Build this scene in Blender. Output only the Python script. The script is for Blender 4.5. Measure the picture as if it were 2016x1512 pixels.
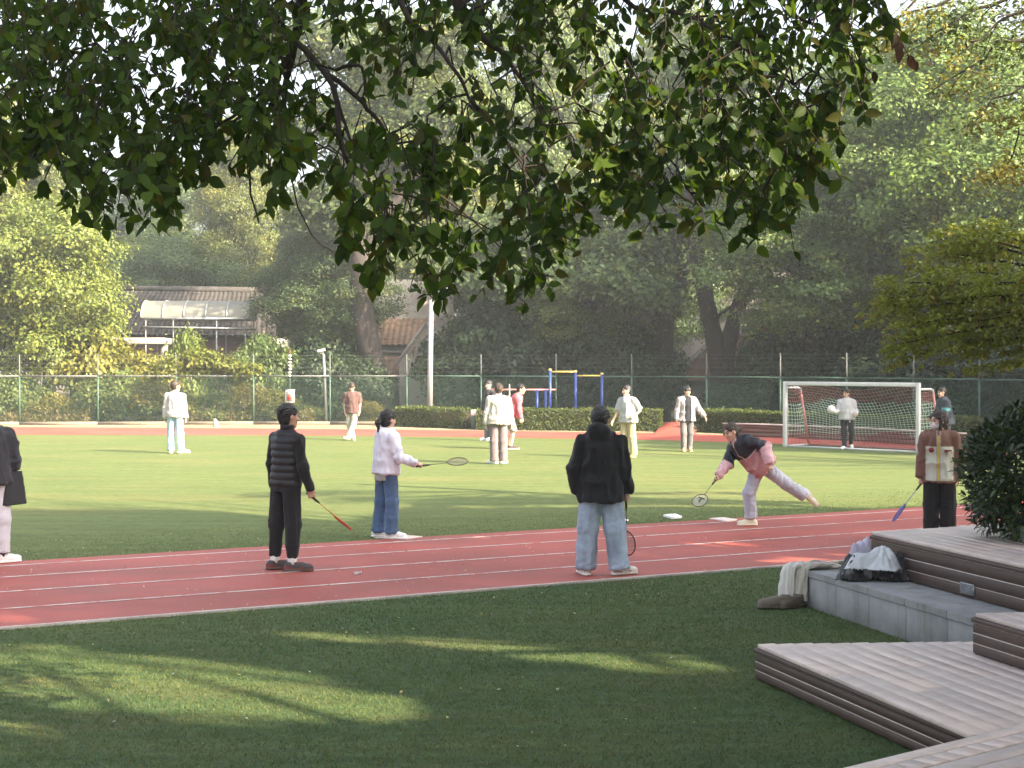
import bpy, math, random
import numpy as np
from mathutils import Vector, Matrix

for _o in list(bpy.data.objects):
    bpy.data.objects.remove(_o)
scene = bpy.context.scene
COL = scene.collection
R = math.radians

# ------------------------------------------------------------------ camera
F_PX, HORIZON, CAM_H = 3000.0, 717.0, 2.25      # focal length and horizon row, in photo pixels (2016 wide)
cam_data = bpy.data.cameras.new('camera')
cam_data.sensor_width = 36.0
cam_data.lens = 36.0 * F_PX / 2016.0
cam_data.clip_start = 0.05
cam_data.clip_end = 1500
cam_data.dof.use_dof = False
cam = bpy.data.objects.new('camera', cam_data)
COL.objects.link(cam)
cam.location = (0, 0, CAM_H)
cam.rotation_euler = (R(90) - math.atan((756 - HORIZON) / F_PX), 0, 0)
scene.camera = cam

# ------------------------------------------------------------------ light
SUN_EL = R(31)
SUN_XY = np.array((0.845, -0.535))               # ground direction towards the sun
SUN_XY /= np.linalg.norm(SUN_XY)
world = bpy.data.worlds.new('World')
scene.world = world
world.use_nodes = True
nt = world.node_tree
bg = nt.nodes['Background']
sky = nt.nodes.new('ShaderNodeTexSky')
sky.sky_type = 'NISHITA'
sky.sun_disc = False
sky.sun_elevation = SUN_EL
sky.sun_rotation = math.atan2(SUN_XY[0], SUN_XY[1])
sky.air_density = 1.0
sky.dust_density = 7.0
sky.ozone_density = 1.0
hs = nt.nodes.new('ShaderNodeHueSaturation')            # thin cloud: the sky in the photograph is nearly white
hs.inputs['Saturation'].default_value = 0.5
nt.links.new(sky.outputs['Color'], hs.inputs['Color'])
nt.links.new(hs.outputs['Color'], bg.inputs['Color'])
bg.inputs['Strength'].default_value = 0.15
sun_data = bpy.data.lights.new('sun', 'SUN')
sun_data.energy = 5.0
sun_data.angle = R(0.6)
sun_data.color = (1.0, 0.82, 0.58)
sun = bpy.data.objects.new('sun', sun_data)
COL.objects.link(sun)
sdir = Vector((SUN_XY[0] * math.cos(SUN_EL), SUN_XY[1] * math.cos(SUN_EL), math.sin(SUN_EL)))
sun.rotation_euler = sdir.to_track_quat('Z', 'Y').to_euler()
sun.location = sdir * 60
scene.view_settings.view_transform = 'Standard'
scene.view_settings.look = 'None'
scene.view_settings.gamma = 1.0
scene.view_settings.use_curve_mapping = False
scene.view_settings.exposure = 2.1
cy = scene.cycles
cy.use_denoising = True
cy.max_bounces = 7
cy.diffuse_bounces = 3
cy.glossy_bounces = 2
cy.transmission_bounces = 4
cy.transparent_max_bounces = 8
cy.volume_bounces = 1
cy.sample_clamp_indirect = 6.0
cy.caustics_reflective = False
cy.caustics_refractive = False

# ------------------------------------------------------------------ helpers
rng = np.random.default_rng(7)
random.seed(7)


def G(x, y, z=0.0):
    """ground (or height z) point seen at photo pixel x, y"""
    d = F_PX * (CAM_H - z) / (y - HORIZON)
    return np.array(((x - 1008) * d / F_PX, d, z))


def P(x, y, d):
    """point at photo pixel x, y and depth d"""
    return np.array(((x - 1008) * d / F_PX, d, CAM_H + (HORIZON - y) * d / F_PX))


def lin(r, g, b):
    f = lambda c: c / 12.92 if c <= 0.04045 else ((c + 0.055) / 1.055) ** 2.4
    return (f(r / 255), f(g / 255), f(b / 255))


def unit(v):
    v = np.asarray(v, float)
    return v / (np.linalg.norm(v) + 1e-12)


def tag(o, label=None, cat=None, group=None, kind=None):
    if label: o['label'] = label
    if cat: o['category'] = cat
    if group: o['group'] = group
    if kind: o['kind'] = kind
    return o


def empty(name, loc=(0, 0, 0), label=None, cat=None, group=None, rz=0.0):
    o = bpy.data.objects.new(name, None)
    COL.objects.link(o)
    o.empty_display_size = 0.1
    o.location = tuple(float(c) for c in loc)
    o.rotation_euler = (0, 0, rz)
    return tag(o, label, cat, group)


def link(name, me, parent=None, matrix=None):
    o = bpy.data.objects.new(name, me)
    COL.objects.link(o)
    if parent is not None:
        o.parent = parent
    if matrix is not None:
        o.matrix_local = matrix
    return o


def wmesh(name, V, Fs, mat=None, cols=None, smooth=False):
    """mesh from numpy arrays; Fs is an (n,k) array or a list of such"""
    me = bpy.data.meshes.new(name)
    V = np.asarray(V, np.float32)
    if not isinstance(Fs, list):
        Fs = [Fs]
    Fs = [np.asarray(f, np.int32) for f in Fs if len(f)]
    n_loop = sum(f.size for f in Fs)
    n_poly = sum(len(f) for f in Fs)
    me.vertices.add(len(V))
    me.vertices.foreach_set('co', V.ravel())
    me.loops.add(n_loop)
    me.loops.foreach_set('vertex_index', np.concatenate([f.ravel() for f in Fs]))
    me.polygons.add(n_poly)
    starts, s = [], 0
    for f in Fs:
        starts.append(s + np.arange(len(f)) * f.shape[1])
        s += f.size
    me.polygons.foreach_set('loop_start', np.concatenate(starts).astype(np.int32))
    me.update(calc_edges=True)
    if cols is not None:
        c = np.ones((len(V), 4), np.float32)
        c[:, :3] = cols
        a = me.color_attributes.new('Col', 'FLOAT_COLOR', 'POINT')
        a.data.foreach_set('color', c.ravel())
    if smooth:
        me.polygons.foreach_set('use_smooth', np.ones(n_poly, bool))
    if mat is not None:
        me.materials.append(mat)
    return me


class MB:
    """collects pieces of one mesh in world space"""
    def __init__(self):
        self.V, self.Q, self.T, self.n = [], [], [], 0

    def add(self, V, Q=None, T=None):
        V = np.asarray(V, float).reshape(-1, 3)
        if Q is not None and len(Q): self.Q.append(np.asarray(Q, int).reshape(-1, 4) + self.n)
        if T is not None and len(T): self.T.append(np.asarray(T, int).reshape(-1, 3) + self.n)
        self.V.append(V)
        self.n += len(V)
        return self

    def box(self, c, x, y, z):
        """box centred at c with half-axis vectors x, y, z"""
        c, x, y, z = (np.asarray(a, float) for a in (c, x, y, z))
        V = [c + i * x + j * y + k * z for k in (-1, 1) for j in (-1, 1) for i in (-1, 1)]
        return self.add(V, [(0, 2, 3, 1), (4, 5, 7, 6), (0, 1, 5, 4), (2, 6, 7, 3), (0, 4, 6, 2), (1, 3, 7, 5)])

    def bar(self, a, b, w, h, up=(0, 0, 1)):
        a, b = np.asarray(a, float), np.asarray(b, float)
        d = unit(b - a)
        s = unit(np.cross(d, up)) if abs(np.dot(d, up)) < 0.99 else np.array((1.0, 0, 0))
        u = np.cross(s, d)
        return self.box((a + b) / 2, (b - a) / 2, s * w / 2, u * h / 2)

    def tube(self, pts, radii, n=8, caps=True):
        pts = np.asarray(pts, float)
        radii = np.broadcast_to(np.asarray(radii, float), (len(pts),))
        V = []
        ref = np.array((0.31, 0.17, 0.93))
        for i, p in enumerate(pts):
            d = unit(pts[min(i + 1, len(pts) - 1)] - pts[max(i - 1, 0)])
            if abs(np.dot(d, ref)) > 0.97: ref = np.array((0.9, 0.3, 0.1))
            s = unit(np.cross(d, ref))
            u = np.cross(d, s)
            for k in range(n):
                a = 2 * math.pi * k / n
                V.append(p + radii[i] * (math.cos(a) * s + math.sin(a) * u))
        Q = []
        for i in range(len(pts) - 1):
            for k in range(n):
                k2 = (k + 1) % n
                Q.append((i * n + k, i * n + k2, (i + 1) * n + k2, (i + 1) * n + k))
        T = []
        if caps:
            V.append(pts[0]); V.append(pts[-1])
            m = len(pts) * n
            for k in range(n):
                T.append((m, (k + 1) % n, k))
                T.append((m + 1, (len(pts) - 1) * n + k, (len(pts) - 1) * n + (k + 1) % n))
        return self.add(V, Q, T)

    def prism(self, poly, z0, z1):
        n = len(poly)
        V = [(p[0], p[1], z0) for p in poly] + [(p[0], p[1], z1) for p in poly]
        Q = [(i, (i + 1) % n, n + (i + 1) % n, n + i) for i in range(n)]
        self.add(V, Q)
        c0 = np.mean(np.asarray(V[:n]), 0); c1 = np.mean(np.asarray(V[n:]), 0)
        T = [(n, (i + 1) % n, i) for i in range(n)]
        self.add(V[:n] + [c0], None, T)
        return self.add(V[n:] + [c1], None, [(n, i, (i + 1) % n) for i in range(n)])

    def mesh(self, name, mat, smooth=False, origin=(0, 0, 0), cols=None):
        V = np.concatenate(self.V) - np.asarray(origin, float)
        Fs = []
        if self.Q: Fs.append(np.concatenate(self.Q))
        if self.T: Fs.append(np.concatenate(self.T))
        return wmesh(name, V, Fs, mat, cols, smooth)

    def build(self, name, mat, parent=None, smooth=False):
        """object in world space: vertices are made local to the parent's base"""
        o0 = world_loc(parent)
        return link(name, self.mesh(name, mat, smooth, o0), parent)


def world_loc(o):
    s = np.zeros(3)
    while o is not None:
        s += np.array(o.location)
        o = o.parent
    return s


def bevel(o, w=0.004, seg=1):
    m = o.modifiers.new('bevel', 'BEVEL')
    m.width = w
    m.segments = seg
    m.limit_method = 'ANGLE'
    return o


# ------------------------------------------------------------------ noise
def _hash(i, j, k, seed):
    h = (i.astype(np.int64) * 374761393 + j.astype(np.int64) * 668265263 + k.astype(np.int64) * 2147483647 + seed * 1274126177) & 0xffffffff
    h = ((h ^ (h >> 13)) * 1274126177) & 0xffffffff
    h = h ^ (h >> 16)
    return (h & 0xffff) / 65535.0


def vnoise(Pt, seed=0):
    """smooth value noise in 0..1"""
    Pt = np.asarray(Pt, float)
    i = np.floor(Pt).astype(np.int64)
    f = Pt - i
    f = f * f * (3 - 2 * f)
    out = np.zeros(len(Pt))
    for a in (0, 1):
        for b in (0, 1):
            for c in (0, 1):
                w = (f[:, 0] if a else 1 - f[:, 0]) * (f[:, 1] if b else 1 - f[:, 1]) * (f[:, 2] if c else 1 - f[:, 2])
                out += w * _hash(i[:, 0] + a, i[:, 1] + b, i[:, 2] + c, seed)
    return out


# ------------------------------------------------------------------ materials
def new_mat(name):
    m = bpy.data.materials.new(name)
    m.use_nodes = True
    n = m.node_tree
    b = n.nodes['Principled BSDF']
    return m, n, b


def noise_node(n, scale, detail=3.0, rough=0.6, vec=None, stretch=None):
    t = n.nodes.new('ShaderNodeTexNoise')
    t.inputs['Scale'].default_value = scale
    t.inputs['Detail'].default_value = detail
    t.inputs['Roughness'].default_value = rough
    c = n.nodes.new('ShaderNodeTexCoord')
    mp = n.nodes.new('ShaderNodeMapping')
    n.links.new(c.outputs['Object'], mp.inputs['Vector'])
    if stretch is not None:
        mp.inputs['Scale'].default_value = stretch
    n.links.new(mp.outputs['Vector'], t.inputs['Vector'])
    return t


def ramp(n, src, stops):
    r = n.nodes.new('ShaderNodeValToRGB')
    e = r.color_ramp.elements
    while len(e) < len(stops): e.new(0.5)
    for el, (p, c) in zip(e, stops):
        el.position = p
        el.color = (*c, 1)
    n.links.new(src, r.inputs['Fac'])
    return r


def mixc(n, a, b, fac, mode='MIX'):
    m = n.nodes.new('ShaderNodeMix')
    m.data_type = 'RGBA'
    m.blend_type = mode
    m.clamp_factor = True
    for s, v in ((m.inputs[6], a), (m.inputs[7], b), (m.inputs[0], fac)):
        if hasattr(v, 'default_value') or hasattr(v, 'is_linked'):
            n.links.new(v, s)
        elif isinstance(v, (int, float)):
            s.default_value = v
        else:
            s.default_value = (*v, 1)
    return m.outputs[2]


def bump(n, b, src, strength=0.3, dist=0.01):
    k = n.nodes.new('ShaderNodeBump')
    k.inputs['Strength'].default_value = strength
    k.inputs['Distance'].default_value = dist
    n.links.new(src, k.inputs['Height'])
    n.links.new(k.outputs['Normal'], b.inputs['Normal'])
    return k


def surf(name, col, rough=0.7, var=0.25, scale=8.0, bump_s=0.2, bump_d=0.01, bscale=None, metal=0.0, stretch=None, spec=0.4, big=None):
    """plain procedural surface: colour mottled by noise, a little relief"""
    m, n, b = new_mat(name)
    t = noise_node(n, scale, 4.0, 0.65, stretch=stretch)
    lo = tuple(c * (1 - var) for c in col); hi = tuple(min(1, c * (1 + var)) for c in col)
    c = ramp(n, t.outputs['Fac'], [(0.3, lo), (0.7, hi)]).outputs['Color']
    if big:
        t2 = noise_node(n, big[0], 3.0, 0.6)
        r2 = ramp(n, t2.outputs['Fac'], [(0.35, (1 - big[1],) * 3), (0.65, (1,) * 3)])
        c = mixc(n, c, r2.outputs['Color'], 1.0, 'MULTIPLY')
    n.links.new(c, b.inputs['Base Color'])
    b.inputs['Roughness'].default_value = rough
    b.inputs['Metallic'].default_value = metal
    b.inputs['Specular IOR Level'].default_value = spec
    if bump_s:
        t3 = noise_node(n, bscale or scale * 3, 4.0, 0.6, stretch=stretch)
        bump(n, b, t3.outputs['Fac'], bump_s, bump_d)
    return m


def attr_mat(name, rough=0.85, var=0.12, scale=30.0, bump_s=0.25, bump_d=0.004, sheen=0.0, spec=0.3, bscale=60, stretch=None):
    """colour from the mesh's own colour attribute, broken up by fine noise"""
    m, n, b = new_mat(name)
    a = n.nodes.new('ShaderNodeAttribute'); a.attribute_name = 'Col'
    t = noise_node(n, scale, 4.0, 0.65)
    r = ramp(n, t.outputs['Fac'], [(0.3, (1 - var,) * 3), (0.7, (1 + var,) * 3)])
    c = mixc(n, a.outputs['Color'], r.outputs['Color'], 1.0, 'MULTIPLY')
    n.links.new(c, b.inputs['Base Color'])
    b.inputs['Roughness'].default_value = rough
    b.inputs['Specular IOR Level'].default_value = spec
    if sheen:
        b.inputs['Sheen Weight'].default_value = sheen
    if bump_s:
        t3 = noise_node(n, bscale, 3.0, 0.6, stretch=stretch)
        bump(n, b, t3.outputs['Fac'], bump_s, bump_d)
    return m


def leaf_mat(name, trans=0.35, rough=0.5, spec=0.35, tint=(1.3, 1.25, 0.5)):
    """leaf: colour attribute, diffuse front plus light through the blade"""
    m, n, b = new_mat(name)
    a = n.nodes.new('ShaderNodeAttribute'); a.attribute_name = 'Col'
    b.inputs['Roughness'].default_value = rough
    b.inputs['Specular IOR Level'].default_value = spec
    n.links.new(a.outputs['Color'], b.inputs['Base Color'])
    tr = n.nodes.new('ShaderNodeBsdfTranslucent')
    c = mixc(n, a.outputs['Color'], tint, 1.0, 'MULTIPLY')
    n.links.new(c, tr.inputs['Color'])
    mx = n.nodes.new('ShaderNodeMixShader')
    mx.inputs[0].default_value = trans
    n.links.new(b.outputs[0], mx.inputs[1]); n.links.new(tr.outputs[0], mx.inputs[2])
    n.links.new(mx.outputs[0], n.nodes['Material Output'].inputs['Surface'])
    return m


def turf_mat(name, base, alt, dry):
    m, n, b = new_mat(name)
    fine = noise_node(n, 90.0, 3.0, 0.7)
    c1 = ramp(n, fine.outputs['Fac'], [(0.28, tuple(c * 0.55 for c in base)), (0.5, base), (0.75, tuple(c * 1.5 for c in base))]).outputs['Color']
    mid = noise_node(n, 1.1, 5.0, 0.65, stretch=(0.6, 1.6, 1))
    f1 = ramp(n, mid.outputs['Fac'], [(0.4, (0, 0, 0)), (0.68, (1, 1, 1))]).outputs['Color']
    c2 = mixc(n, c1, alt, f1)
    c2 = mixc(n, c1, c2, 0.55)
    big = noise_node(n, 0.35, 4.0, 0.6, stretch=(0.5, 1.5, 1))
    f2 = ramp(n, big.outputs['Fac'], [(0.48, (0, 0, 0)), (0.72, (1, 1, 1))]).outputs['Color']
    c3 = mixc(n, c2, mixc(n, c2, dry, 0.45), f2)
    med = noise_node(n, 7.0, 5.0, 0.75, stretch=(0.7, 1.3, 1))
    f3 = ramp(n, med.outputs['Fac'], [(0.32, (0.70, 0.70, 0.70)), (0.68, (1.28, 1.28, 1.28))]).outputs['Color']
    c3 = mixc(n, c3, f3, 1.0, 'MULTIPLY')
    str_ = noise_node(n, 1.6, 4.0, 0.7, stretch=(0.25, 2.2, 1))
    f4 = ramp(n, str_.outputs['Fac'], [(0.35, (0.84, 0.86, 0.84)), (0.65, (1.12, 1.10, 1.12))]).outputs['Color']
    c3 = mixc(n, c3, f4, 1.0, 'MULTIPLY')
    n.links.new(c3, b.inputs['Base Color'])
    b.inputs['Roughness'].default_value = 0.85
    b.inputs['Specular IOR Level'].default_value = 0.2
    b.inputs['Sheen Weight'].default_value = 0.0
    bt = noise_node(n, 60.0, 4.0, 0.75)
    bump(n, b, bt.outputs['Fac'], 0.7, 0.02)
    return m


M = {}
M['ground'] = surf('earth', (0.14, 0.105, 0.068), 0.95, 0.35, 3.0, 0.5, 0.02, big=(0.4, 0.35))
M['turf'] = turf_mat('infield_turf', (0.090, 0.122, 0.040), (0.114, 0.140, 0.046), (0.160, 0.145, 0.058))
M['near_turf'] = turf_mat('near_turf', (0.062, 0.108, 0.042), (0.084, 0.128, 0.047), (0.13, 0.14, 0.055))  # same grass as the infield, with its shade put into the colour
M['track'] = surf('track_rubber', (0.375, 0.085, 0.064), 0.6, 0.16, 60.0, 0.35, 0.006, bscale=220, big=(0.5, 0.26), spec=0.35)
M['line'] = surf('worn_line_paint', (0.68, 0.60, 0.56), 0.7, 0.25, 14.0, 0.15, 0.002, big=(3.0, 0.3))
M['dirt'] = surf('dry_dirt', (0.30, 0.235, 0.14), 0.95, 0.3, 4.0, 0.5, 0.02, big=(0.8, 0.3))
M['leaf'] = leaf_mat('tree_leaf')
M['leaf_dark'] = leaf_mat('glossy_leaf', 0.22, 0.35, 0.55)
M['leaf_hero'] = leaf_mat('overhanging_leaf', 0.45, 0.55, 0.18, (1.5, 1.5, 0.35))
M['bark'] = surf('bark', (0.042, 0.034, 0.030), 0.9, 0.45, 6.0, 0.9, 0.03, stretch=(3, 3, 0.6))
M['bark_dark'] = surf('dark_bark', (0.034, 0.027, 0.023), 0.9, 0.4, 9.0, 0.7, 0.01, stretch=(3, 3, 0.7))
M['steel'] = surf('galvanised_steel', (0.36, 0.37, 0.38), 0.45, 0.15, 10.0, 0.05, 0.002, metal=0.5)
M['grey_paint'] = surf('dark_grey_paint', (0.17, 0.18, 0.19), 0.5, 0.15, 8.0, 0.05, 0.002)
M['green_paint'] = surf('green_fence_paint', (0.045, 0.095, 0.072), 0.5, 0.2, 12.0, 0.1, 0.002)
M['white_paint'] = surf('white_paint', (0.58, 0.58, 0.575), 0.4, 0.06, 6.0, 0.06, 0.002, big=(2.0, 0.12))
M['blue_paint'] = surf('blue_paint', (0.028, 0.062, 0.25), 0.4, 0.15, 8.0, 0.05, 0.002)
M['yellow_paint'] = surf('yellow_paint', (0.62, 0.48, 0.13), 0.45, 0.15, 8.0, 0.05, 0.002)
M['pink_paint'] = surf('faded_red_paint', (0.62, 0.25, 0.24), 0.5, 0.2, 8.0, 0.05, 0.002)
M['red_paint'] = surf('red_paint', (0.62, 0.05, 0.035), 0.5, 0.15, 8.0, 0.0)
M['plaster'] = surf('cream_plaster', (0.34, 0.31, 0.27), 0.9, 0.12, 2.0, 0.15, 0.01, big=(0.6, 0.18))
M['wall_grey'] = surf('grey_render', (0.33, 0.31, 0.29), 0.9, 0.12, 2.0, 0.15, 0.01, big=(0.6, 0.2))
M['wall_white'] = surf('white_render', (0.34, 0.33, 0.31), 0.9, 0.1, 2.0, 0.1, 0.01, big=(0.6, 0.2))
M['roof_tan'] = surf('tan_roof_tile', (0.27, 0.18, 0.125), 0.85, 0.3, 3.0, 0.4, 0.02, big=(0.8, 0.25))
M['roof_grey'] = surf('weathered_grey_tile', (0.064, 0.058, 0.055), 0.85, 0.3, 3.0, 0.4, 0.02, big=(0.8, 0.3))
M['brick_wall'] = surf('brown_board', (0.12, 0.065, 0.05), 0.75, 0.2, 5.0, 0.25, 0.008, stretch=(1, 1, 5))
M['ball'] = surf('white_ball', (0.58, 0.575, 0.56), 0.5, 0.1, 9.0, 0.2, 0.004)
M['dark'] = surf('dark_plastic', (0.03, 0.03, 0.033), 0.5, 0.2, 20.0, 0.05, 0.001)


def wood_mat(name, col, grain=(0.5, 5, 5), rough=0.65, streak=0.3):
    m, n, b = new_mat(name)
    t = noise_node(n, 6.0, 6.0, 0.7, stretch=grain)
    oi = n.nodes.new('ShaderNodeObjectInfo')
    r = ramp(n, t.outputs['Fac'], [(0.3, tuple(c * (1 - streak) for c in col)), (0.7, tuple(c * (1 + streak * .8) for c in col))])
    r2 = ramp(n, oi.outputs['Random'], [(0.0, (0.86, 0.86, 0.87)), (1.0, (1.10, 1.08, 1.06))])
    c = mixc(n, r.outputs['Color'], r2.outputs['Color'], 1.0, 'MULTIPLY')
    st = noise_node(n, 2.3, 5.0, 0.7)
    r3 = ramp(n, st.outputs['Fac'], [(0.38, (0.78, 0.77, 0.77)), (0.55, (1, 1, 1))])
    c = mixc(n, c, r3.outputs['Color'], 1.0, 'MULTIPLY')
    n.links.new(c, b.inputs['Base Color'])
    b.inputs['Roughness'].default_value = rough
    b.inputs['Specular IOR Level'].default_value = 0.4
    bump(n, b, t.outputs['Fac'], 0.05, 0.001)
    return m


M['deck'] = wood_mat('weathered_deck_wood', (0.64, 0.54, 0.49), rough=0.5, streak=0.09)
M['face_board'] = wood_mat('brown_composite_board', (0.075, 0.048, 0.039), rough=0.55, streak=0.18)
M['gap_fill'] = surf('gap_lightening_fill', (0.30, 0.265, 0.245), 0.9, 0.2, 9.0, 0.1, 0.002)  # fill under the deck boards; its mid-grey lightens the shade in the gaps
M['gap'] = surf('pale_batten', (0.62, 0.54, 0.49), 0.7, 0.15, 9.0, 0.1, 0.002)
M['concrete'] = surf('concrete_slab', (0.29, 0.295, 0.295), 0.85, 0.14, 7.0, 0.3, 0.006, bscale=60, big=(1.6, 0.22))


def add_stains(m, col, scale, stretch, lo, hi):
    """irregular stains mixed over a material's base colour"""
    n = m.node_tree
    b = [x for x in n.nodes if x.type == 'BSDF_PRINCIPLED'][0]
    src = b.inputs['Base Color'].links[0].from_socket
    t = noise_node(n, scale, 5.0, 0.7, stretch=stretch)
    f = ramp(n, t.outputs['Fac'], [(lo, (0, 0, 0)), (hi, (1, 1, 1))]).outputs['Color']
    n.links.new(mixc(n, src, col, f), b.inputs['Base Color'])


add_stains(M['concrete'], (0.17, 0.145, 0.13), 2.2, (2.2, 2.2, 0.22), 0.56, 0.72)
add_stains(M['track'], (0.24, 0.080, 0.062), 0.9, (0.6, 1.8, 1), 0.50, 0.74)
add_stains(M['track'], (0.28, 0.12, 0.095), 14.0, (1, 1, 1), 0.62, 0.72)
add_stains(M['track'], (0.44, 0.17, 0.13), 2.1, (0.5, 2.2, 1), 0.62, 0.80)
add_stains(M['line'], (0.47, 0.19, 0.155), 5.0, (1, 1, 1), 0.52, 0.62)
add_stains(M['near_turf'], (0.13, 0.12, 0.055), 0.8, (0.6, 1.6, 1), 0.52, 0.78)
M['edging'] = surf('cream_edging', (0.40, 0.36, 0.31), 0.85, 0.2, 12.0, 0.2, 0.004, big=(2.0, 0.3))
M['kerb'] = surf('dusty_kerb', (0.17, 0.145, 0.11), 0.95, 0.2, 6.0, 0.2, 0.01)
M['wire'] = surf('dull_wire', (0.13, 0.14, 0.14), 0.6, 0.1, 6.0, 0.0, 0.01)
M['grout'] = surf('dark_grout', (0.16, 0.15, 0.145), 0.9, 0.2, 9.0, 0.1, 0.002)
# ------------------------------------------------------------------ the ground
def sheet(name, poly, z, mat, parent=None):
    """flat sheet over a simple polygon (tessellated)"""
    from mathutils.geometry import tessellate_polygon
    pts = [Vector((float(p[0]), float(p[1]), 0)) for p in poly]
    T = np.array(tessellate_polygon([pts]))
    V = np.array([(p.x, p.y, z) for p in pts])
    # faces up
    a, b, c = V[T[:, 0]], V[T[:, 1]], V[T[:, 2]]
    flip = np.cross(b - a, c - a)[:, 2] < 0
    T[flip] = T[flip][:, ::-1]
    return link(name, wmesh(name, V, T, mat), parent)


g = 400
tag(sheet('ground', [(-g, -g), (g, -g), (g, g), (-g, g)], 0.0, M['ground']), kind='structure')

TU = unit((1.0, 0.545, 0))[:2]                      # running direction of the near straight
TN = np.array((-TU[1], TU[0]))                      # towards the infield
O_EDGE = np.array((0.0, 15.27))                     # a point of the outer edge
TW = 4.50                                           # width of the four lanes


def T2(s, v):
    return O_EDGE + TU * s + TN * v


far_in = [G(x, y)[:2] for x, y in [(-700, 857), (-300, 856), (0, 856), (400, 857), (700, 858), (1000, 862), (1300, 867), (1500, 873), (1700, 880), (1900, 893)]]
far_out = [G(x, y)[:2] for x, y in [(-700, 842), (-300, 841.5), (0, 841), (400, 843), (700, 845), (1000, 849), (1300, 853), (1500, 859), (1700, 866), (1900, 878)]]
bend_in = [(14.6, 36.6), (16.6, 34.4), (17.2, 32.3), (16.2, 30.0)]
bend_out = [(16.2, 38.6), (19.8, 36.2), (21.8, 32.6), (21.0, 28.9), (18.6, 26.0)]
near_in = [tuple(T2(s, TW)) for s in (14, -34)]
near_out = [tuple(T2(s, 0)) for s in (16, -34)]
infield = [tuple(p) for p in far_in] + bend_in + near_in
track_poly = [tuple(p) for p in far_out] + bend_out + near_out + near_in[::-1] + bend_in[::-1] + [tuple(p) for p in far_in[::-1]]
tag(sheet('infield_turf', infield, 0.004, M['turf']), kind='structure')
track = tag(sheet('running_track', track_poly, 0.008, M['track']), kind='structure')
lawn = [tuple(T2(20, 0)), tuple(T2(-34, 0)), (-36, -8), (14, -8), (24, 14)]
tag(sheet('near_turf', lawn, 0.004, M['near_turf']), kind='structure')
verge = [tuple(p) for p in far_out] + [tuple(G(x, y)[:2]) for x, y in [(1900, 871), (1700, 860), (1500, 853), (1300, 847), (1000, 842), (700, 837), (400, 835), (0, 834), (-300, 834), (-700, 834)]]
tag(sheet('dirt_verge', verge, 0.005, M['dirt']), kind='structure')
for v, w in ((0.03, 0.07), (1.05, 0.05), (2.13, 0.05), (3.2, 0.05), (4.12, 0.055)):
    sheet('lane_line', [T2(-34, v - w / 2), T2(15.5, v - w / 2), T2(15.5, v + w / 2), T2(-34, v + w / 2)], 0.012, M['line'], track)
# concrete edging between the track and the near turf
e = MB()
nseg = 56
for i in range(nseg):
    a, b = T2(-20 + i * 0.62, -0.05), T2(-20 + i * 0.62 + 0.612, -0.05)
    e.bar((*a, 0.0), (*b, 0.0), 0.05, 0.045)
tag(e.build('track_edging', M['edging']), kind='structure')

# grass blades: on the near turf and along the rim of the infield (uncountable)
def blades(n, inside, lo, hi, hgt, base, tip, name, mat):
    x = rng.uniform(lo[0], hi[0], n); y = rng.uniform(lo[1], hi[1], n)
    k = inside(x, y)
    x, y = x[k], y[k]
    n = len(x)
    h = hgt * rng.uniform(0.55, 1.25, n)
    a = rng.uniform(0, 2 * math.pi, n)
    w = 0.0030 * rng.uniform(0.7, 1.4, n) * (1 + (y - 8) * 0.04)
    lean = rng.normal(0, 0.55, (n, 2)) * h[:, None]
    dx, dy = np.cos(a) * w, np.sin(a) * w
    z0 = np.full(n, 0.003)
    V = np.stack([np.stack([x - dx, y - dy, z0], 1), np.stack([x + dx, y + dy, z0], 1),
                  np.stack([x + lean[:, 0], y + lean[:, 1], h], 1)], 1).reshape(-1, 3)
    T = np.arange(3 * n).reshape(-1, 3)
    patch = vnoise(np.stack([x * 0.8, y * 1.6, x * 0], 1), 3)
    c = np.array(base)[None] * (0.65 + 0.7 * rng.random(n))[:, None]
    c = c * (1 - patch[:, None] * 0.8) + np.array(tip)[None] * patch[:, None] * 0.8 * (0.5 + rng.random(n))[:, None]
    dry = rng.random(n) < 0.05 + 0.12 * (vnoise(np.stack([x * 0.5 + 9, y * 1.1, x * 0], 1), 6) > 0.62)
    c[dry] = np.array((0.20, 0.18, 0.09))[None] * rng.uniform(0.6, 1.2, dry.sum())[:, None]
    C = np.repeat(c, 3, 0)
    return tag(link(name, wmesh(name, V, T, mat, C)), None, None, None, 'stuff')


def in_lawn(x, y):
    v = (x - O_EDGE[0]) * TN[0] + (y - O_EDGE[1]) * TN[1]
    # thin out with distance
    return (v < -0.08) & (np.abs(x) < 0.36 * y + 0.4) & (rng.random(len(x)) < np.clip(1.25 - (y - 8) * 0.06, 0.35, 1))


def in_rim(x, y):
    v = (x - O_EDGE[0]) * TN[0] + (y - O_EDGE[1]) * TN[1]
    return (v > TW - 0.02) & (np.abs(x) < 0.36 * y + 0.4) & (rng.random(len(x)) < np.clip(1.0 - (v - TW) / 3.2, 0, 1) ** 1.5)


M['blade'] = leaf_mat('grass_blade', 0.3, 0.6, 0.25, (1.2, 1.2, 0.6))
tag(blades(420000, in_lawn, (-6.5, 7.6), (6.5, 18.5), 0.023, (0.064, 0.114, 0.044), (0.145, 0.170, 0.058), 'near_grass', M['blade']),  # blades in the darker, shade-toned copy of the infield green
    'short artificial grass coloured darker for shade in front of the track', 'grass')
tag(blades(260000, in_rim, (-9.5, 16.5), (9.5, 28), 0.017, (0.092, 0.135, 0.042), (0.125, 0.155, 0.05), 'infield_grass', M['blade']),
    'pale green artificial grass along the infield rim', 'grass')

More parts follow.
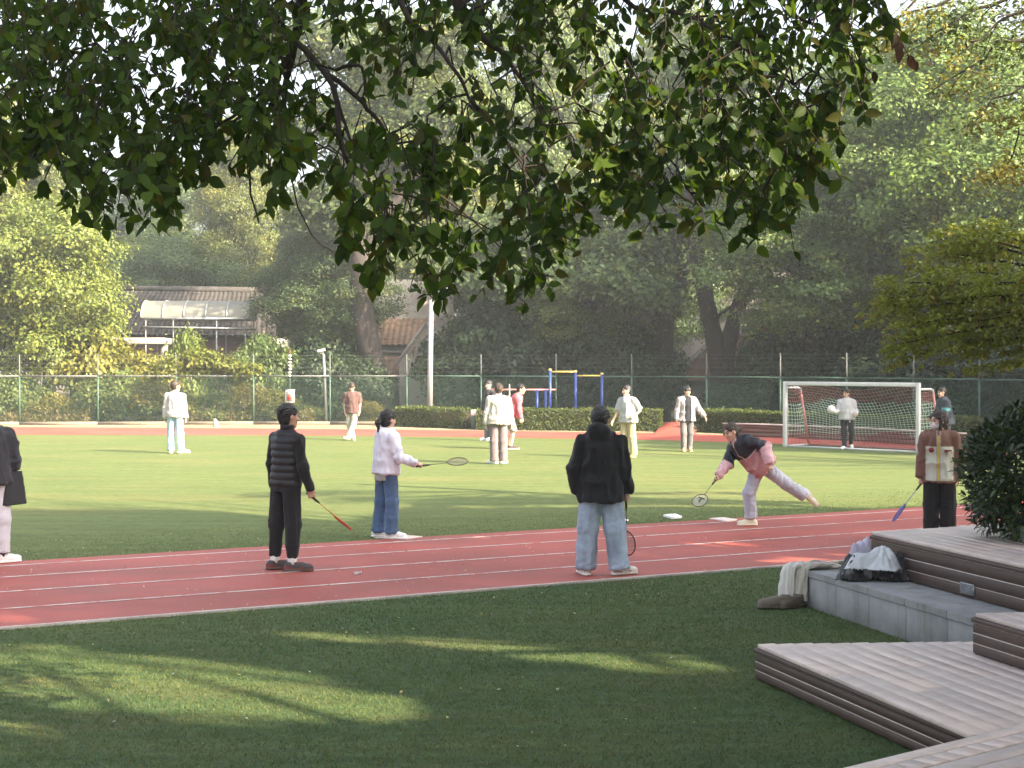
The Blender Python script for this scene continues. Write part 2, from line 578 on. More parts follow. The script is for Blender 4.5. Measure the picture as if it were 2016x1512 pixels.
# ------------------------------------------------------------------ decks and concrete ledge
def frame3(x, y, z, o):
    m = Matrix.Identity(4)
    for i, a in enumerate((x, y, z)):
        for k in range(3): m[k][i] = float(a[k])
    for k in range(3): m[k][3] = float(o[k])
    return m


def board(parent, a, b, w, h, mat, name='board', up=(0, 0, 1), bev=0.002):
    """a plank from a to b (world), w across, h thick; its own object with x along the grain"""
    a, b = np.asarray(a, float), np.asarray(b, float)
    L = np.linalg.norm(b - a)
    x = (b - a) / L
    y = unit(np.cross(up, x)); z = np.cross(x, y)
    me = MB().box((0, 0, 0), (L / 2, 0, 0), (0, w / 2, 0), (0, 0, h / 2)).mesh(name, mat)
    o = link(name, me, parent)
    o.matrix_local = frame3(x, y, z, (a + b) / 2 - world_loc(parent))
    if bev: bevel(o, bev)
    return o


def clip_line(p, d, poly):
    """interval of p + t d inside a convex polygon (counter-clockwise)"""
    t0, t1 = -1e9, 1e9
    n = len(poly)
    for i in range(n):
        a, b = np.array(poly[i]), np.array(poly[(i + 1) % n])
        e_ = b - a
        nrm = np.array((-e_[1], e_[0]))
        den, num = nrm @ d, nrm @ (p - a)
        if abs(den) < 1e-9:
            if num < 0: return None
            continue
        t = -num / den
        if den > 0: t0 = max(t0, t)
        else: t1 = min(t1, t)
    return (t0, t1) if t1 - t0 > 0.08 else None


def deck_top(parent, poly, z, d, pitch=0.132, gap=0.003, th=0.028, jitter=0.0007, off=0.0):
    d = unit((*d, 0))[:2]
    n = np.array((-d[1], d[0]))
    vs = [np.dot(p, n) for p in poly]
    v = min(vs) + pitch / 2 + off
    while v < max(vs):
        for s in (0,):
            r = clip_line(n * v, d, poly)
            if r:
                a, b = n * v + d * (r[0] + 0.002), n * v + d * (r[1] - 0.002)
                zz = z - th / 2 + rng.normal(0, jitter)
                # butt joints along long boards
                L = np.linalg.norm(b - a)
                cuts = [0.0]
                if L > 2.2: cuts.append(rng.uniform(0.35, 0.65))
                cuts.append(1.0)
                for c0, c1 in zip(cuts[:-1], cuts[1:]):
                    board(parent, (*(a + (b - a) * (c0 + 0.0012)), zz), (*(a + (b - a) * (c1 - 0.0012)), zz), pitch - gap, th, M['deck'])
        v += pitch


def face(parent, a, b, z0, z1, rows, out, cap=0.03):
    """boarded side from a to b between z0 and z1 with pale reveals; out = outward 2-D normal"""
    a, b = np.array(a), np.array(b)
    o = np.array(out)
    # batten behind
    MB().bar((*(a + o * 0.0005), (z0 + z1) / 2 - 0.006), (*(b + o * 0.0005), (z0 + z1) / 2 - 0.006), 0.014, z1 - z0 - 0.02).build('reveal_batten', M['gap'], parent)
    zs = np.linspace(z0, z1 - cap - 0.006, rows + 1)
    for i in range(rows):
        zc, hh = (zs[i] + zs[i + 1]) / 2, zs[i + 1] - zs[i] - 0.007
        board(parent, (*(a + o * 0.002), zc), (*(b + o * 0.002), zc), 0.018, hh, M['face_board'], 'face_board', bev=0.003)
    board(parent, (*(a + o * 0.012), z1 - cap / 2 - 0.001), (*(b + o * 0.012), z1 - cap / 2 - 0.001), 0.03, cap, M['face_board'], 'edge_trim', bev=0.003)


ED = unit((0.27, -1.0, 0))[:2]           # shared direction of the front edges (towards the camera)
EO = np.array((ED[1], -ED[0]))           # outward normal of those edges (to the left)
EO = EO if EO[0] < 0 else -EO
# lower deck
cC = np.array((1.74, 10.83))
bdir = unit((1.0, 0.055, 0))[:2]
C_far = cC + bdir * 3.6
C_near = cC + ED * 4.2
deckC = empty('low_deck', (cC[0], cC[1], 0), 'low weathered grey wooden deck with pointed corner on the grass', 'deck')
zC = 0.26
kink = G(1931, 1449, zC)[:2]
polyC = [tuple(kink), tuple(kink + np.array((2.3, 1.5))), tuple(C_far), tuple(cC)]
deck_top(deckC, polyC, zC, ED)
face(deckC, cC, kink + ED * 0.4, 0.015, zC - 0.029, 3, EO)
bout = np.array((-bdir[1], bdir[0]))
face(deckC, cC, C_far, 0.015, zC - 0.029, 3, bout)
MB().prism([tuple(p) for p in [cC - EO * 0.03 - bout * 0.03, kink - EO * 0.03, kink + np.array((2.3, 1.5)), C_far - bout * 0.03]], 0.0, zC - 0.007).build('deck_frame', M['gap_fill'], deckC)
# nearest deck, boards turned another way, with its rim of short end blocks
k0 = G(1674, 1512, zC)[:2]
kd = unit((*(kink - k0), 0))[:2]
kn = np.array((kd[1], -kd[0]))           # towards the camera side
deckD = empty('rim_deck', (k0[0], k0[1], 0), 'pale wooden deck rim with short end blocks in the lower corner of the photo', 'deck')
pD = [k0 - kd * 1.6, kink + kd * 2.1]
zD = zC + 0.004
for v, w in ((0.055, 0.10),):
    board(deckD, (*(pD[0] + kn * v), zD - 0.014), (*(pD[1] + kn * v), zD - 0.014), w, 0.028, M['deck'], 'rim_board')
s = -1.6
while s < 3.0:
    c = k0 + kd * s
    w_ = rng.uniform(0.10, 0.16)
    board(deckD, (*(c + kn * 0.112 + kd * w_ / 2), zD - 0.014 + rng.normal(0, 0.001)), (*(c + kn * 0.24 + kd * w_ / 2), zD - 0.014), w_ - 0.008, 0.028, M['deck'], 'end_block')
    s += w_
for i in range(9):
    v = 0.32 + i * 0.142
    board(deckD, (*(pD[0] + kn * v), zD - 0.014), (*(pD[1] + kn * v), zD - 0.014), 0.134, 0.028, M['deck'])
face(deckD, k0 - kd * 1.6, kink - kd * 0.004, 0.015, zC - 0.03, 3, -kn)
MB().prism([tuple(p) for p in [pD[0] + kn * 0.03, pD[0] + kn * 1.6, pD[1] + kn * 1.6, pD[1] + kn * 0.03]], 0.0, zC - 0.005).build('deck_frame', M['gap_fill'], deckD)
# brown step block standing on the lower deck
cB = G(1920, 1288, zC)[:2]
deckB = empty('step_block', (cB[0], cB[1], zC), 'brown boarded step block standing on the low wooden deck', 'step')
zB = 0.54
face(deckB, cB, cB + ED * 1.5, zC + 0.004, zB - 0.029, 3, EO)
bB = unit((1.0, 0.12, 0))[:2]
face(deckB, cB, cB + bB * 1.6, zC + 0.004, zB - 0.029, 3, np.array((-bB[1], bB[0])))
polyB = [tuple(cB), tuple(cB + ED * 1.5), tuple(cB + ED * 1.5 + bB * 1.6), tuple(cB + bB * 1.6)]
deck_top(deckB, polyB, zB, ED)
MB().prism([tuple(np.array(p) + np.array((0.03, -0.03 if i in (0, 3) else 0.03))) for i, p in enumerate(polyB)], zC + 0.002, zB - 0.007).build('deck_frame', M['gap_fill'], deckB)
# concrete ledge
cL = G(1580, 1192)[:2]
ledge = empty('concrete_ledge', (cL[0], cL[1], 0), 'grey concrete seating ledge with slab joints beside the near grass', 'ledge')
zL = 0.345
LL = 4.3
tdir = TU
core = [cL + ED * 0.02 + tdir * 0.02, cL + ED * LL + tdir * 0.02, cL + ED * LL + tdir * 1.9, cL + tdir * 1.9]
MB().prism([tuple(p) for p in core], 0.0, zL - 0.055).build('ledge_core', M['grout'], ledge)
s_list = [0.0, 0.12, 0.70, 1.30, 1.92, 2.55, 3.2, 3.8, LL]
for a, b in zip(s_list[:-1], s_list[1:]):
    g0 = 0.004
    pa, pb = cL + ED * (a + g0), cL + ED * (b - g0)
    mid = (pa + pb) / 2
    o = MB().box((*(mid - EO * 0.005), (zL - 0.06) / 2), (*((pb - pa) / 2), 0), (*(EO * 0.014), 0), (0, 0, (zL - 0.06) / 2 - 0.002)).build('slab_panel', M['concrete'], ledge)
    bevel(o, 0.003)
    q = [pa + EO * 0.022, pb + EO * 0.022, pb + tdir * 1.9, pa + tdir * 1.9]
    o = MB().prism([tuple(p) for p in q], zL - 0.055, zL + rng.normal(0, 0.0006)).build('cap_slab', M['concrete'], ledge)
    bevel(o, 0.004)
o = MB().bar((*(cL + tdir * 0.03 + np.array((0.0, 0.012))), zL / 2 - 0.03), (*(cL + tdir * 1.9 + np.array((0.0, 0.012))), zL / 2 - 0.03), 0.02, zL - 0.066).build('end_panel', M['concrete'], ledge)
# upper deck
cA = G(1718, 1048, 0.71)[:2]
deckA = empty('upper_deck', (cA[0], cA[1], zL), 'raised brown boarded deck above the concrete ledge with glossy bush', 'deck')
zA = 0.71
adir = TU
polyA = [tuple(cA), tuple(cA + ED * 4.0), tuple(cA + ED * 4.0 + adir * 3.2), tuple(cA + adir * 3.2)]
deck_top(deckA, polyA, zA, ED)
face(deckA, cA, cA + ED * 4.0, zL + 0.004, zA - 0.029, 3, EO)
face(deckA, cA, cA + adir * 3.2, 0.02, zA - 0.029, 5, np.array((-adir[1], adir[0])))
MB().prism([tuple(cA + ED * 0.03 - EO * 0.03), tuple(cA + ED * 4.0 - EO * 0.03), tuple(cA + ED * 4.0 + adir * 3.2), tuple(cA + adir * 3.2 + ED * 0.03)], 0.0, zA - 0.007).build('deck_frame', M['gap_fill'], deckA)
vg = cA + ED * 1.62 + EO * 0.018
vent = MB().box((*vg, zL + 0.075), (*(ED * 0.10), 0), (*(EO * 0.005), 0), (0, 0, 0.045)).build('vent_plate', M['steel'], deckA)
for i in range(7):
    MB().box((*(vg + EO * 0.007), zL + 0.041 + i * 0.0115), (*(ED * 0.09), 0), (*(EO * 0.004), 0), (0, 0, 0.003)).build('vent_slat', M['grey_paint'], vent)

# ------------------------------------------------------------------ far fence, hedges, planter
FENCE_PX = [(-420, 837), (0, 837), (500, 836), (850, 836.5), (1200, 841), (1500, 848), (1750, 860), (2016, 878), (2350, 908)]
fpts = np.array([G(x, y)[:2] for x, y in FENCE_PX])


def resample(pts, step):
    seg = np.linalg.norm(np.diff(pts, axis=0), axis=1)
    acc = np.concatenate([[0], np.cumsum(seg)])
    n = int(acc[-1] / step)
    out = []
    for i in range(n + 1):
        s = acc[-1] * i / n
        k = min(np.searchsorted(acc, s, side='right') - 1, len(seg) - 1)
        out.append(pts[k] + (pts[k + 1] - pts[k]) * (s - acc[k]) / seg[k])
    return np.array(out)


fp = resample(fpts, 2.8)
M['rail_grey'] = surf('weathered_rail', (0.11, 0.12, 0.12), 0.6, 0.15, 8.0, 0.05, 0.002)
fence = empty('chain_link_fence', (*fp[0], 0), 'long green chain link fence with tall posts behind the far track', 'fence')
FH = 1.81
for p in fp:
    MB().tube([(*p, 0), (*p, FH + 0.02)], 0.032, 8).build('post', M['green_paint'], fence, True)
    MB().tube([(*p, FH + 0.02), (*p, FH + 0.2), (*p, 2.62)], [0.030, 0.024, 0.020], 8).build('post_extension', M['rail_grey'], fence, True)
for a, b in zip(fp[:-1], fp[1:]):
    MB().tube([(*a, FH), (*b, FH)], 0.028, 6).build('rail', M['rail_grey'] if a[0] < -4 else M['green_paint'], fence, True)
    L = np.linalg.norm(b - a)
    u = (b - a) / L
    nn = np.array((-u[1], u[0]))
    w = MB()
    step = 0.075
    hh = FH - 0.04
    n = int((L + hh) / step)
    for sgn in (1, -1):
        for i in range(n):
            x0 = -hh + i * step if sgn > 0 else i * step
            # wire from (x0,0.04) to (x0+sgn*hh, FH)
            z0, z1, xa, xb = 0.04, FH, x0, x0 + sgn * hh
            lo, hi = (xa, xb) if xa < xb else (xb, xa)
            if hi < 0 or lo > L: continue
            def at_x(x): return z0 + (x - xa) / (xb - xa) * (z1 - z0)
            A = min(max(xa, 0), L); B = min(max(xb, 0), L)
            if abs(A - B) < 0.02: continue
            pa = np.array((*(a + u * A + nn * 0.002 * sgn), at_x(A))); pb = np.array((*(a + u * B + nn * 0.002 * sgn), at_x(B)))
            w.tube([pa, pb], 0.0024, 3, False)
    w.build('wire_mesh', M['green_paint'], fence)
    for z in (1.98, 2.14, 2.30, 2.46, 2.58):
        sag = np.array((*((a + b) / 2), z - 0.02))
        MB().tube([(*a, z), sag, (*b, z)], 0.0035, 3, False).build('strand_wire', M['wire'], fence)
e = MB()
for a, b in zip(fp[:-1], fp[1:]):
    e.bar((*a, 0.06), (*b, 0.06), 0.16, 0.12)
tag(e.build('fence_kerb', M['kerb']), kind='structure')


# leaf clouds ------------------------------------------------------------
def leaf_quads(C, Nrm, size, aspect=0.62, jit=0.9, fold=0.25):
    """one folded leaf (two triangles sharing the midrib -> 4 verts) at each centre"""
    n = len(C)
    Nn = Nrm + rng.normal(0, jit, (n, 3))
    Nn /= np.linalg.norm(Nn, axis=1)[:, None] + 1e-9
    A = rng.normal(0, 1, (n, 3)); A[:, 2] -= 0.6
    A -= (A * Nn).sum(1)[:, None] * Nn
    A /= np.linalg.norm(A, axis=1)[:, None] + 1e-9
    B = np.cross(Nn, A)
    s = (size * rng.uniform(0.65, 1.3, n))[:, None] if np.isscalar(size) else (size * rng.uniform(0.65, 1.3, n))[:, None]
    v0 = C - A * s * 0.5
    v1 = C + B * s * 0.5 * aspect + Nn * s * fold * 0.4
    v2 = C + A * s * 0.5
    v3 = C - B * s * 0.5 * aspect + Nn * s * fold * 0.4
    V = np.stack([v0, v1, v2, v3], 1).reshape(-1, 3)
    i = np.arange(n)[:, None] * 4
    T = np.concatenate([i + np.array([[0, 1, 2]]), i + np.array([[0, 2, 3]])], 0)
    return V, T


def leaf_cols(n, base, var, alt=None, alt_f=None):
    c = np.array(base)[None] * (1 + rng.normal(0, var, n)).clip(0.4, 1.8)[:, None]
    if alt is not None:
        f = alt_f if np.ndim(alt_f) else (rng.random(n) < alt_f).astype(float)
        c = c * (1 - f[:, None]) + np.array(alt)[None] * f[:, None] * (1 + rng.normal(0, var, n)).clip(0.5, 1.6)[:, None]
    return c.clip(0.004, 1)


def leafy_box(corners_fn, n, size, base, alt, name, mat, parent=None, var=0.25, alt_f=0.2, up=1.0):
    C, Nr = corners_fn(n)
    V, T = leaf_quads(C, Nr, size, jit=0.7)
    cols = np.repeat(leaf_cols(len(C), base, var, alt, alt_f), 4, 0)
    o0 = world_loc(parent)
    return link(name, wmesh(name, V - o0, T, mat, cols), parent)


def hedge(px0, px1, h, depth, label, n):
    a, b = G(*px0)[:2], G(*px1)[:2]
    t = empty('clipped_hedge', (*((a + b) / 2), 0), label, 'hedge', 'clipped hedges along the far track')
    u = unit((*(b - a), 0))[:2]; w = np.array((-u[1], u[0])); L = np.linalg.norm(b - a)
    def fn(n):
        s = rng.uniform(0, L, n)
        k = rng.random(n)
        v = np.where(k < 0.45, rng.uniform(-0.03, 0.05, n), rng.uniform(0, depth, n))
        z = np.where(k < 0.45, rng.uniform(0.0, h, n), h + rng.normal(-0.03, 0.035, n))
        z = z + 0.05 * (vnoise(np.stack([s * 1.3, v * 2, s * 0], 1), 5) - 0.5) * (z > h * 0.8)
        side = (k > 0.92)
        s = np.where(side, rng.choice([0.0, L], n), s); z = np.where(side, rng.uniform(0, h, n), z)
        C = np.stack([a[0] + u[0] * s + w[0] * v, a[1] + u[1] * s + w[1] * v, z], 1)
        Nr = np.where((k < 0.45)[:, None], np.array((-w[0], -w[1], 0.3))[None], np.array((0, 0, 1.0))[None])
        return C, Nr
    leafy_box(fn, n, 0.075, (0.066, 0.098, 0.026), (0.135, 0.158, 0.038), 'foliage', M['leaf'], t)
    MB().box((*((a + b) / 2 + w * depth / 2), h * 0.46), (*(u * (L / 2 - 0.06)), 0), (*(w * (depth / 2 - 0.05)), 0), (0, 0, h * 0.46)).build('woody_core', M['bark_dark'], t)
    for i in range(int(L / 0.5)):
        q = a + u * (0.25 + i * 0.5) + w * depth * 0.5
        MB().tube([(*q, 0), (*q, h * 0.5)], 0.03, 5).build('stem', M['bark'], t)
    return t


hedge((772, 840), (910, 845), 0.70, 0.9, 'short clipped green hedge beside the grey lamp pole', 6000)
hedge((940, 847), (1300, 850), 0.72, 0.9, 'long clipped green hedge below the blue exercise bars', 14000)
hedge((1372, 851), (1900, 876), 0.74, 0.9, 'clipped green hedge behind the football goal and brown planter wall', 18000)
# planter wall of brown boards in front of that hedge
pw = empty('planter_wall', G(1425, 859), 'long low brown board planter wall behind the football goal', 'planter')
ppx = [(1425, 858.5), (1560, 863), (1720, 871), (1900, 883)]
for (x0, y0), (x1, y1) in zip(ppx[:-1], ppx[1:]):
    a, b = G(x0, y0), G(x1, y1)
    for k in range(3):
        MB().bar(a + (0, 0, 0.065 + 0.125 * k), b + (0, 0, 0.065 + 0.125 * k), 0.06, 0.118).build('wall_board', M['brick_wall'], pw)
    MB().bar(a + (0, 0, 0.40), b + (0, 0, 0.40), 0.16, 0.035).build('coping_board', M['gap'], pw)
rp = [G(1288, 856), G(1372, 858), G(1362, 846), G(1305, 845)]
ramp_o = MB().add([(*rp[0][:2], 0.01), (*rp[1][:2], 0.01), (*rp[2][:2], 0.26), (*rp[3][:2], 0.26), (*rp[2][:2], 0.0), (*rp[3][:2], 0.0)], [(0, 1, 2, 3), (0, 3, 5, 5), (1, 4, 2, 2)][:1], [(0, 3, 5), (1, 4, 2)]).build('access_ramp', M['track'])
tag(ramp_o, 'small red rubber ramp leading through the gap in the hedge', 'ramp')
# ------------------------------------------------------------------ goal
gl, gr = G(1546, 880), G(1808, 892)
GHT = 1.78
gdir = unit(gr - gl); gback = unit((-gdir[1], gdir[0], 0)); gback = gback if gback[1] > 0 else -gback
goal = empty('football_goal', (gl + gr) / 2, 'white framed football goal with sagging green and red net', 'goal')
zv = np.array((0, 0, 1.0))
for p in (gl, gr):
    bevel(MB().box(p + zv * GHT / 2, gdir * 0.05, gback * 0.05, zv * GHT / 2).build('goal_post', M['white_paint'], goal), 0.012, 2)
bevel(MB().box((gl + gr) / 2 + zv * (GHT - 0.052), gdir * (np.linalg.norm(gr - gl) / 2 - 0.052), gback * 0.049, zv * 0.052).build('crossbar', M['white_paint'], goal), 0.012, 2)
MB().bar(gl + zv * 0.03, gr + zv * 0.03, 0.05, 0.05).build('base_bar', M['white_paint'], goal)
for p in (gl, gr):
    t0 = p + zv * (GHT - 0.17)
    t1 = t0 + gback * 0.72
    MB().tube([t0, t0 + gback * 0.62, t1 + zv * -0.03, t1 + gback * 0.03 - zv * 0.12], 0.03, 8).build('top_stay', M['white_paint'], goal, True)
    b1 = p + gback * 1.12 + zv * 0.03
    MB().tube([t1 + gback * 0.03 - zv * 0.12, b1 + zv * 0.02], 0.03, 8).build('back_leg', M['pink_paint'], goal, True)
    MB().tube([p + zv * 0.03, b1], 0.025, 8).build('side_ground_bar', M['white_paint'], goal, True)
MB().tube([gl + gback * 1.12 + zv * 0.03, gr + gback * 1.12 + zv * 0.03], 0.025, 8).build('back_ground_bar', M['pink_paint'], goal, True)
m_, n_, b_ = new_mat('net_cord')
a_ = n_.nodes.new('ShaderNodeAttribute'); a_.attribute_name = 'Col'
n_.links.new(a_.outputs['Color'], b_.inputs['Base Color']); b_.inputs['Roughness'].default_value = 0.8
M['net'] = m_


def net_surface(fn, nu, nv, r, name, colf):
    """knotted square net over a curved surface fn(u, v) -> point"""
    mb = MB(); cols = []
    def line(pts):
        k = mb.n
        mb.tube(pts, r, 3, False)
        c = colf(np.repeat(np.asarray(pts), 3, 0))
        cols.append(c)
    for i in range(nu + 1):
        line([fn(i / nu, j / nv) for j in range(nv + 1)])
    for j in range(nv + 1):
        line([fn(i / nu, j / nv) for i in range(nu + 1)])
    me = mb.mesh(name, M['net'], True, world_loc(goal), np.concatenate(cols))
    return link(name, me, goal)


def back_net(u, v):
    top = gl + (gr - gl) * u + zv * (GHT - 0.06 - 0.10 * math.sin(math.pi * u))
    bot = gl + (gr - gl) * u + gback * 1.1 + zv * 0.05
    belly = math.sin(math.pi * v) * (0.22 + 0.16 * math.sin(math.pi * u))
    top2 = top + gback * (0.05 + 0.55 * min(1, v * 2.4))
    p = top2 * (1 - v) + (bot + gback * 0.0) * v
    p = p + gback * belly * 0.55 - zv * 0.28 * math.sin(math.pi * v) * math.sin(math.pi * u) * (1 - v)
    p = p + gdir * 0.10 * math.sin(5 * v + 3 * u) * math.sin(math.pi * u) + zv * 0.05 * math.sin(9 * u + 2 * v) * (1 - v)
    return p


def net_col(Pt):
    u = ((Pt - gl) @ gdir) / np.linalg.norm(gr - gl)
    w = vnoise(np.stack([u * 3.2 + 7, Pt[:, 2] * 1.2, Pt[:, 2] * 0], 1), 11)
    f = ((w > 0.52)).astype(float)[:, None]
    low = (Pt[:, 2] < 0.35).astype(float)[:, None] * 0.7
    f = np.clip(f - low, 0, 1)
    return np.array((0.48, 0.20, 0.18))[None] * (1 - f) * 0.75 + np.array((0.48, 0.60, 0.50))[None] * f


net_surface(back_net, 38, 24, 0.0075, 'net', net_col)
for p, sg in ((gl, 1), (gr, -1)):
    def side(u, v, p=p, sg=sg):
        top = p + zv * (GHT - 0.2) + gback * 0.70 * u
        bot = p + zv * 0.05 + gback * 1.1 * u
        q = top * (1 - v) + bot * v
        return q + gdir * sg * 0.10 * math.sin(math.pi * v) * math.sin(math.pi * u) - zv * 0.06 * math.sin(math.pi * u) * (1 - v)
    net_surface(side, 8, 15, 0.0075, 'side_net', net_col)

# ------------------------------------------------------------------ poles, bars, boxes
pb = G(846, 838)
pole = empty('lamp_pole', pb, 'tall pale grey steel pole rising beside the short hedge', 'pole')
MB().tube([pb, pb + (0.02, 0, 2.2), pb + (0.06, 0, 4.6)], [0.11, 0.10, 0.085], 14).build('shaft', M['steel'], pole, True)
MB().tube([pb, pb + (0, 0, 0.03)], 0.2, 14).build('base_plate', M['steel'], pole)
MB().tube([pb + (0.06, 0, 4.6), pb + (0.10, -0.1, 4.75), pb + (0.45, -0.2, 4.95)], [0.05, 0.04, 0.035], 8).build('arm', M['steel'], pole, True)
MB().box(pb + (0.65, -0.25, 5.0), (0.25, -0.05, 0.05), (0.03, 0.13, 0), (0, 0, 0.05)).build('lamp_head', M['steel'], pole)
cb = G(643, 836)
cpole = empty('camera_post', cb, 'slim dark grey post with white camera head before the fence', 'post')
MB().tube([cb, cb + (-0.05, 0, 1.4), cb + (-0.11, 0, 2.62)], [0.06, 0.055, 0.05], 10).build('shaft', M['grey_paint'], cpole, True)
MB().tube([cb + (-0.11, 0, 2.58), cb + (-0.16, -0.02, 2.72)], 0.03, 8).build('bracket', M['grey_paint'], cpole, True)
bevel(MB().box(cb + (-0.19, -0.04, 2.76), (0.14, 0.0, 0.03), (0, 0.07, 0), (-0.01, 0, 0.045)).build('camera_housing', M['white_paint'], cpole), 0.01)
MB().tube([cb + (-0.33, -0.04, 2.73), cb + (-0.36, -0.04, 2.725)], 0.035, 10).build('lens', M['dark'], cpole, True)
# electric fence mast: white insulators on a green rod, with a control box
ib = G(571, 836)
mast = empty('insulator_mast', ib, 'green rod carrying a stack of white insulators above fence', 'mast')
MB().tube([ib, ib + (0, 0, 2.66)], 0.022, 8).build('rod', M['green_paint'], mast, True)
for k in range(7):
    z = 1.78 + k * 0.125
    MB().tube([ib + (0, -0.03, z), ib + (0, -0.03, z + 0.02), ib + (0, -0.03, z + 0.055), ib + (0, -0.03, z + 0.075)], [0.03, 0.065, 0.06, 0.03], 10).build('insulator', M['white_paint'], mast, True)
MB().tube([ib + (0, 0, 2.66), ib + (0, 0, 2.74)], 0.025, 8).build('red_cap', M['red_paint'], mast, True)
cbx = empty('control_box', ib + (0.0, -0.09, 0.8), 'grey metal box with red panel hung below the insulators', 'box')
bevel(MB().box(ib + (0.01, -0.09, 1.06), (0.17, 0, 0), (0, 0.07, 0), (0, 0, 0.25)).build('case', M['steel'], cbx), 0.012)
MB().box(ib + (0.01, -0.165, 1.05), (0.12, 0, 0), (0, 0.004, 0), (0, 0, 0.17)).build('window', M['grey_paint'], cbx)
MB().box(ib + (0.01, -0.172, 1.03), (0.07, 0, 0), (0, 0.003, 0), (0, 0, 0.09)).build('red_panel', M['red_paint'], cbx)
MB().box(ib + (0.01, -0.045, 1.30), (0.19, 0, 0), (0, 0.12, 0), (0, 0.0, 0.012)).build('rain_hood', M['steel'], cbx)
MB().box(ib + (-0.03, -0.02, 0.98), (0.02, 0, 0), (0, 0.02, 0), (0, 0, 0.12)).build('bracket', M['grey_paint'], cbx)
# exercise bars
bd = 54.2
def bp(x, z=0.0): return np.array(((x - 1008) * bd / F_PX, bd, z))
bars = empty('exercise_bars', bp(1133), 'blue exercise frame with two yellow pull up bars', 'exercise bars')
ht = {1083: 2.02, 1133: 1.96, 1185: 1.88}
for x, h in ht.items():
    MB().tube([bp(x), bp(x, h)], 0.05, 12).build('upright', M['blue_paint'], bars, True)
    MB().tube([bp(x, h), bp(x, h + 0.03), bp(x, h + 0.07)], [0.062, 0.062, 0.04], 12).build('cap', M['yellow_paint'], bars, True)
MB().tube([bp(1083, 1.98), bp(1133, 1.98)], 0.03, 8).build('pull_up_bar', M['yellow_paint'], bars, True)
MB().tube([bp(1133, 1.84), bp(1185, 1.84)], 0.03, 8).build('pull_up_bar', M['yellow_paint'], bars, True)
low = empty('parallel_bars', bp(1066) + (0, 0.9, 0), 'low parallel bars with faded red rails behind the hedge', 'exercise bars')
for yy, zz in ((0.7, 1.33), (1.2, 1.33)):
    MB().tube([bp(962, zz) + (0, yy, 0), bp(1096, zz) + (0, yy, 0)], 0.028, 8).build('rail', M['pink_paint'], low, True)
    for x in (985, 1058, 1075):
        MB().tube([bp(x) + (0, yy, 0), bp(x, zz) + (0, yy, 0)], 0.05, 10).build('upright', M['blue_paint'], low, True)
mk = bp(1003) + (0, -0.4, 0)
mp = empty('marker_pole', mk, 'thin pale pole behind the man in the pink sweater', 'pole')
MB().tube([mk, mk + (0, 0, 1.55)], 0.022, 8).build('shaft', M['steel'], mp, True)
MB().tube([mk, mk + (0, 0, 0.04)], 0.12, 10).build('foot', M['grey_paint'], mp, True)
wb = G(932, 846)
wbx = empty('marker_post', wb, 'small white topped marker post in the hedge gap', 'post')
bevel(MB().box(wb + (0, 0, 0.24), (0.08, 0, 0), (0, 0.06, 0), (0, 0, 0.24)).build('post_body', M['green_paint'], wbx), 0.01)
bevel(MB().box(wb + (0, 0, 0.58), (0.09, 0, 0), (0, 0.07, 0), (0, 0, 0.10)).build('white_cap', M['white_paint'], wbx), 0.02)
sb = G(424, 841)
V_, _ = None, None
st = MB()
stp = []
for k in range(6):
    z = k / 5 * 0.30
    rr = 0.11 * (1 - 0.55 * (k / 5) ** 2)
    stp.append(rr)
st.tube([sb + (0.02 * math.sin(k), 0, k / 5 * 0.30) for k in range(6)], stp, 9)
tag(st.build('upright_stone', M['plaster']), 'small pale upright stone on the far dirt verge', 'stone')

# ------------------------------------------------------------------ houses behind the trees
def tiled_roof(parent, e0, e1, r1, r0, mat, name='roof', course=0.32, wave=0.24, amp=0.05):
    """pitched tile roof: eaves e0->e1, ridge r0->r1; wavy pantile rows stepped per course"""
    e0, e1, r0, r1 = (np.asarray(a, float) for a in (e0, e1, r0, r1))
    L = np.linalg.norm(e1 - e0); S = np.linalg.norm(r0 - e0)
    nrm = unit(np.cross(e1 - e0, r0 - e0))
    if nrm[2] < 0: nrm = -nrm
    nc = max(2, int(S / course)); nw = max(4, int(L / wave) * 6)
    V, Q = [], []
    for c in range(nc):
        for k, lift in ((0, 0.06), (1, 0.0)):
            t = (c + k) / nc
            a, b = e0 + (r0 - e0) * t, e1 + (r1 - e1) * t
            for i in range(nw + 1):
                u = i / nw
                h = amp * abs(math.sin(math.pi * u * (nw / 6))) + lift
                V.append(a + (b - a) * u + nrm * h)
        base = 2 * c * (nw + 1)
        for i in range(nw):
            Q.append((base + i, base + i + 1, base + nw + 1 + i + 1, base + nw + 1 + i))
            if c: Q.append((base - nw - 1 + i, base - nw - 1 + i + 1, base + i + 1, base + i))
    o = link(name, wmesh(name, np.array(V) - world_loc(parent), np.array(Q), mat), parent)
    return o


def wall_box(parent, a, b, z0, z1, th, mat, name='wall'):
    a = np.array((*a[:2], (z0 + z1) / 2)); b = np.array((*b[:2], (z0 + z1) / 2))
    return MB().bar(a, b, th, z1 - z0).build(name, mat, parent)


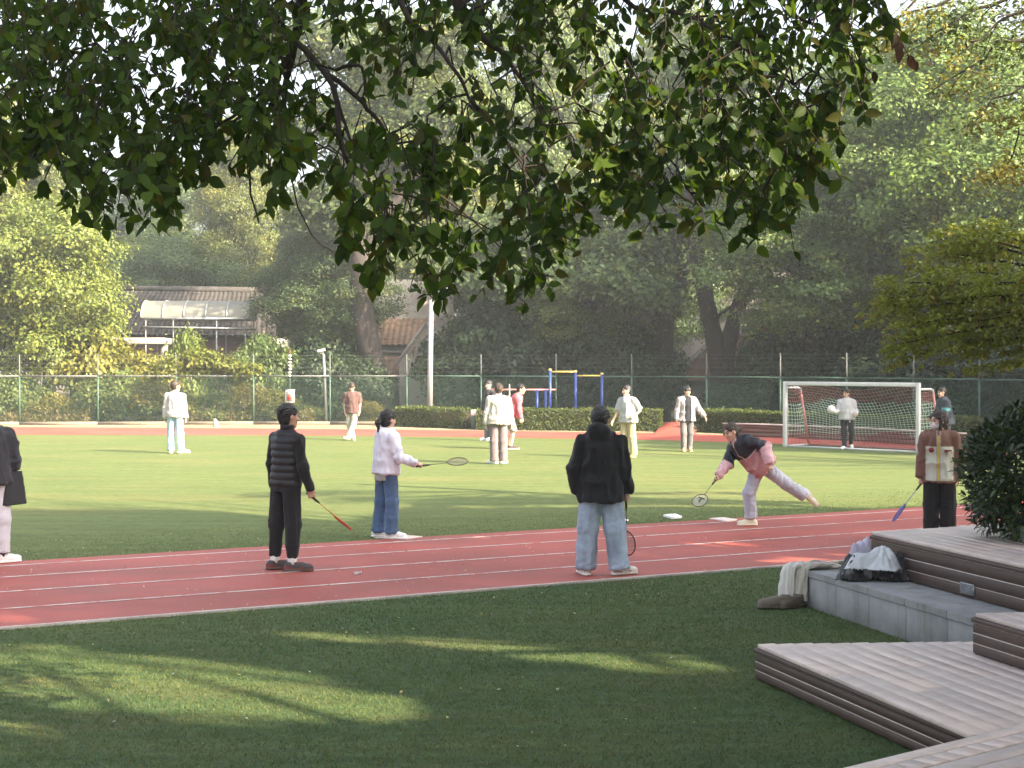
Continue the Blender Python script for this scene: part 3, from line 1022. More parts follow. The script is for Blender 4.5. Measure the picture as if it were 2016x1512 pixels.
# left house with grey tiled roof and a barrel canopy before it
hA = empty('grey_tiled_house', (-15.2, 70, 0), 'low house with weathered grey tile roof behind the barrel canopy', 'building')
ea, eb = np.array((-20.5, 68.5, 3.55)), np.array((-10.6, 68.5, 3.45))
ra, rb = np.array((-17.6, 72.5, 5.75)), np.array((-11.6, 72.5, 5.65))
tiled_roof(hA, ea, eb, rb + (0.4, 0, 0), ra + (-2.2, 0, 0), M['roof_grey'])
MB().tube([ra + (-2.3, 0, 0.1), rb + (0.5, 0, 0.1)], 0.16, 8).build('ridge', M['roof_grey'], hA, True)
tiled_roof(hA, (eb[0], 76.5, 3.4), (ea[0], 76.5, 3.4), ra + (-2.2, 0.02, 0), rb + (0.4, 0.02, 0), M['roof_grey'])
wall_box(hA, (-20, 69.0), (-10.9, 69.0), 0, 3.5, 0.2, M['brick_wall'])
wall_box(hA, (-10.9, 69.0), (-10.9, 76.2), 0, 3.45, 0.2, M['wall_grey'])
for x in (-18.2, -15.6, -13.0):
    w_ = MB().box((x, 68.88, 1.9), (0.5, 0, 0), (0, 0.03, 0), (0, 0, 0.6)).build('window', M['white_paint'], hA)
    for sx in (-0.24, 0.24):
        MB().box((x + sx, 68.84, 1.9), (0.21, 0, 0), (0, 0.02, 0), (0, 0, 0.53)).build('pane', M['dark'], w_)
m_, n_, b_ = new_mat('milky_polycarbonate')
b_.inputs['Base Color'].default_value = (0.30, 0.30, 0.265, 1); b_.inputs['Roughness'].default_value = 0.35
tr_ = n_.nodes.new('ShaderNodeBsdfTranslucent'); tr_.inputs['Color'].default_value = (0.27, 0.28, 0.23, 1)
mx_ = n_.nodes.new('ShaderNodeMixShader'); mx_.inputs[0].default_value = 0.45
n_.links.new(b_.outputs[0], mx_.inputs[1]); n_.links.new(tr_.outputs[0], mx_.inputs[2]); n_.links.new(mx_.outputs[0], n_.nodes['Material Output'].inputs['Surface'])
M['poly'] = m_
bc = empty('barrel_canopy', (-13.8, 64.5, 0), 'milky plastic barrel vault canopy on white frame before the grey roof', 'canopy')
x0, x1, yb, zb, rr = -15.45, -11.0, 64.5, 4.15, 0.78
npan = 5
for i in range(npan):
    V, Q = [], []
    xa, xb = x0 + (x1 - x0) * i / npan + 0.015, x0 + (x1 - x0) * (i + 1) / npan - 0.015
    for k in range(13):
        t = math.pi * k / 12
        for x in (xa, xb):
            V.append((x, yb - 1.05 * math.cos(t), zb + rr * math.sin(t)))
    for k in range(12): Q.append((2 * k, 2 * k + 1, 2 * k + 3, 2 * k + 2))
    MB().add(V, Q).build('canopy_panel', M['poly'], bc, True)
for i in range(npan + 1):
    x = x0 + (x1 - x0) * i / npan
    MB().tube([(x, yb - 1.06 * math.cos(math.pi * k / 12), zb + (rr + 0.01) * math.sin(math.pi * k / 12)) for k in range(13)], 0.035, 6).build('hoop', M['steel'], bc, True)
for yy in (-1.05, 1.05):
    MB().tube([(x0, yb + yy, zb), (x1, yb + yy, zb)], 0.05, 8).build('side_rail', M['steel'], bc, True)
    MB().tube([(x0 + 0.1, yb + yy - 0.1, zb - 0.35), (x1, yb + yy - 0.1, zb - 0.42)], 0.04, 8).build('beam', M['grey_paint'] if yy > 0 else M['steel'], bc, True)
    for x in (x0 + 0.2, x0 + 1.35, x1 - 1.3, x1 - 0.1):
        MB().tube([(x, yb + yy, 0), (x, yb + yy, zb)], 0.03, 8).build('column', M['grey_paint'], bc, True)
# little flat porch roof with plants, left of the canopy columns
pr = empty('porch_slab', (-14.6, 61.8, 0), 'pale flat porch slab overgrown with creeper behind the fence', 'porch')
bevel(MB().box((-15.0, 61.8, 3.18), (1.05, 0, 0), (0, 0.8, 0), (0, 0, 0.13)).build('slab', M['wall_grey'], pr), 0.03)
for x in (-15.9, -14.1):
    MB().box((x, 61.8, 1.52), (0.12, 0, 0), (0, 0.12, 0), (0, 0, 1.52)).build('pillar', M['wall_grey'], pr)
# middle house between the trunks
hB = empty('cream_house', (-4.6, 66, 0), 'cream walled house with tan tile roof between two dark trunks', 'building')
tiled_roof(hB, (-7.4, 64.5, 3.0), (-3.4, 64.5, 3.0), (-3.4, 67.5, 4.25), (-7.4, 67.5, 4.25), M['roof_tan'])
wall_box(hB, (-7.6, 67.6), (-2.6, 67.6), 0, 6.0, 0.2, M['plaster'])
wall_box(hB, (-7.2, 65.0), (-3.2, 65.0), 0, 3.0, 0.2, M['wall_white'])
for z, w in ((2.78, 0.10), (2.46, 0.08)):
    MB().bar((-7.4, 64.8, z), (-3.3, 64.8, z), 0.25, w).build('eaves_band', M['wall_white'], hB)
tiled_roof(hB, (-6.6, 62.6, 1.7), (-4.2, 62.6, 1.7), (-4.0, 64.7, 2.55), (-6.8, 64.7, 2.55), M['roof_tan'])
# gable end to its right
V = [(-4.6, 62.2, 2.4), (-3.55, 62.2, 3.9), (-2.2, 62.2, 2.4), (-2.2, 62.2, 0), (-4.6, 62.2, 0)]
MB().add(V, None, [(0, 1, 2), (0, 2, 3), (0, 3, 4)]).build('gable_wall', M['plaster'], hB)
MB().bar((-4.75, 62.1, 2.22), (-3.5, 62.1, 3.98), 0.3, 0.10).build('verge_board', M['wall_grey'], hB)
MB().bar((-3.5, 62.1, 3.98), (-2.1, 62.1, 2.3), 0.3, 0.10).build('verge_board', M['wall_grey'], hB)
w_ = MB().box((-6.2, 64.88, 1.9), (0.5, 0, 0), (0, 0.03, 0), (0, 0, 0.4)).build('window', M['white_paint'], hB)
MB().box((-6.2, 64.84, 1.9), (0.42, 0, 0), (0, 0.02, 0), (0, 0, 0.33)).build('pane', M['dark'], w_)
# right house: steep gabled tan roof and a pale upper storey
hC = empty('tan_gabled_house', (8.2, 62, 0), 'house with sunlit tan tiled hip roof seen between forked trunks', 'building')
tiled_roof(hC, (6.2, 59.0, 1.55), (13.8, 59.0, 1.55), (14.2, 61.5, 3.45), (8.35, 61.5, 3.45), M['roof_tan'], course=0.24, amp=0.035)
MB().bar((6.15, 58.95, 1.62), (8.35, 61.4, 3.52), 0.18, 0.10).build('hip_tiles', M['plaster'], hC)
wall_box(hC, (6.6, 59.6), (13.8, 59.6), 0, 1.7, 0.2, M['plaster'])
hD = empty('pale_upper_house', (11.5, 72, 0), 'taller grey roofed white house behind the right hand trees', 'building')
wall_box(hD, (9.4, 70.0), (16.5, 70.0), 0, 4.9, 0.2, M['wall_white'])
wall_box(hD, (6.0, 74.0), (10.4, 74.0), 0, 6.3, 0.3, M['wall_grey'])
tiled_roof(hD, (9.0, 69.4, 4.7), (17.0, 69.4, 4.7), (16.0, 73.0, 6.6), (10.4, 73.0, 6.6), M['roof_grey'])
for x in (11.0, 12.6, 14.6):
    w_ = MB().box((x, 69.87, 3.6), (0.55, 0, 0), (0, 0.03, 0), (0, 0, 0.5)).build('window', M['white_paint'], hD)
    MB().box((x, 69.83, 3.6), (0.47, 0, 0), (0, 0.02, 0), (0, 0, 0.42)).build('pane', M['dark'], w_)
bn = P(1502, 648, 60)
fl = MB()
V, Q = [], []
for i in range(9):
    for j in range(5):
        u, v = i / 8, j / 4
        V.append(bn + (-0.35 + u * 0.7, 0.12 * math.sin(5 * u + v), 0.18 - v * 0.36 - 0.06 * math.sin(4 * u)))
for i in range(8):
    for j in range(4): Q.append((i * 5 + j, (i + 1) * 5 + j, (i + 1) * 5 + j + 1, i * 5 + j + 1))
ban = empty('red_banner', bn + (0, 0, -2.6), 'small bright red banner among the trees above the tan roof', 'banner')
o = fl.add(V, Q).build('cloth', M['red_paint'], ban, True)
so = o.modifiers.new('thick', 'SOLIDIFY'); so.thickness = 0.01
MB().tube([(bn[0] - 0.36, bn[1], 0), (bn[0] - 0.36, bn[1], bn[2] + 0.3)], 0.03, 8).build('staff', M['steel'], ban, True)
# ------------------------------------------------------------------ trees
def add_object_tint(mat):
    """multiply leaf colour by the object's own display colour so copies can differ"""
    n = mat.node_tree
    a = [x for x in n.nodes if x.type == 'ATTRIBUTE'][0]
    oi = n.nodes.new('ShaderNodeObjectInfo')
    links = [l for l in n.links if l.from_node == a]
    m = n.nodes.new('ShaderNodeMix'); m.data_type = 'RGBA'; m.blend_type = 'MULTIPLY'; m.inputs[0].default_value = 1.0
    tos = [l.to_socket for l in links]
    n.links.new(a.outputs['Color'], m.inputs[6]); n.links.new(oi.outputs['Color'], m.inputs[7])
    for t in tos: n.links.new(m.outputs[2], t)


for k in ('leaf', 'leaf_dark'): add_object_tint(M[k])


def sphere_pts(n):
    v = rng.normal(0, 1, (n, 3))
    return v / np.linalg.norm(v, axis=1)[:, None]


def cloud(lobes, n_clusters, per, sigma, fill=0.18):
    """leaf centres + outward normals over a set of ellipsoid lobes (c, r)"""
    lobes = [(np.asarray(c, float), np.asarray(r, float)) for c, r in lobes]
    wts = np.array([(r[0] * r[1] + r[0] * r[2] + r[1] * r[2]) for c, r in lobes]); wts /= wts.sum()
    pick = rng.choice(len(lobes), n_clusters, p=wts)
    c = np.array([lobes[i][0] for i in pick]); r = np.array([lobes[i][1] for i in pick])
    d = sphere_pts(n_clusters); d[:, 2] = np.where(d[:, 2] < -0.3, -d[:, 2] * 0.4, d[:, 2])
    cc = c + d * r * rng.uniform(0.78, 1.08, n_clusters)[:, None]
    # drop cluster centres deep inside another lobe
    keep = np.ones(n_clusters, bool)
    for lc, lr in lobes:
        keep &= (((cc - lc) / (lr * 0.72)) ** 2).sum(1) > 1
    cc, d = cc[keep], d[keep]
    m = len(cc)
    flat = np.array((1.0, 1.0, 0.6))
    C = (cc[:, None] + rng.normal(0, 1, (m, per, 3)) * sigma * flat).reshape(-1, 3)
    Nr = np.repeat(d, per, 0) + np.array((0, 0, 0.45))
    cl = np.repeat(np.arange(m), per)
    nf = int(len(C) * fill)
    pk = rng.choice(len(lobes), nf, p=wts)
    Ci = np.array([lobes[i][0] for i in pk]) + sphere_pts(nf) * np.array([lobes[i][1] for i in pk]) * (rng.random(nf) ** 0.5 * 0.75)[:, None]
    return np.concatenate([C, Ci]), np.concatenate([Nr, sphere_pts(nf)]), np.concatenate([cl, np.full(nf, -1)])


def crown_mesh(name, lobes, n_clusters, per, sigma, size, base, alt, alt_share, var=0.22, fill=0.18, keep=None, mat='leaf'):
    C, Nr, cl = cloud(lobes, n_clusters, per, sigma, fill)
    if keep is not None:
        k = keep(C)
        C, Nr, cl = C[k], Nr[k], cl[k]
    V, T = leaf_quads(C, Nr, size, jit=0.4)
    clr = rng.random(n_clusters + 1)
    f = np.where(clr[cl] < alt_share, 0.75, 0.0) * rng.uniform(0.4, 1, len(C))
    tone = (0.82 + 0.36 * rng.random(n_clusters + 1))[cl]
    cols = leaf_cols(len(C), base, var, alt, f) * tone[:, None]
    return wmesh(name, V, T, M[mat], np.repeat(cols, 4, 0))


def tree_lobes(h, r, z0, n, seed, squash=0.75):
    g_ = np.random.default_rng(seed)
    n = int(n * 2.6)
    L = []
    for i in range(n):
        t = (i + 0.5) / n
        a = i * 2.4 + g_.uniform(-0.4, 0.4)
        prof = math.sin(math.pi * min(0.97, 0.16 + 0.80 * t)) ** 0.75
        rad = r * prof * g_.uniform(0.35, 0.88)
        z = z0 + (h - z0) * (0.10 + 0.80 * t)
        s = r * g_.uniform(0.19, 0.33) * (0.75 + 0.4 * prof)
        L.append(((rad * math.cos(a), rad * math.sin(a), z), (s, s, s * squash)))
    L.append(((0, 0, (z0 + h) / 2), (r * 0.45, r * 0.45, (h - z0) * 0.38)))
    return L


def trunk_mesh(name, h, r0, lobes, seed, mat='bark', lean=(0, 0), fork=0.45):
    g_ = np.random.default_rng(seed)
    mb = MB()
    pts, rad = [], []
    n = 9
    for i in range(n):
        t = i / (n - 1)
        pts.append((lean[0] * t * h + 0.12 * math.sin(3 * t + seed), lean[1] * t * h + 0.12 * math.cos(2.3 * t + seed), h * t * 0.85))
        rad.append(r0 * (1.25 - 0.25 * min(1, t * 6)) * (1 - 0.75 * t))
    mb.tube(pts, rad, 10)
    for i, (c, r) in enumerate(lobes[:-1:2]):
        t = fork * g_.uniform(0.7, 1.35)
        k = min(n - 2, int(t * (n - 1)))
        a = np.array(pts[k]); b = np.array(c)
        m1 = a * 0.55 + b * 0.45 + np.array((0, 0, 0.12 * np.linalg.norm(b - a))) + g_.normal(0, 0.15, 3)
        mb.tube([a, m1, b, b + (b - m1) * 0.25], [rad[k] * 0.5, rad[k] * 0.34, rad[k] * 0.16, 0.015], 6)
    return mb.mesh(name, M[mat], True)


# shared species meshes -------------------------------------------------
SPEC = {}


def species(key, h, r, z0, nl, seed, base, alt, share, clusters, per=26, sigma=0.42, size=0.26, r0=0.3, squash=0.75, fill=0.18):
    L = tree_lobes(h, r, z0, nl, seed, squash)
    SPEC[key] = (crown_mesh(key + '_crown', L, clusters, per, sigma, size, base, alt, share, fill=fill),
                 trunk_mesh(key + '_trunk', h, r0, L, seed), h, r)


GREEN, YEL, DARK, OLIVE = (0.068, 0.096, 0.032), (0.15, 0.145, 0.034), (0.027, 0.046, 0.020), (0.098, 0.116, 0.034)
species('camphor', 15, 5.2, 4.2, 17, 3, GREEN, YEL, 0.12, 1900, per=52, sigma=0.34, size=0.17)
species('broad', 13, 5.5, 3.2, 15, 5, GREEN, YEL, 0.22, 1900, per=52, sigma=0.34, size=0.17)
species('tall', 18, 4.4, 4.0, 19, 8, GREEN, YEL, 0.15, 1900, per=52, sigma=0.34, size=0.17)
species('bright', 9.5, 3.7, 1.2, 17, 11, OLIVE, YEL, 0.35, 2300, per=30, sigma=0.28, size=0.16)
species('shrub', 2.9, 1.7, 0.25, 11, 14, DARK, GREEN, 0.25, 420, per=24, sigma=0.24, size=0.17, r0=0.08)
species('wild', 2.0, 1.25, 0.1, 9, 17, OLIVE, YEL, 0.35, 300, per=24, sigma=0.2, size=0.14, r0=0.04)
_used = {}


def plant(key, name, px, d, label, cat='tree', group='trees beyond the far fence', sc=1.0, scz=None, tint=(1, 1, 1), rz=None, zb=0.0, x=None):
    crown, trunk, h, r = SPEC[key]
    loc = ((px - 1008) * d / F_PX if x is None else x, d, zb)
    t = empty(name, loc, label, cat, group, rng.uniform(0, 6.28) if rz is None else rz)
    t.scale = (sc, sc, scz or sc)
    c = link('crown', crown, t); c.color = (*tint, 1)
    link('trunk', trunk, t)
    return t


ORD = 'first second third fourth fifth sixth seventh eighth ninth tenth eleventh twelfth thirteenth fourteenth fifteenth sixteenth seventeenth eighteenth nineteenth twentieth'.split()
plant('bright', 'yellow_green_tree', 95, 60.5, 'bright yellow green tree rising over the fence at the photo\'s left', sc=0.98, tint=(1.2, 1.35, 0.95))
plant('bright', 'yellow_green_tree', -60, 66, 'tall pale yellow tree behind the bright one at the left edge', sc=1.3, scz=1.6, tint=(1.0, 1.05, 0.8))
plant('broad', 'grey_green_tree', 300, 84, 'hazy grey green tree directly behind the grey tiled house', sc=0.95, scz=0.74, tint=(1.1, 1.25, 1.3))
plant('tall', 'pale_yellow_tree', 465, 90, 'tall thin pale yellow tree far behind the barrel canopy', sc=0.7, scz=0.98, tint=(1.6, 1.4, 0.9))
plant('broad', 'grey_green_tree', 560, 82, 'hazy tree right of the grey tiled house beyond its ridge', sc=0.7, scz=0.60, tint=(1.3, 1.45, 1.4))
plant('camphor', 'round_green_tree', 640, 64, 'dark rounded tree right of the barrel canopy behind the post', sc=0.62, scz=0.53, tint=(0.72, 0.85, 0.85))
plant('shrub', 'leafy_bush', 522, 60, 'pale green bush covering the right end of barrel canopy', 'bush', 'bushes behind the far fence', sc=0.8, scz=1.15, tint=(2.6, 2.4, 1.6), zb=0)
plant('tall', 'overgrown_tree', 800, 74, 'tall tree hidden above the cream house behind overhanging leaves', sc=1.15, scz=1.1, tint=(1.3, 1.2, 0.9))
plant('broad', 'overgrown_tree', 985, 70, 'tree behind the grey lamp pole with dull green crown', sc=0.85, scz=0.75, tint=(1.2, 1.35, 1.3))
plant('camphor', 'yellow_topped_tree', 1168, 61, 'round crowned tree with a yellow lit top behind exercise bars', sc=0.66, scz=0.545, tint=(1.9, 1.9, 1.3))
plant('camphor', 'overgrown_tree', 1290, 67, 'green tree right of the yellow topped tree', sc=0.6, scz=0.58, tint=(1.3, 1.5, 1.4))
plant('tall', 'overgrown_tree', 1330, 84, 'tall back row tree behind the forked trunks', sc=1.05, scz=1.27, tint=(1.4, 1.4, 1.1))
plant('tall', 'overgrown_tree', 1085, 76, 'very tall back row tree above the exercise bars', sc=1.0, scz=1.24, tint=(1.4, 1.4, 1.1))
plant('camphor', 'overgrown_tree', 1600, 54, 'dark leaning tree above the football goal', sc=0.8, scz=0.66, tint=(1.5, 1.75, 1.6))
plant('tall', 'overgrown_tree', 1725, 56, 'tall blue green tree behind the goal reaching the white sky', sc=1.0, scz=0.80, tint=(1.6, 1.9, 1.7))
plant('camphor', 'overgrown_tree', 1860, 51.5, 'large sunlit tree towering behind the spreading maple', sc=1.0, scz=0.96, tint=(1.6, 1.8, 1.3))
plant('broad', 'overgrown_tree', 2120, 60, 'tall yellowish tree cut by the right edge of photo', sc=1.0, scz=1.0, tint=(1.5, 1.5, 1.0))
plant('broad', 'overgrown_tree', 1480, 78, 'back row tree behind the red banner', sc=0.8, scz=0.9, tint=(0.9, 0.95, 0.95))
for i, (px, d, s) in enumerate([(60, 104, 1.05), (240, 110, 0.8), (640, 108, 0.95), (860, 104, 1.15), (1080, 102, 1.1), (1270, 110, 1.2), (1480, 106, 1.0), (1960, 104, 0.75), (1130, 96, 1.25), (300, 100, 0.95), (700, 98, 1.15), (2080, 104, 1.2)]):
    plant(('tall', 'broad', 'camphor')[i % 3], 'distant_tree', px, d, ORD[i] + ' hazy distant tree from the left behind all other trees', group='hazy distant trees', sc=s, scz=s, tint=(0.9, 1.0, 1.0))
# understorey behind the fence
und = [(640, 60, 0.85), (700, 60.5, 0.7), (900, 60, 0.7), (930, 60.5, 1.0), (1010, 60.5, 1.0), (1100, 60, 1.0), (1190, 59, 0.9), (1265, 58, 0.75),
       (1470, 56, 0.7), (1540, 55, 0.8), (1620, 54, 0.8), (1700, 52.5, 0.95), (1790, 51, 1.0), (1880, 50, 1.0), (1970, 48, 1.1), (2060, 46, 1.1)]
for i, (px, d, s) in enumerate(und):
    plant('shrub', 'evergreen_shrub', px, d, ORD[i] + ' dark evergreen shrub from the left in the row behind the fence', 'shrub', 'dark shrubs behind the fence', sc=s * 1.15, scz=s * (1.05 + 0.2 * math.sin(i * 2.1)), tint=(0.75, 0.85, 0.9))
for i, (px, d, s, sz) in enumerate([(925, 61.5, 1.1, 1.4), (985, 62, 1.4, 1.7), (1120, 61.5, 1.4, 1.6), (1215, 61, 1.3, 1.5), (1268, 60.5, 0.9, 1.2), (1500, 57.5, 0.7, 1.2), (1632, 56.5, 1.3, 1.7), (1722, 55.5, 1.4, 1.8), (1815, 54, 1.5, 1.75), (1905, 52.5, 1.5, 1.8), (2000, 51, 1.5, 1.9), (650, 63, 1.2, 1.3)]):
    plant('shrub', 'broadleaf_shrub', px, d, ORD[i] + ' tall dark broadleaf shrub counting along the rear of the fence row' if i < 12 else 'tall dark broadleaf shrub left of the thick leaning trunk', 'shrub', 'dark shrubs behind the fence', sc=s, scz=sz, tint=(0.95, 1.1, 1.05))
wildl = [(-60, 58.2, 1.0), (30, 58.4, 0.95), (95, 58.3, 0.8), (165, 58.6, 0.85), (230, 58.3, 1.05), (300, 58.7, 0.95), (365, 58.4, 0.85), (430, 58.5, 0.9), (490, 58.3, 0.75), (545, 58.5, 0.7), (600, 58.3, 0.6), (720, 58.1, 0.55)]
for i, (px, d, s) in enumerate(wildl):
    tn = [(1.35, 1.3, 0.9), (0.9, 1.05, 0.9), (1.6, 1.25, 0.9)][i % 3]
    if px > 450: tn = tuple(c * 0.65 for c in tn)
    plant('wild', 'wild_shrub', px, d, ORD[i] + ' wild yellow green shrub from the left against the fence mesh', 'shrub', 'wild shrubs along the left fence', sc=s, scz=s * (0.8 + 0.25 * math.sin(i * 1.7)), tint=tn)
# taller yellow shrubs above the rail at left
plant('wild', 'tall_shrub', 190, 59.6, 'tall pale shrub left of the porch slab', 'shrub', 'wild shrubs along the left fence', sc=1.3, scz=1.75, tint=(1.5, 1.35, 0.9))
plant('wild', 'tall_shrub', 285, 60.2, 'tall pale shrub below the porch slab', 'shrub', 'wild shrubs along the left fence', sc=1.25, scz=1.35, tint=(1.5, 1.35, 0.9))
# dry weeds at the fence foot
def weeds():
    n = 9000
    px = rng.uniform(-150, 620, n); d = 57.6 + rng.normal(0, 0.25, n)
    x = (px - 1008) * d / F_PX
    keep = vnoise(np.stack([x * 0.9, d * 0, d * 0], 1), 9) > 0.3
    x, d = x[keep], d[keep]; n = len(x)
    C = np.stack([x, d, np.abs(rng.normal(0.18, 0.16, n)) + 0.04], 1)
    V, T = leaf_quads(C, sphere_pts(n), 0.17, aspect=0.22)
    c = leaf_cols(n, (0.22, 0.17, 0.075), 0.3, (0.14, 0.14, 0.045), 0.35)
    return link('dry_weeds', wmesh('dry_weeds', V, T, M['leaf'], np.repeat(c, 4, 0)))


tag(weeds(), 'dry straw coloured weeds along the foot of the fence', 'weeds', None, 'stuff')
# creeper heaped over the fence
vc = P(398, 728, 57.0)
vine = empty('creeper_vine', (vc[0], 57.0, 0), 'bright yellow green creeper heaped over the fence rail', 'vine')
L = []
for i in range(13):
    t = i / 12
    L.append(((vc[0] - 1.75 + 3.6 * t, 57.0 + rng.normal(0, 0.1), 1.95 + 0.32 * math.sin(3.1 * t) * 1 + rng.normal(0, 0.09)), (0.34, 0.34, 0.30 + 0.12 * math.sin(3.14 * t))))
cm = crown_mesh('creeper_leaves', [((np.array(c) - (vc[0], 57.0, 0)), r) for c, r in L], 330, 16, 0.14, 0.16, (0.11, 0.135, 0.022), (0.16, 0.16, 0.03), 0.4, fill=0.3)
link('crown', cm, vine)
for i in range(7):
    x = -1.5 + i * 0.5
    MB().tube([(vc[0] + x, 57.1, 0), (vc[0] + x + 0.1, 57.08, 1.0), (vc[0] + x * 0.9, 57.02, 1.95)], [0.02, 0.015, 0.01], 5).build('stem', M['bark'], vine, True)
# sapling behind it
plant('wild', 'sapling', 375, 60.8, 'leafy sapling growing up before the barrel canopy columns', 'sapling', None, sc=0.85, scz=1.75, tint=(1.2, 1.4, 0.9))

# big old trunks that stand free ---------------------------------------
def old_trunk(name, label, paths, lobes, tint, d, ivy=0, n_cl=500, base_col=GREEN):
    a0 = P(*paths[0][0][:2], d); base = (a0[0], d, 0)
    t = empty(name, base, label, 'tree', 'trees beyond the far fence')
    mb = MB()
    for path in paths:
        pts = [P(x, y, d + (q[0] if q else 0)) for x, y, r, *q in path]
        rad = [r * d / F_PX for x, y, r, *q in path]
        # smooth the path
        Pp, Rr = [], []
        for i in range(len(pts) - 1):
            for k in range(5):
                s = k / 5
                p0 = pts[max(0, i - 1)]; p1 = pts[i]; p2 = pts[i + 1]; p3 = pts[min(len(pts) - 1, i + 2)]
                Pp.append(0.5 * ((2 * p1) + (-p0 + p2) * s + (2 * p0 - 5 * p1 + 4 * p2 - p3) * s * s + (-p0 + 3 * p1 - 3 * p2 + p3) * s ** 3))
                Rr.append((rad[i] * (1 - s) + rad[i + 1] * s) * rng.uniform(0.93, 1.07))
        Pp.append(pts[-1]); Rr.append(rad[-1])
        mb.tube(Pp, Rr, 10)
        if path is paths[0]:
            Pp0 = Pp
    mb.build('trunk', M['bark'], t, True)
    if lobes:
        LL_ = []
        for x, y, rx, rz_, *q in lobes:
            c = P(x, y, d + (q[0] if q else 0)) - base
            LL_.append((c, (rx * d / F_PX, rx * d / F_PX, rz_ * d / F_PX)))
        c = link('crown', crown_mesh(name + '_crown', LL_, n_cl, 26, 0.40, 0.24, base_col, YEL, 0.18), t)
        c.color = (*tint, 1)
    if ivy:
        pts = np.array([Pp0[i] for i in rng.integers(0, len(Pp0), ivy)]) + rng.normal(0, 0.22, (ivy, 3)) - np.array(base)
        V, T = leaf_quads(pts, sphere_pts(ivy), 0.16)
        c = leaf_cols(ivy, (0.10, 0.085, 0.035), 0.3, (0.16, 0.11, 0.05), 0.4)
        tag(link('ivy', wmesh('ivy', V, T, M['leaf'], np.repeat(c, 4, 0)), t), None, None, None, 'stuff')
    return t


old_trunk('old_tree', 'old dark tree with thick leaning trunk before the cream house', [[(752, 836, 24), (742, 740, 22), (722, 660, 23), (712, 600, 22), (708, 500, 20), (690, 380, 16), (660, 250, 12)],
          [(708, 520, 14), (760, 420, 11), (830, 330, 8), (880, 250, 5)]],
          [(660, 420, 90, 60), (760, 300, 110, 70), (640, 260, 90, 70, 1), (860, 240, 100, 60), (740, 130, 130, 80, 2), (880, 90, 110, 70, -1), (620, 100, 100, 70), (815, 525, 50, 28, -1.5), (900, 560, 50, 35, -1.5)], (0.95, 1.0, 0.9), 61.5, 0, 800)
old_trunk('old_tree', 'old dark tree with straight trunk behind the parallel bars', [[(1078, 838, 20), (1076, 740, 17), (1075, 650, 16), (1078, 560, 15), (1085, 440, 12)], [(1076, 600, 9), (1030, 500, 7), (990, 430, 5)]],
          [(1040, 480, 70, 50), (1110, 430, 80, 55), (1090, 560, 80, 40, -1), (1000, 560, 60, 40, -1)], (0.75, 0.9, 0.9), 60.5, 0, 420)
old_trunk('old_tree', 'crooked tree with knobbly sunlit trunk left of tan roof', [[(1300, 840, 22), (1305, 760, 18), (1308, 700, 17), (1310, 640, 17), (1307, 605, 18), (1325, 575, 14), (1345, 540, 10), (1370, 500, 7)], [(1303, 600, 9), (1290, 570, 6), (1280, 540, 4)]],
          [(1250, 500, 80, 55), (1190, 560, 75, 45, -1), (1270, 590, 60, 35, -1.5), (1330, 440, 80, 60)], (0.95, 1.1, 1.0), 59.5, 300, 560)
old_trunk('old_tree', 'great forked tree with ivy covered trunk beside the tan roof', [[(1428, 840, 30), (1424, 760, 26), (1420, 710, 24), (1402, 650, 18), (1390, 590, 17), (1378, 530, 17), (1366, 470, 16), (1362, 380, 13), (1380, 250, 9)],
          [(1424, 715, 20), (1440, 650, 15), (1455, 600, 15), (1475, 560, 13), (1492, 535, 9), (1520, 480, 6)], [(1410, 690, 5), (1414, 650, 4.5), (1412, 625, 4), (1430, 610, 3.5), (1445, 600, 3)], [(1378, 550, 6), (1345, 560, 5), (1310, 575, 3)]],
          [(1400, 300, 110, 70), (1480, 420, 80, 50), (1330, 330, 90, 60), (1500, 280, 110, 70), (1440, 150, 130, 80, 2), (1560, 440, 70, 45)], (0.8, 0.95, 0.95), 58.0, 1100, 700)

# ------------------------------------------------------------------ trees outside the frame that shade the near ground
TAN_EL = math.tan(SUN_EL)


def ell_g(x, y, rx, ry, slope=0.0):
    """sunlit patch on the ground, given around a photo pixel, as ground ellipse data"""
    c = G(x, y)[:2]
    rx, ry = rx * 1.12, ry * 1.75
    ax = G(x + rx, y + slope * rx)[:2] - c
    ay = G(x, y - ry)[:2] - G(x, y + ry)[:2]
    return c, ax, ay / 2


PATCH = [ell_g(330, 1332, 330, 26, 0.05), ell_g(960, 1272, 420, 9, 0.05), ell_g(250, 1400, 200, 10, 0.0), ell_g(200, 1345, 260, 36, 0.05), ell_g(520, 1392, 330, 26, 0.04), ell_g(840, 1378, 160, 10, 0.0), ell_g(80, 1300, 160, 20, 0.05), ell_g(820, 1262, 260, 9, 0.03), ell_g(1080, 1285, 230, 15, 0.10), ell_g(1290, 1312, 190, 13, 0.06),
         ell_g(600, 1252, 60, 8, 0), ell_g(20, 1225, 60, 12, 0), ell_g(1420, 1074, 90, 5, 0.03), ell_g(1590, 1100, 110, 7, -0.02), ell_g(1100, 1070, 60, 4, 0.05), ell_g(950, 1062, 70, 4, 0.05), ell_g(1240, 1092, 80, 5, 0.08), ell_g(1690, 1130, 50, 6, 0)]
PM = [(c, np.linalg.inv(np.stack([a, b], 1))) for c, a, b in PATCH]


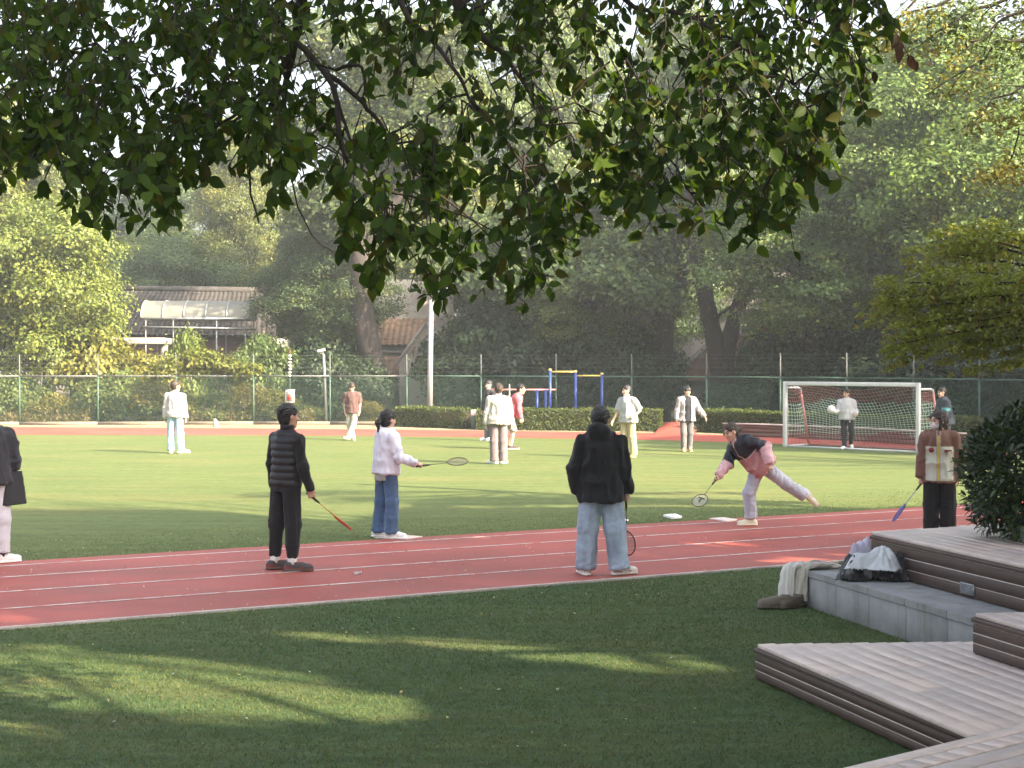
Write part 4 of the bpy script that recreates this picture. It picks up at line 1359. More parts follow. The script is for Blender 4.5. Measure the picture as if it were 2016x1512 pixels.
def lit(q):
    r = np.zeros(len(q), bool)
    for c, Mi in PM:
        w = (q - c) @ Mi.T
        r |= (w ** 2).sum(1) < 0.95 + 0.35 * rng.random(len(q))
    X, Y = q[:, 0], q[:, 1]
    wob = 0.5 * vnoise(np.stack([X * 0.8, Y * 0.5, X * 0], 1), 21) - 0.25
    lim = np.interp(X, [-12, -6.5, -4.0, -3.2, -2.2, -1.0, 1.0, 9.0], [24.2, 23.4, 22.9, 21.6, 21.4, 25.6, 26.6, 27.5])
    streak = vnoise(np.stack([X * 0.35 + 3, Y * 1.7, X * 0], 1), 23) > 0.50
    v = (X - O_EDGE[0]) * TN[0] + (Y - O_EDGE[1]) * TN[1]
    field = Y > lim + wob
    field |= (X > -2.6) & (Y > 23.6) & streak
    far_shade = (Y > np.interp(X, [-2, 0, 4, 8, 11, 16], [48.5, 47.2, 40.8, 39.0, 36.8, 34.0]) + wob) & (X > 1.0)
    far_shade |= (Y > 45.5) & (X > -3)
    return r | ((v > TW) & field & ~far_shade)


SDIR = np.array((sdir.x, sdir.y, sdir.z))
FLECKS = [(1000, 440, 6.7, 0.5), (1080, 520, 6.7, 0.45), (1560, 220, 6.5, 0.45), (760, 470, 6.9, 0.4), (1420, 400, 6.6, 0.45), (900, 400, 6.8, 0.4), (1250, 330, 6.8, 0.35), (930, 600, 6.8, 0.35)]


def shade_keep(loc):  # carves the crown: leaves dropped to let set sun patches and flecks through
    loc = np.array(loc)
    def k(C):
        W = C + loc
        q = W[:, :2] - SUN_XY[None] * (W[:, 2] / TAN_EL)[:, None]
        seen = (np.abs(W[:, 0]) < 0.365 * W[:, 1] + 0.3) & (W[:, 2] < CAM_H + 0.262 * W[:, 1] + 0.3) & (W[:, 1] > 0)
        near_cam = (np.abs(W[:, 0]) < 1.5) & (W[:, 1] < 1) & (W[:, 1] > -1.5)
        fleck = np.zeros(len(W), bool)          # openings cut along sun rays to light the hanging leaves
        for x, y, d, r in FLECKS:
            o_ = W - P(x, y, d)
            t_ = o_ @ SDIR
            fleck |= (np.linalg.norm(o_ - t_[:, None] * SDIR, axis=1) < r) & (t_ > 0)
        return ~lit(q) & ~seen & ~near_cam & ~fleck
    return k


shade_spots = [((8.2, 2.2), 11.5, 4.6, 'first'), ((13.2, 7.5), 18.0, 5.4, 'second'), ((12.5, -4.5), 13.5, 5.2, 'third'), ((18.5, 2.0), 14.5, 5.4, 'fourth'), ((10.6, 13.2), 15.0, 4.6, 'fifth'), ((17.0, 13.5), 13.0, 5.0, 'sixth'),
               ((5.0, -6.5), 12.0, 4.8, 'seventh'), ((18.5, 28.5), 13.0, 4.8, 'eighth'), ((22.0, 35.0), 12.0, 5.2, 'ninth'), ((26.5, 41.0), 11.5, 5.4, 'tenth'), ((25.0, 29.5), 13.0, 5.4, 'eleventh'), ((20.0, -6.0), 16.0, 5.5, 'twelfth'), ((26.0, 36.0), 12.0, 5.0, 'thirteenth'), ((29.0, 46.0), 10.5, 5.6, 'fourteenth'), ((24.5, 9.0), 17.0, 5.6, 'x'), ((9.5, 6.8), 18.0, 5.0, 'x'), ((14.5, 1.0), 19.0, 5.6, 'x')]
for i, ((x, y), h, r, w_) in enumerate(shade_spots):
    Lb = tree_lobes(h, r, 3.0, 16, 40 + i, 0.7)
    t = empty('shade_tree', (x, y, 0), 'tall leafy shade tree standing outside the picture to the right', 'tree', 'shade trees outside the frame')
    link('crown', crown_mesh('shade_crown', Lb, 900, 15, 0.45, 0.52, GREEN, YEL, 0.1, keep=shade_keep((x, y, 0)), fill=0.35), t)
    link('trunk', trunk_mesh('shade_trunk', h, 0.28, Lb, 40 + i), t)
# ------------------------------------------------------------------ the overhanging tree
def leaf_shape(n=6):
    """pointed oval leaf along +x (length 1), folded at the midrib and curling down"""
    V, T = [], []
    prof = [0.0, 0.17, 0.27, 0.285, 0.22, 0.11, 0.0]
    xs = [0.0, 0.12, 0.30, 0.50, 0.70, 0.87, 1.0]
    mid, lf, rt = [], [], []
    for x, w in zip(xs, prof):
        z = -0.16 * x * x
        mid.append(len(V)); V.append((x, 0, z))
        if w > 0:
            lf.append(len(V)); V.append((x, w, z + 0.10 * w + 0.05))
            rt.append(len(V)); V.append((x, -w, z + 0.10 * w + 0.05))
    k = len(lf)
    T.append((mid[0], mid[1], lf[0])); T.append((mid[0], rt[0], mid[1]))
    for i in range(k - 1):
        T += [(mid[i + 1], mid[i + 2], lf[i + 1]), (mid[i + 1], lf[i + 1], lf[i]), (mid[i + 1], rt[i], rt[i + 1]), (mid[i + 1], rt[i + 1], mid[i + 2])]
    T.append((mid[k], mid[k + 1], lf[k - 1])); T.append((mid[k], rt[k - 1], mid[k + 1]))
    return np.array(V), np.array(T)


LV, LT = leaf_shape()
HERO = [(0.029, 0.057, 0.012), (0.045, 0.084, 0.015), (0.074, 0.122, 0.020), (0.060, 0.064, 0.014)]
hero_mesh = []
for c in HERO:
    me = wmesh('leaf_blade', LV, LT, M['leaf_hero'], np.tile(c, (len(LV), 1)), True)
    hero_mesh.append(me)


def leaf_frames(base, direction, nrm, length):
    d = direction / np.linalg.norm(direction, axis=1)[:, None]
    nrm = nrm - (nrm * d).sum(1)[:, None] * d
    nrm /= np.linalg.norm(nrm, axis=1)[:, None] + 1e-9
    s = np.cross(nrm, d)
    return d, s, nrm


def joined_leaves(base, d, s, nrm, length, cols, name, parent, mat, width=1.0):
    V = (base[:, None] + length[:, None, None] * (LV[None, :, 0:1] * d[:, None] + width * LV[None, :, 1:2] * s[:, None] + LV[None, :, 2:3] * nrm[:, None])).reshape(-1, 3)
    T = (LT[None] + (np.arange(len(base)) * len(LV))[:, None, None]).reshape(-1, 3)
    C = np.repeat(cols, len(LV), 0)
    return tag(link(name, wmesh(name, V - world_loc(parent), T, mat, C, True), parent), None, None, None, 'stuff')


over = empty('overhanging_tree', (-3.4, 1.2, 0), 'dark leafy tree whose branches hang across the top of the photo', 'tree')
# trunk stands left of the camera, limbs reach over it
tp = [(-3.4, 1.2, 0), (-3.35, 1.3, 1.5), (-3.1, 1.6, 3.2), (-2.7, 2.1, 4.6), (-2.2, 3.0, 5.8)]
MB().tube(tp, [0.30, 0.24, 0.21, 0.18, 0.14], 12).build('trunk', M['bark'], over, True)
# limbs and branches as drawn by pixel and depth
BR = [
    [(600, -330, 7.0, 30), (598, -60, 7.0, 13), (590, 30, 7.1, 11), (578, 105, 7.2, 8), (560, 170, 7.3, 6), (520, 235, 7.4, 4.5), (498, 300, 7.4, 3), (495, 380, 7.4, 2.2), (510, 440, 7.4, 1.8)],
    [(585, 85, 7.15, 7), (625, 125, 7.1, 6.5), (660, 185, 7.0, 6), (668, 260, 6.9, 5), (690, 330, 6.9, 4), (740, 370, 6.9, 3.2), (800, 385, 6.8, 2.4), (900, 420, 6.7, 1.6), (1000, 470, 6.6, 1.2)],
    [(640, 140, 7.1, 6), (700, 190, 7.0, 5), (745, 240, 7.0, 4), (780, 300, 6.9, 3), (850, 370, 6.8, 2.5), (940, 440, 6.8, 2), (1030, 530, 6.7, 1.5), (1090, 545, 6.7, 1)],
    [(770, -60, 6.6, 9), (800, 30, 6.5, 6), (850, 80, 6.5, 5), (900, 150, 6.4, 4), (940, 220, 6.4, 3), (990, 270, 6.3, 2.2), (1030, 330, 6.3, 1.5)],
    [(870, -80, 6.2, 20), (905, 15, 6.2, 15), (935, 60, 6.2, 9), (1000, 120, 6.2, 5), (1050, 200, 6.2, 3), (1080, 290, 6.2, 2)],
    [(1115, -50, 7.4, 5), (1150, 60, 7.4, 3.5), (1200, 150, 7.3, 3), (1260, 240, 7.2, 2.5), (1330, 330, 7.2, 2), (1380, 420, 7.1, 1.5)],
    [(1200, -40, 6.8, 6), (1250, 18, 6.8, 5), (1340, 30, 6.7, 4), (1400, 60, 6.6, 3.5), (1480, 110, 6.6, 3), (1560, 170, 6.5, 2.2), (1640, 230, 6.5, 1.6)],
    [(1380, 40, 6.6, 3.5), (1385, 130, 6.6, 3), (1400, 250, 6.5, 2.2), (1460, 330, 6.5, 1.6), (1530, 420, 6.4, 1.2)],
    [(110, -40, 7.6, 5), (95, 40, 7.6, 4), (88, 120, 7.6, 3.2), (100, 160, 7.6, 2.5), (140, 260, 7.5, 2), (210, 380, 7.5, 1.4)],
    [(160, -30, 7.0, 4.5), (180, 70, 7.0, 3.5), (240, 130, 7.0, 2.8), (290, 220, 7.0, 2.2), (330, 330, 7.0, 1.5)],
    [(575, 120, 7.2, 5), (500, 200, 7.4, 4), (420, 260, 7.5, 3), (380, 330, 7.5, 1.5)],
    [(560, 60, 7.2, 4), (548, 30, 7.2, 3), (562, 150, 7.3, 2.5), (572, 260, 7.3, 2), (600, 350, 7.3, 1.4)],
    [(660, 190, 7.0, 4), (700, 300, 6.9, 3), (720, 345, 6.9, 2.6), (790, 470, 6.8, 1.8), (860, 560, 6.8, 1.3)],
    [(560, 300, 7.4, 2), (600, 440, 7.2, 1.4), (660, 500, 7.2, 1)],
    [(660, 140, 6.9, 4), (700, 130, 6.8, 3.5), (720, 150, 6.8, 3), (705, 200, 6.8, 2.5)],
    [(1500, -40, 7.2, 5), (1560, 30, 7.1, 3.5), (1620, 60, 7.1, 2.5), (1680, 120, 7.0, 1.6)],
    [(330, -40, 7.8, 5), (370, 60, 7.8, 4), (380, 170, 7.7, 3), (330, 280, 7.7, 2)],
]
br_pts = []
for bi, path in enumerate(BR):
    pts = np.array([P(x, y, d) for x, y, d, r in path])
    rad = np.array([max(r, 1.4) * 0.95 * d / F_PX for x, y, d, r in path])
    Pp, Rr = [], []
    for i in range(len(pts) - 1):
        for k in range(4):
            s_ = k / 4
            p0 = pts[max(0, i - 1)]; p1 = pts[i]; p2 = pts[i + 1]; p3 = pts[min(len(pts) - 1, i + 2)]
            Pp.append(0.5 * ((2 * p1) + (-p0 + p2) * s_ + (2 * p0 - 5 * p1 + 4 * p2 - p3) * s_ * s_ + (-p0 + 3 * p1 - 3 * p2 + p3) * s_ ** 3) + rng.normal(0, 0.004, 3))
            Rr.append(rad[i] * (1 - s_) + rad[i + 1] * s_)
    Pp.append(pts[-1]); Rr.append(rad[-1])
    br_pts += Pp
    if pts[0][2] > 3.9:                      # continue out of the frame, up to the limb
        top = np.array((pts[0][0] * 0.55 - 0.6, 4.2 + 0.2 * bi % 1, 5.6))
        m_ = (pts[0] + top) / 2 + (0, 0, 0.25)
        Pp = [top, m_] + Pp; Rr = [Rr[0] * 2.0, Rr[0] * 1.4] + Rr
    MB().tube(Pp, Rr, 7).build('branch', M['bark_dark'], over, True)
for q in ([(-2.2, 3.0, 5.8), (-1.4, 4.0, 5.9), (0.2, 4.6, 5.8), (1.6, 5.2, 5.6)], [(-2.4, 2.6, 5.2), (-2.6, 4.0, 5.6), (-2.8, 5.6, 5.3)]):
    MB().tube(q, [0.13, 0.11, 0.08, 0.05][:len(q)], 10).build('limb', M['bark_dark'], over, True)
br_pts = np.array(br_pts)

LOW_X = [-80, 0, 60, 100, 180, 230, 300, 345, 365, 420, 470, 500, 545, 600, 640, 690, 740, 800, 860, 930, 1000, 1040, 1100, 1130, 1170, 1230, 1280, 1340, 1400, 1450, 1510, 1570, 1600, 1605, 1625, 1660, 1720, 1740]
LOW_Y = [360, 375, 360, 425, 440, 460, 440, 440, 380, 320, 300, 330, 440, 400, 440, 520, 560, 545, 600, 600, 630, 600, 560, 470, 400, 440, 455, 450, 470, 515, 490, 480, 440, 340, 290, 270, 225, 0]


def canopy_leaves(n_twigs):
    base, dirs, nrm, ln, tw = [], [], [], [], []
    tries = 0
    while len(tw) < n_twigs and tries < n_twigs * 30:
        tries += 1
        x = rng.uniform(-60, 1725); lo = float(np.interp(x, LOW_X, LOW_Y))
        y = lo - 30 - (lo + 60) * rng.random()
        # gaps where the sky and the far trees show through
        q = np.array([[x / 105.0, y / 95.0, 0.5]])
        dens = 1.9 * (0.65 * float(vnoise(q, 31)[0]) + 0.35 * float(vnoise(q * 2.3 + 4, 33)[0]) - 0.27) + 0.30 * (x < 560) * (y < 300) + 0.14 * (x > 1000) * (y < 420) - 0.22 * (y > lo - 100) * (x < 680 or x > 1080)
        for gx, gy, gr_, gs in ((725, 150, 75, 0.95), (715, 60, 45, 0.5), (885, 90, 50, 0.95), (1265, 70, 45, 0.95), (1240, 60, 40, 0.8), (580, 390, 60, 0.7), (430, 330, 70, 0.9), (1570, 130, 40, 0.6), (480, 100, 60, 0.5), (1170, 440, 50, 0.5), (640, 380, 50, 0.4), (250, 20, 50, 0.6), (40, 130, 60, 0.5), (1640, 150, 60, 0.35), (880, 470, 40, 0.3), (950, 380, 60, 0.4)):
            rr = ((x - gx) ** 2 + (y - gy) ** 2) / gr_ ** 2
            if rr < 1: dens -= gs * (1 - rr * rr)
        if rng.random() > dens: continue
        d = rng.uniform(5.9, 8.3)
        p0 = P(x, y, d)
        L = rng.uniform(0.10, 0.26)
        side = unit((rng.normal(0, 0.6), rng.normal(0, 0.5), -1.0))
        pe = p0 + side * L
        limit = P(x, lo, d)[2]
        if pe[2] < limit - 0.02: continue
        tw.append((p0, p0 * 0.5 + pe * 0.5 + rng.normal(0, 0.012, 3), pe))
        m = int(rng.integers(5, 9))
        for i in range(m):
            t = rng.uniform(0.15, 1.0) if i else 1.0
            b = p0 + (pe - p0) * t
            out = np.array((rng.normal(0, 0.8), rng.normal(0, 0.8), rng.normal(-0.75, 0.45)))
            base.append(b); dirs.append(unit(out)); nrm.append((rng.normal(0, 0.5), rng.normal(-0.45, 0.5), rng.normal(0.5, 0.4)))
            ln.append(rng.uniform(0.044, 0.086) * (0.9 + 0.2 * (y > 200)))
    return np.array(base), np.array(dirs), np.array(nrm), np.array(ln), tw


lb, ld, lnm, ll, twigs = canopy_leaves(1620)
d_, s_, n_ = leaf_frames(lb, ld, lnm, ll)
tm = MB()
for a, b, c in twigs:
    tm.tube([a, b, c], [0.0035, 0.0028, 0.002], 4, False)
# thin shoots tie each twig back to the nearest branch
for a, b, c in twigs[::2]:
    dd = np.linalg.norm(br_pts - a, axis=1) + (br_pts[:, 2] < a[2]) * 0.6
    k = int(np.argmin(dd))
    if dd[k] < 0.30:
        mid = (a + br_pts[k]) / 2 + (0, 0, 0.06) + rng.normal(0, 0.02, 3)
        tm.tube([br_pts[k], mid, a], [0.006, 0.0045, 0.0035], 4, False)
tag(tm.build('twigs', M['bark_dark'], over), None, None, None, 'stuff')
# the leaves that show largest are objects of their own; low ones against the light come first
px_y = HORIZON - (lb[:, 2] - CAM_H) * F_PX / lb[:, 1]
px_x = 1008 + lb[:, 0] * F_PX / lb[:, 1]
face_cam = np.abs(n_[:, 1]) + 0.3
size_px = ll * F_PX / lb[:, 1] * face_cam
score = size_px + 26 * ((np.interp(px_x, LOW_X, LOW_Y) - px_y) < 90) - 60 * (px_y < -10)
order = np.argsort(-score)
own, rest = order[:300], order[300:]
for i in own:
    L = float(ll[i])
    o = link('leaf', hero_mesh[int(rng.choice(4, p=(0.3, 0.35, 0.25, 0.1)))], over)
    o.matrix_local = frame3(d_[i] * L, s_[i] * L, n_[i] * L, lb[i] - world_loc(over))
cols = np.array(HERO)[rng.choice(4, len(rest), p=(0.35, 0.35, 0.2, 0.1))] * rng.uniform(0.75, 1.3, len(rest))[:, None]
joined_leaves(lb[rest], d_[rest], s_[rest], n_[rest], ll[rest], cols, 'foliage', over, M['leaf_hero'])
# the rest of the crown, above the frame
Lb = []
for i in range(30):
    x, y = rng.uniform(-4.5, 4.5), rng.uniform(2.5, 10.0)
    z = max(4.9, CAM_H + 0.262 * y + 1.25) + rng.uniform(0, 2.2)
    Lb.append(((x, y, z), (1.3, 1.3, 0.55)))
def above_frame(C):  # also drops leaves that would block the set sun patches and flecks
    W = C
    fl_ = np.zeros(len(W), bool)
    for x, y, d, r in FLECKS:
        o_ = W - P(x, y, d); t_ = o_ @ SDIR
        fl_ |= (np.linalg.norm(o_ - t_[:, None] * SDIR, axis=1) < r) & (t_ > 0)
    q = W[:, :2] - SUN_XY[None] * (W[:, 2] / TAN_EL)[:, None]
    return (W[:, 2] > CAM_H + 0.262 * np.maximum(W[:, 1], 0) + 0.25) & ~lit(q) & ~fl_
me = crown_mesh('upper_crown', Lb, 520, 22, 0.3, 0.16, (0.05, 0.085, 0.018), (0.07, 0.10, 0.02), 0.2, keep=above_frame)
me.transform(Matrix.Translation((3.4, -1.2, 0)))
tag(link('upper_crown', me, over), None, None, None, 'stuff')

# hanging dead leaves at the right of the canopy
dl = empty('dead_leaf_cluster', P(1770, 110, 7.0), 'small brown dead leaves hanging from a twig at upper right', 'leaves')
MB().tube([P(1700, 15, 7.0), P(1745, 50, 7.0), P(1768, 75, 7.0), P(1790, 118, 7.0)], 0.003, 5).build('twig', M['bark_dark'], dl)
dead = wmesh('dead_leaf', LV, LT, M['leaf_hero'], np.tile((0.030, 0.016, 0.012), (len(LV), 1)), True)
for x, y, L in ((1764, 78, 0.08), (1772, 92, 0.07), (1770, 105, 0.07), (1786, 118, 0.075), (1796, 128, 0.06), (1718, 150, 0.06)):
    o = link('leaf', dead, dl)
    a = unit((rng.normal(0, 0.4), rng.normal(0, 0.4), -1)); nn = unit(np.cross(a, (1, 0.2, 0))); ss = np.cross(nn, a)
    o.matrix_local = frame3(a * L, ss * L, nn * L, P(x, y - 8, 7.0) - world_loc(dl))

# ------------------------------------------------------------------ spreading maple at the right
mapl = empty('spreading_maple', (7.0, 15.6, 0), 'low spreading maple with flat olive green sprays at the right', 'tree')
mt = [(7.0, 15.6, 0), (6.9, 15.6, 1.1), (6.75, 15.7, 2.0), (6.5, 15.8, 2.8)]
MB().tube(mt, [0.14, 0.12, 0.10, 0.08], 10).build('trunk', M['bark'], mapl, True)
sprays = []
for x, y, d, rx, sl in [(1790, 600, 15.6, 80, 0.1), (1850, 560, 15.8, 95, 0.05), (1960, 540, 15.4, 110, 0), (1880, 500, 16.2, 80, 0), (1990, 480, 16, 100, 0), (1830, 640, 15.3, 70, 0.25), (1930, 640, 15.2, 100, 0.2), (2010, 620, 15, 100, 0.1), (1790, 680, 15.2, 40, 0.5), (1880, 675, 15.4, 60, 0.3), (1960, 690, 15.1, 70, 0.2), (2040, 560, 15.6, 110, 0), (1765, 590, 15.7, 45, 0), (1800, 560, 15.9, 60, 0), (1850, 605, 15.6, 70, 0.05), (1900, 470, 16.2, 60, 0), (1960, 455, 16.4, 70, 0), (2060, 680, 15, 90, 0.1), (1930, 590, 15.5, 90, 0.1), (2000, 560, 14.8, 80, 0)]:
    sprays.append((P(x, y, d), rx * d / F_PX, sl))
Cs, Ns = [], []
for c, r, sl in sprays:
    MB().tube([(6.5 + rng.normal(0, .1), 15.8, 2.7), (c + np.array((6.5, 15.8, 2.8))) / 2 + (0.1, 0, 0.12), c + (-0.3 * r, 0, 0.02)], [0.035, 0.02, 0.006], 6).build('branch', M['bark_dark'], mapl, True)
    n = int(1700 * r / 0.45)
    a = rng.uniform(0, 6.283, n); q = r * np.sqrt(rng.random(n))
    X = q * np.cos(a); Y = q * np.sin(a) * 0.9
    tier = rng.choice([-0.14, -0.03, 0.08], n)
    Z = tier + rng.normal(0, 0.022, n) + sl * X - 0.12 * (q / r) ** 2 * r
    X = X * 1.35
    keep = vnoise(np.stack([X * 8 + c[0] * 9, Y * 5, tier * 30 + c[2] * 5], 1), 41) > 0.46
    Cs.append(np.stack([X, Y, Z], 1)[keep] + c); Ns.append(np.tile((0, 0, 1.0), (keep.sum(), 1)))
Cs = np.concatenate(Cs); Ns = np.concatenate(Ns)
V, T = leaf_quads(Cs, Ns, 0.058, aspect=0.5, jit=0.7)
c = leaf_cols(len(Cs), (0.215, 0.25, 0.048), 0.25, (0.26, 0.18, 0.045), 0.05)
tag(link('crown', wmesh('maple_leaves', V - world_loc(mapl), T, M['leaf'], np.repeat(c, 4, 0)), mapl), None, None, None, 'stuff')

# yellow tinged branch of a nearer tree at the upper right
yb = empty('feathery_tree', (9.5, 21.0, 0), 'feathery yellow green branches reaching in at the upper right corner', 'tree')
MB().tube([(9.5, 21, 0), (9.4, 21, 3), (9.2, 21, 6), (9.0, 21, 8.5)], [0.22, 0.19, 0.15, 0.1], 10).build('trunk', M['bark'], yb, True)
Cs = []
for x, y, d, L_ in [(1990, 120, 20, 170), (1960, 40, 20.5, 200), (2000, 200, 20, 110), (1900, 20, 20.3, 170), (2010, 300, 20, 70), (1850, 10, 20, 150), (2030, 60, 19.5, 180)]:
    c0 = P(x + 150, y - 40, d); c1 = P(x - L_, y + 30 + 0.15 * L_, d)
    bp_ = [np.array((9.1, 21, 6.5))] + [c0 + (c1 - c0) * u_ + np.array((0, 0, 0.32 * math.sin(math.pi * u_) - 0.12 * u_)) + rng.normal(0, 0.05, 3) for u_ in np.linspace(0, 1, 10)]
    MB().tube(bp_, np.linspace(0.045, 0.004, len(bp_)), 6).build('branch', M['bark_dark'], yb, True)
    for u_ in (2, 3, 4, 5, 6, 7, 8):
        e_ = bp_[u_] + np.array((rng.normal(-0.25, 0.2), rng.normal(0, 0.25), rng.normal(-0.2, 0.15)))
        MB().tube([bp_[u_], (bp_[u_] + e_) / 2 + (0, 0, 0.05), e_], [0.010, 0.007, 0.003], 5).build('twig', M['bark_dark'], yb, True)
    n = 900
    t = rng.random(n); w = 0.32 * (1 - 0.6 * t)
    q = c0[None] + (c1 - c0)[None] * t[:, None] + rng.normal(0, 1, (n, 3)) * np.stack([w, w * 1.5, w * 0.7], 1) - np.array((0, 0, 0.1))
    keep = vnoise(q * 3.2, 43) > 0.4
    Cs.append(q[keep])
Cs = np.concatenate(Cs)
V, T = leaf_quads(Cs, np.tile((0, -0.3, 1.0), (len(Cs), 1)), 0.085, aspect=0.5, jit=0.6)
fy = (vnoise(Cs * 1.3, 44) > 0.6).astype(float) * 0.8
c = leaf_cols(len(Cs), (0.068, 0.094, 0.024), 0.25, (0.19, 0.168, 0.03), fy)
tag(link('crown', wmesh('feathery_leaves', V - world_loc(yb), T, M['leaf'], np.repeat(c, 4, 0)), yb), None, None, None, 'stuff')

# ------------------------------------------------------------------ glossy bush on the upper deck
bc_ = np.array((4.62, 13.35, 0.71))
bush = empty('glossy_bush', bc_, 'dark glossy leaved bush standing on the raised deck', 'bush')
bl = MB()
for i in range(14):
    a = i * 2.4
    p1 = bc_ + (0.22 * math.cos(a), 0.22 * math.sin(a), 0.45); p2 = bc_ + (0.42 * math.cos(a), 0.42 * math.sin(a), 0.8 + 0.25 * math.sin(i * 1.7))
    MB().tube([bc_ + (0.03 * math.cos(a), 0.03 * math.sin(a), 0), p1, p2], [0.014, 0.01, 0.005], 5).build('stem', M['bark'], bush)
n = 7600
dd = sphere_pts(n)
rad = np.array((0.66, 0.66, 0.62))
lump = 0.80 + 0.32 * vnoise(dd * 3.0 + 5, 51)
Cb = bc_ + (0, 0, 0.57) + dd * rad * (lump * (1 - 0.35 * rng.random(n) ** 2))[:, None]
k = Cb[:, 2] > 0.76
Cb, dd = Cb[k], dd[k]
db = dd * 0.8 + rng.normal(0, 0.55, dd.shape) + (0, 0, 0.25)
ln_ = rng.uniform(0.055, 0.095, len(Cb))
d2, s2, n2 = leaf_frames(Cb, db, dd * 0.5 + (0, 0, 0.8), ln_)
vis = np.argsort(dd @ np.array((0.25, 0.95, -0.1)))[:len(dd) // 3]
own = rng.choice(vis, 220, replace=False)
mask = np.ones(len(Cb), bool); mask[own] = False
BC = [(0.023, 0.043, 0.015), (0.035, 0.061, 0.019), (0.050, 0.080, 0.022)]
bm_ = [wmesh('bush_leaf', LV * np.array((1, 0.8, 1)), LT, M['leaf_dark'], np.tile(c, (len(LV), 1)), True) for c in BC]
for i in own:
    L = float(ln_[i])
    o = link('leaf', bm_[int(rng.integers(3))], bush)
    o.matrix_local = frame3(d2[i] * L, s2[i] * L, n2[i] * L, Cb[i] - bc_)
cols = np.array(BC)[rng.integers(0, 3, mask.sum())] * rng.uniform(0.7, 1.3, mask.sum())[:, None]
joined_leaves(Cb[mask], d2[mask], s2[mask], n2[mask], ln_[mask], cols, 'foliage', bush, M['leaf_dark'], 0.8)
# ------------------------------------------------------------------ bodies from distance fields
def rcone(Pt, a, b, ra, rb):
    a = np.asarray(a, np.float32); ba = np.asarray(b, np.float32) - a
    pa = Pt - a
    t = np.clip(pa @ ba / max(float(ba @ ba), 1e-9), 0, 1)
    q = pa - t[:, None] * ba
    return np.sqrt((q * q).sum(1)) - (ra + (rb - ra) * t)


def ellip(Pt, c, r, Rm=None):
    q = Pt - np.asarray(c, np.float32)
    if Rm is not None: q = q @ np.asarray(Rm, np.float32)
    r = np.asarray(r, np.float32)
    k0 = np.sqrt(((q / r) ** 2).sum(1)); k1 = np.sqrt(((q / (r * r)) ** 2).sum(1)) + 1e-9
    return k0 * (k0 - 1) / k1


def smin(a, b, k):
    h = np.clip(0.5 + 0.5 * (b - a) / k, 0, 1)
    return b + (a - b) * h - k * h * (1 - h)


def smax(a, b, k): return -smin(-a, -b, k)


def snets(f, o, h):
    s = f < 0
    c = sum(s[i:s.shape[0] - 1 + i, j:s.shape[1] - 1 + j, k:s.shape[2] - 1 + k].astype(np.int8) for i in (0, 1) for j in (0, 1) for k in (0, 1))
    act = (c > 0) & (c < 8)
    idx = -np.ones(act.shape, np.int64)
    ijk = np.argwhere(act)
    idx[act] = np.arange(len(ijk))
    acc = np.zeros((len(ijk), 3)); cnt = np.zeros(len(ijk))
    cor = [(i, j, k) for i in (0, 1) for j in (0, 1) for k in (0, 1)]
    for a in cor:
        for ax in range(3):
            if a[ax]: continue
            b = list(a); b[ax] = 1
            fa = f[ijk[:, 0] + a[0], ijk[:, 1] + a[1], ijk[:, 2] + a[2]]; fb = f[ijk[:, 0] + b[0], ijk[:, 1] + b[1], ijk[:, 2] + b[2]]
            m = (fa < 0) != (fb < 0)
            t = np.where(m, fa / np.where(m, fa - fb, 1), 0)
            p = np.array(a, float)[None] + np.eye(3)[ax][None] * t[:, None]
            acc[m] += p[m]; cnt[m] += 1
    V = np.asarray(o) + h * (ijk + acc / cnt[:, None])
    Q = []
    for ax in range(3):
        u, v = [(1, 2), (2, 0), (0, 1)][ax]
        sl0 = [slice(1, -1)] * 3; sl1 = [slice(1, -1)] * 3
        sl0[ax] = slice(0, -1); sl1[ax] = slice(1, None)
        s0, s1 = s[tuple(sl0)], s[tuple(sl1)]
        e = np.argwhere(s0 != s1)
        inside = s0[s0 != s1]
        off = np.ones(3, int); off[ax] = 0
        e = e + off
        du = np.zeros(3, int); du[u] = 1; dv = np.zeros(3, int); dv[v] = 1
        g_ = lambda q: idx[q[:, 0], q[:, 1], q[:, 2]]
        q4 = np.stack([g_(e - du - dv), g_(e - dv), g_(e), g_(e - du)], 1)
        q4 = np.where(inside[:, None], q4, q4[:, ::-1])
        Q.append(q4)
    Q = np.concatenate(Q)
    return V, Q[(Q >= 0).all(1)]


def field(fn, lo, hi, h):
    lo, hi = np.asarray(lo, float) - 2 * h, np.asarray(hi, float) + 2 * h
    n = np.ceil((hi - lo) / h).astype(int) + 1
    ax = [lo[i] + h * np.arange(n[i]) for i in range(3)]
    Gd = np.stack(np.meshgrid(*ax, indexing='ij'), -1).reshape(-1, 3).astype(np.float32)
    f = np.empty(len(Gd), np.float32)
    ch = 400000
    for i in range(0, len(Gd), ch): f[i:i + ch] = fn(Gd[i:i + ch])
    return snets(f.reshape(n), lo, h)


def vnormals(V, Q):
    nf = np.cross(V[Q[:, 2]] - V[Q[:, 0]], V[Q[:, 3]] - V[Q[:, 1]])
    n = np.zeros_like(V)
    for k in range(4): np.add.at(n, Q[:, k], nf)
    return n / (np.linalg.norm(n, axis=1)[:, None] + 1e-12)


def interp_rows(t, rows):
    rows = np.asarray(rows, float)
    return [np.interp(t, rows[:, 0], rows[:, i]).astype(np.float32) for i in range(1, rows.shape[1])]


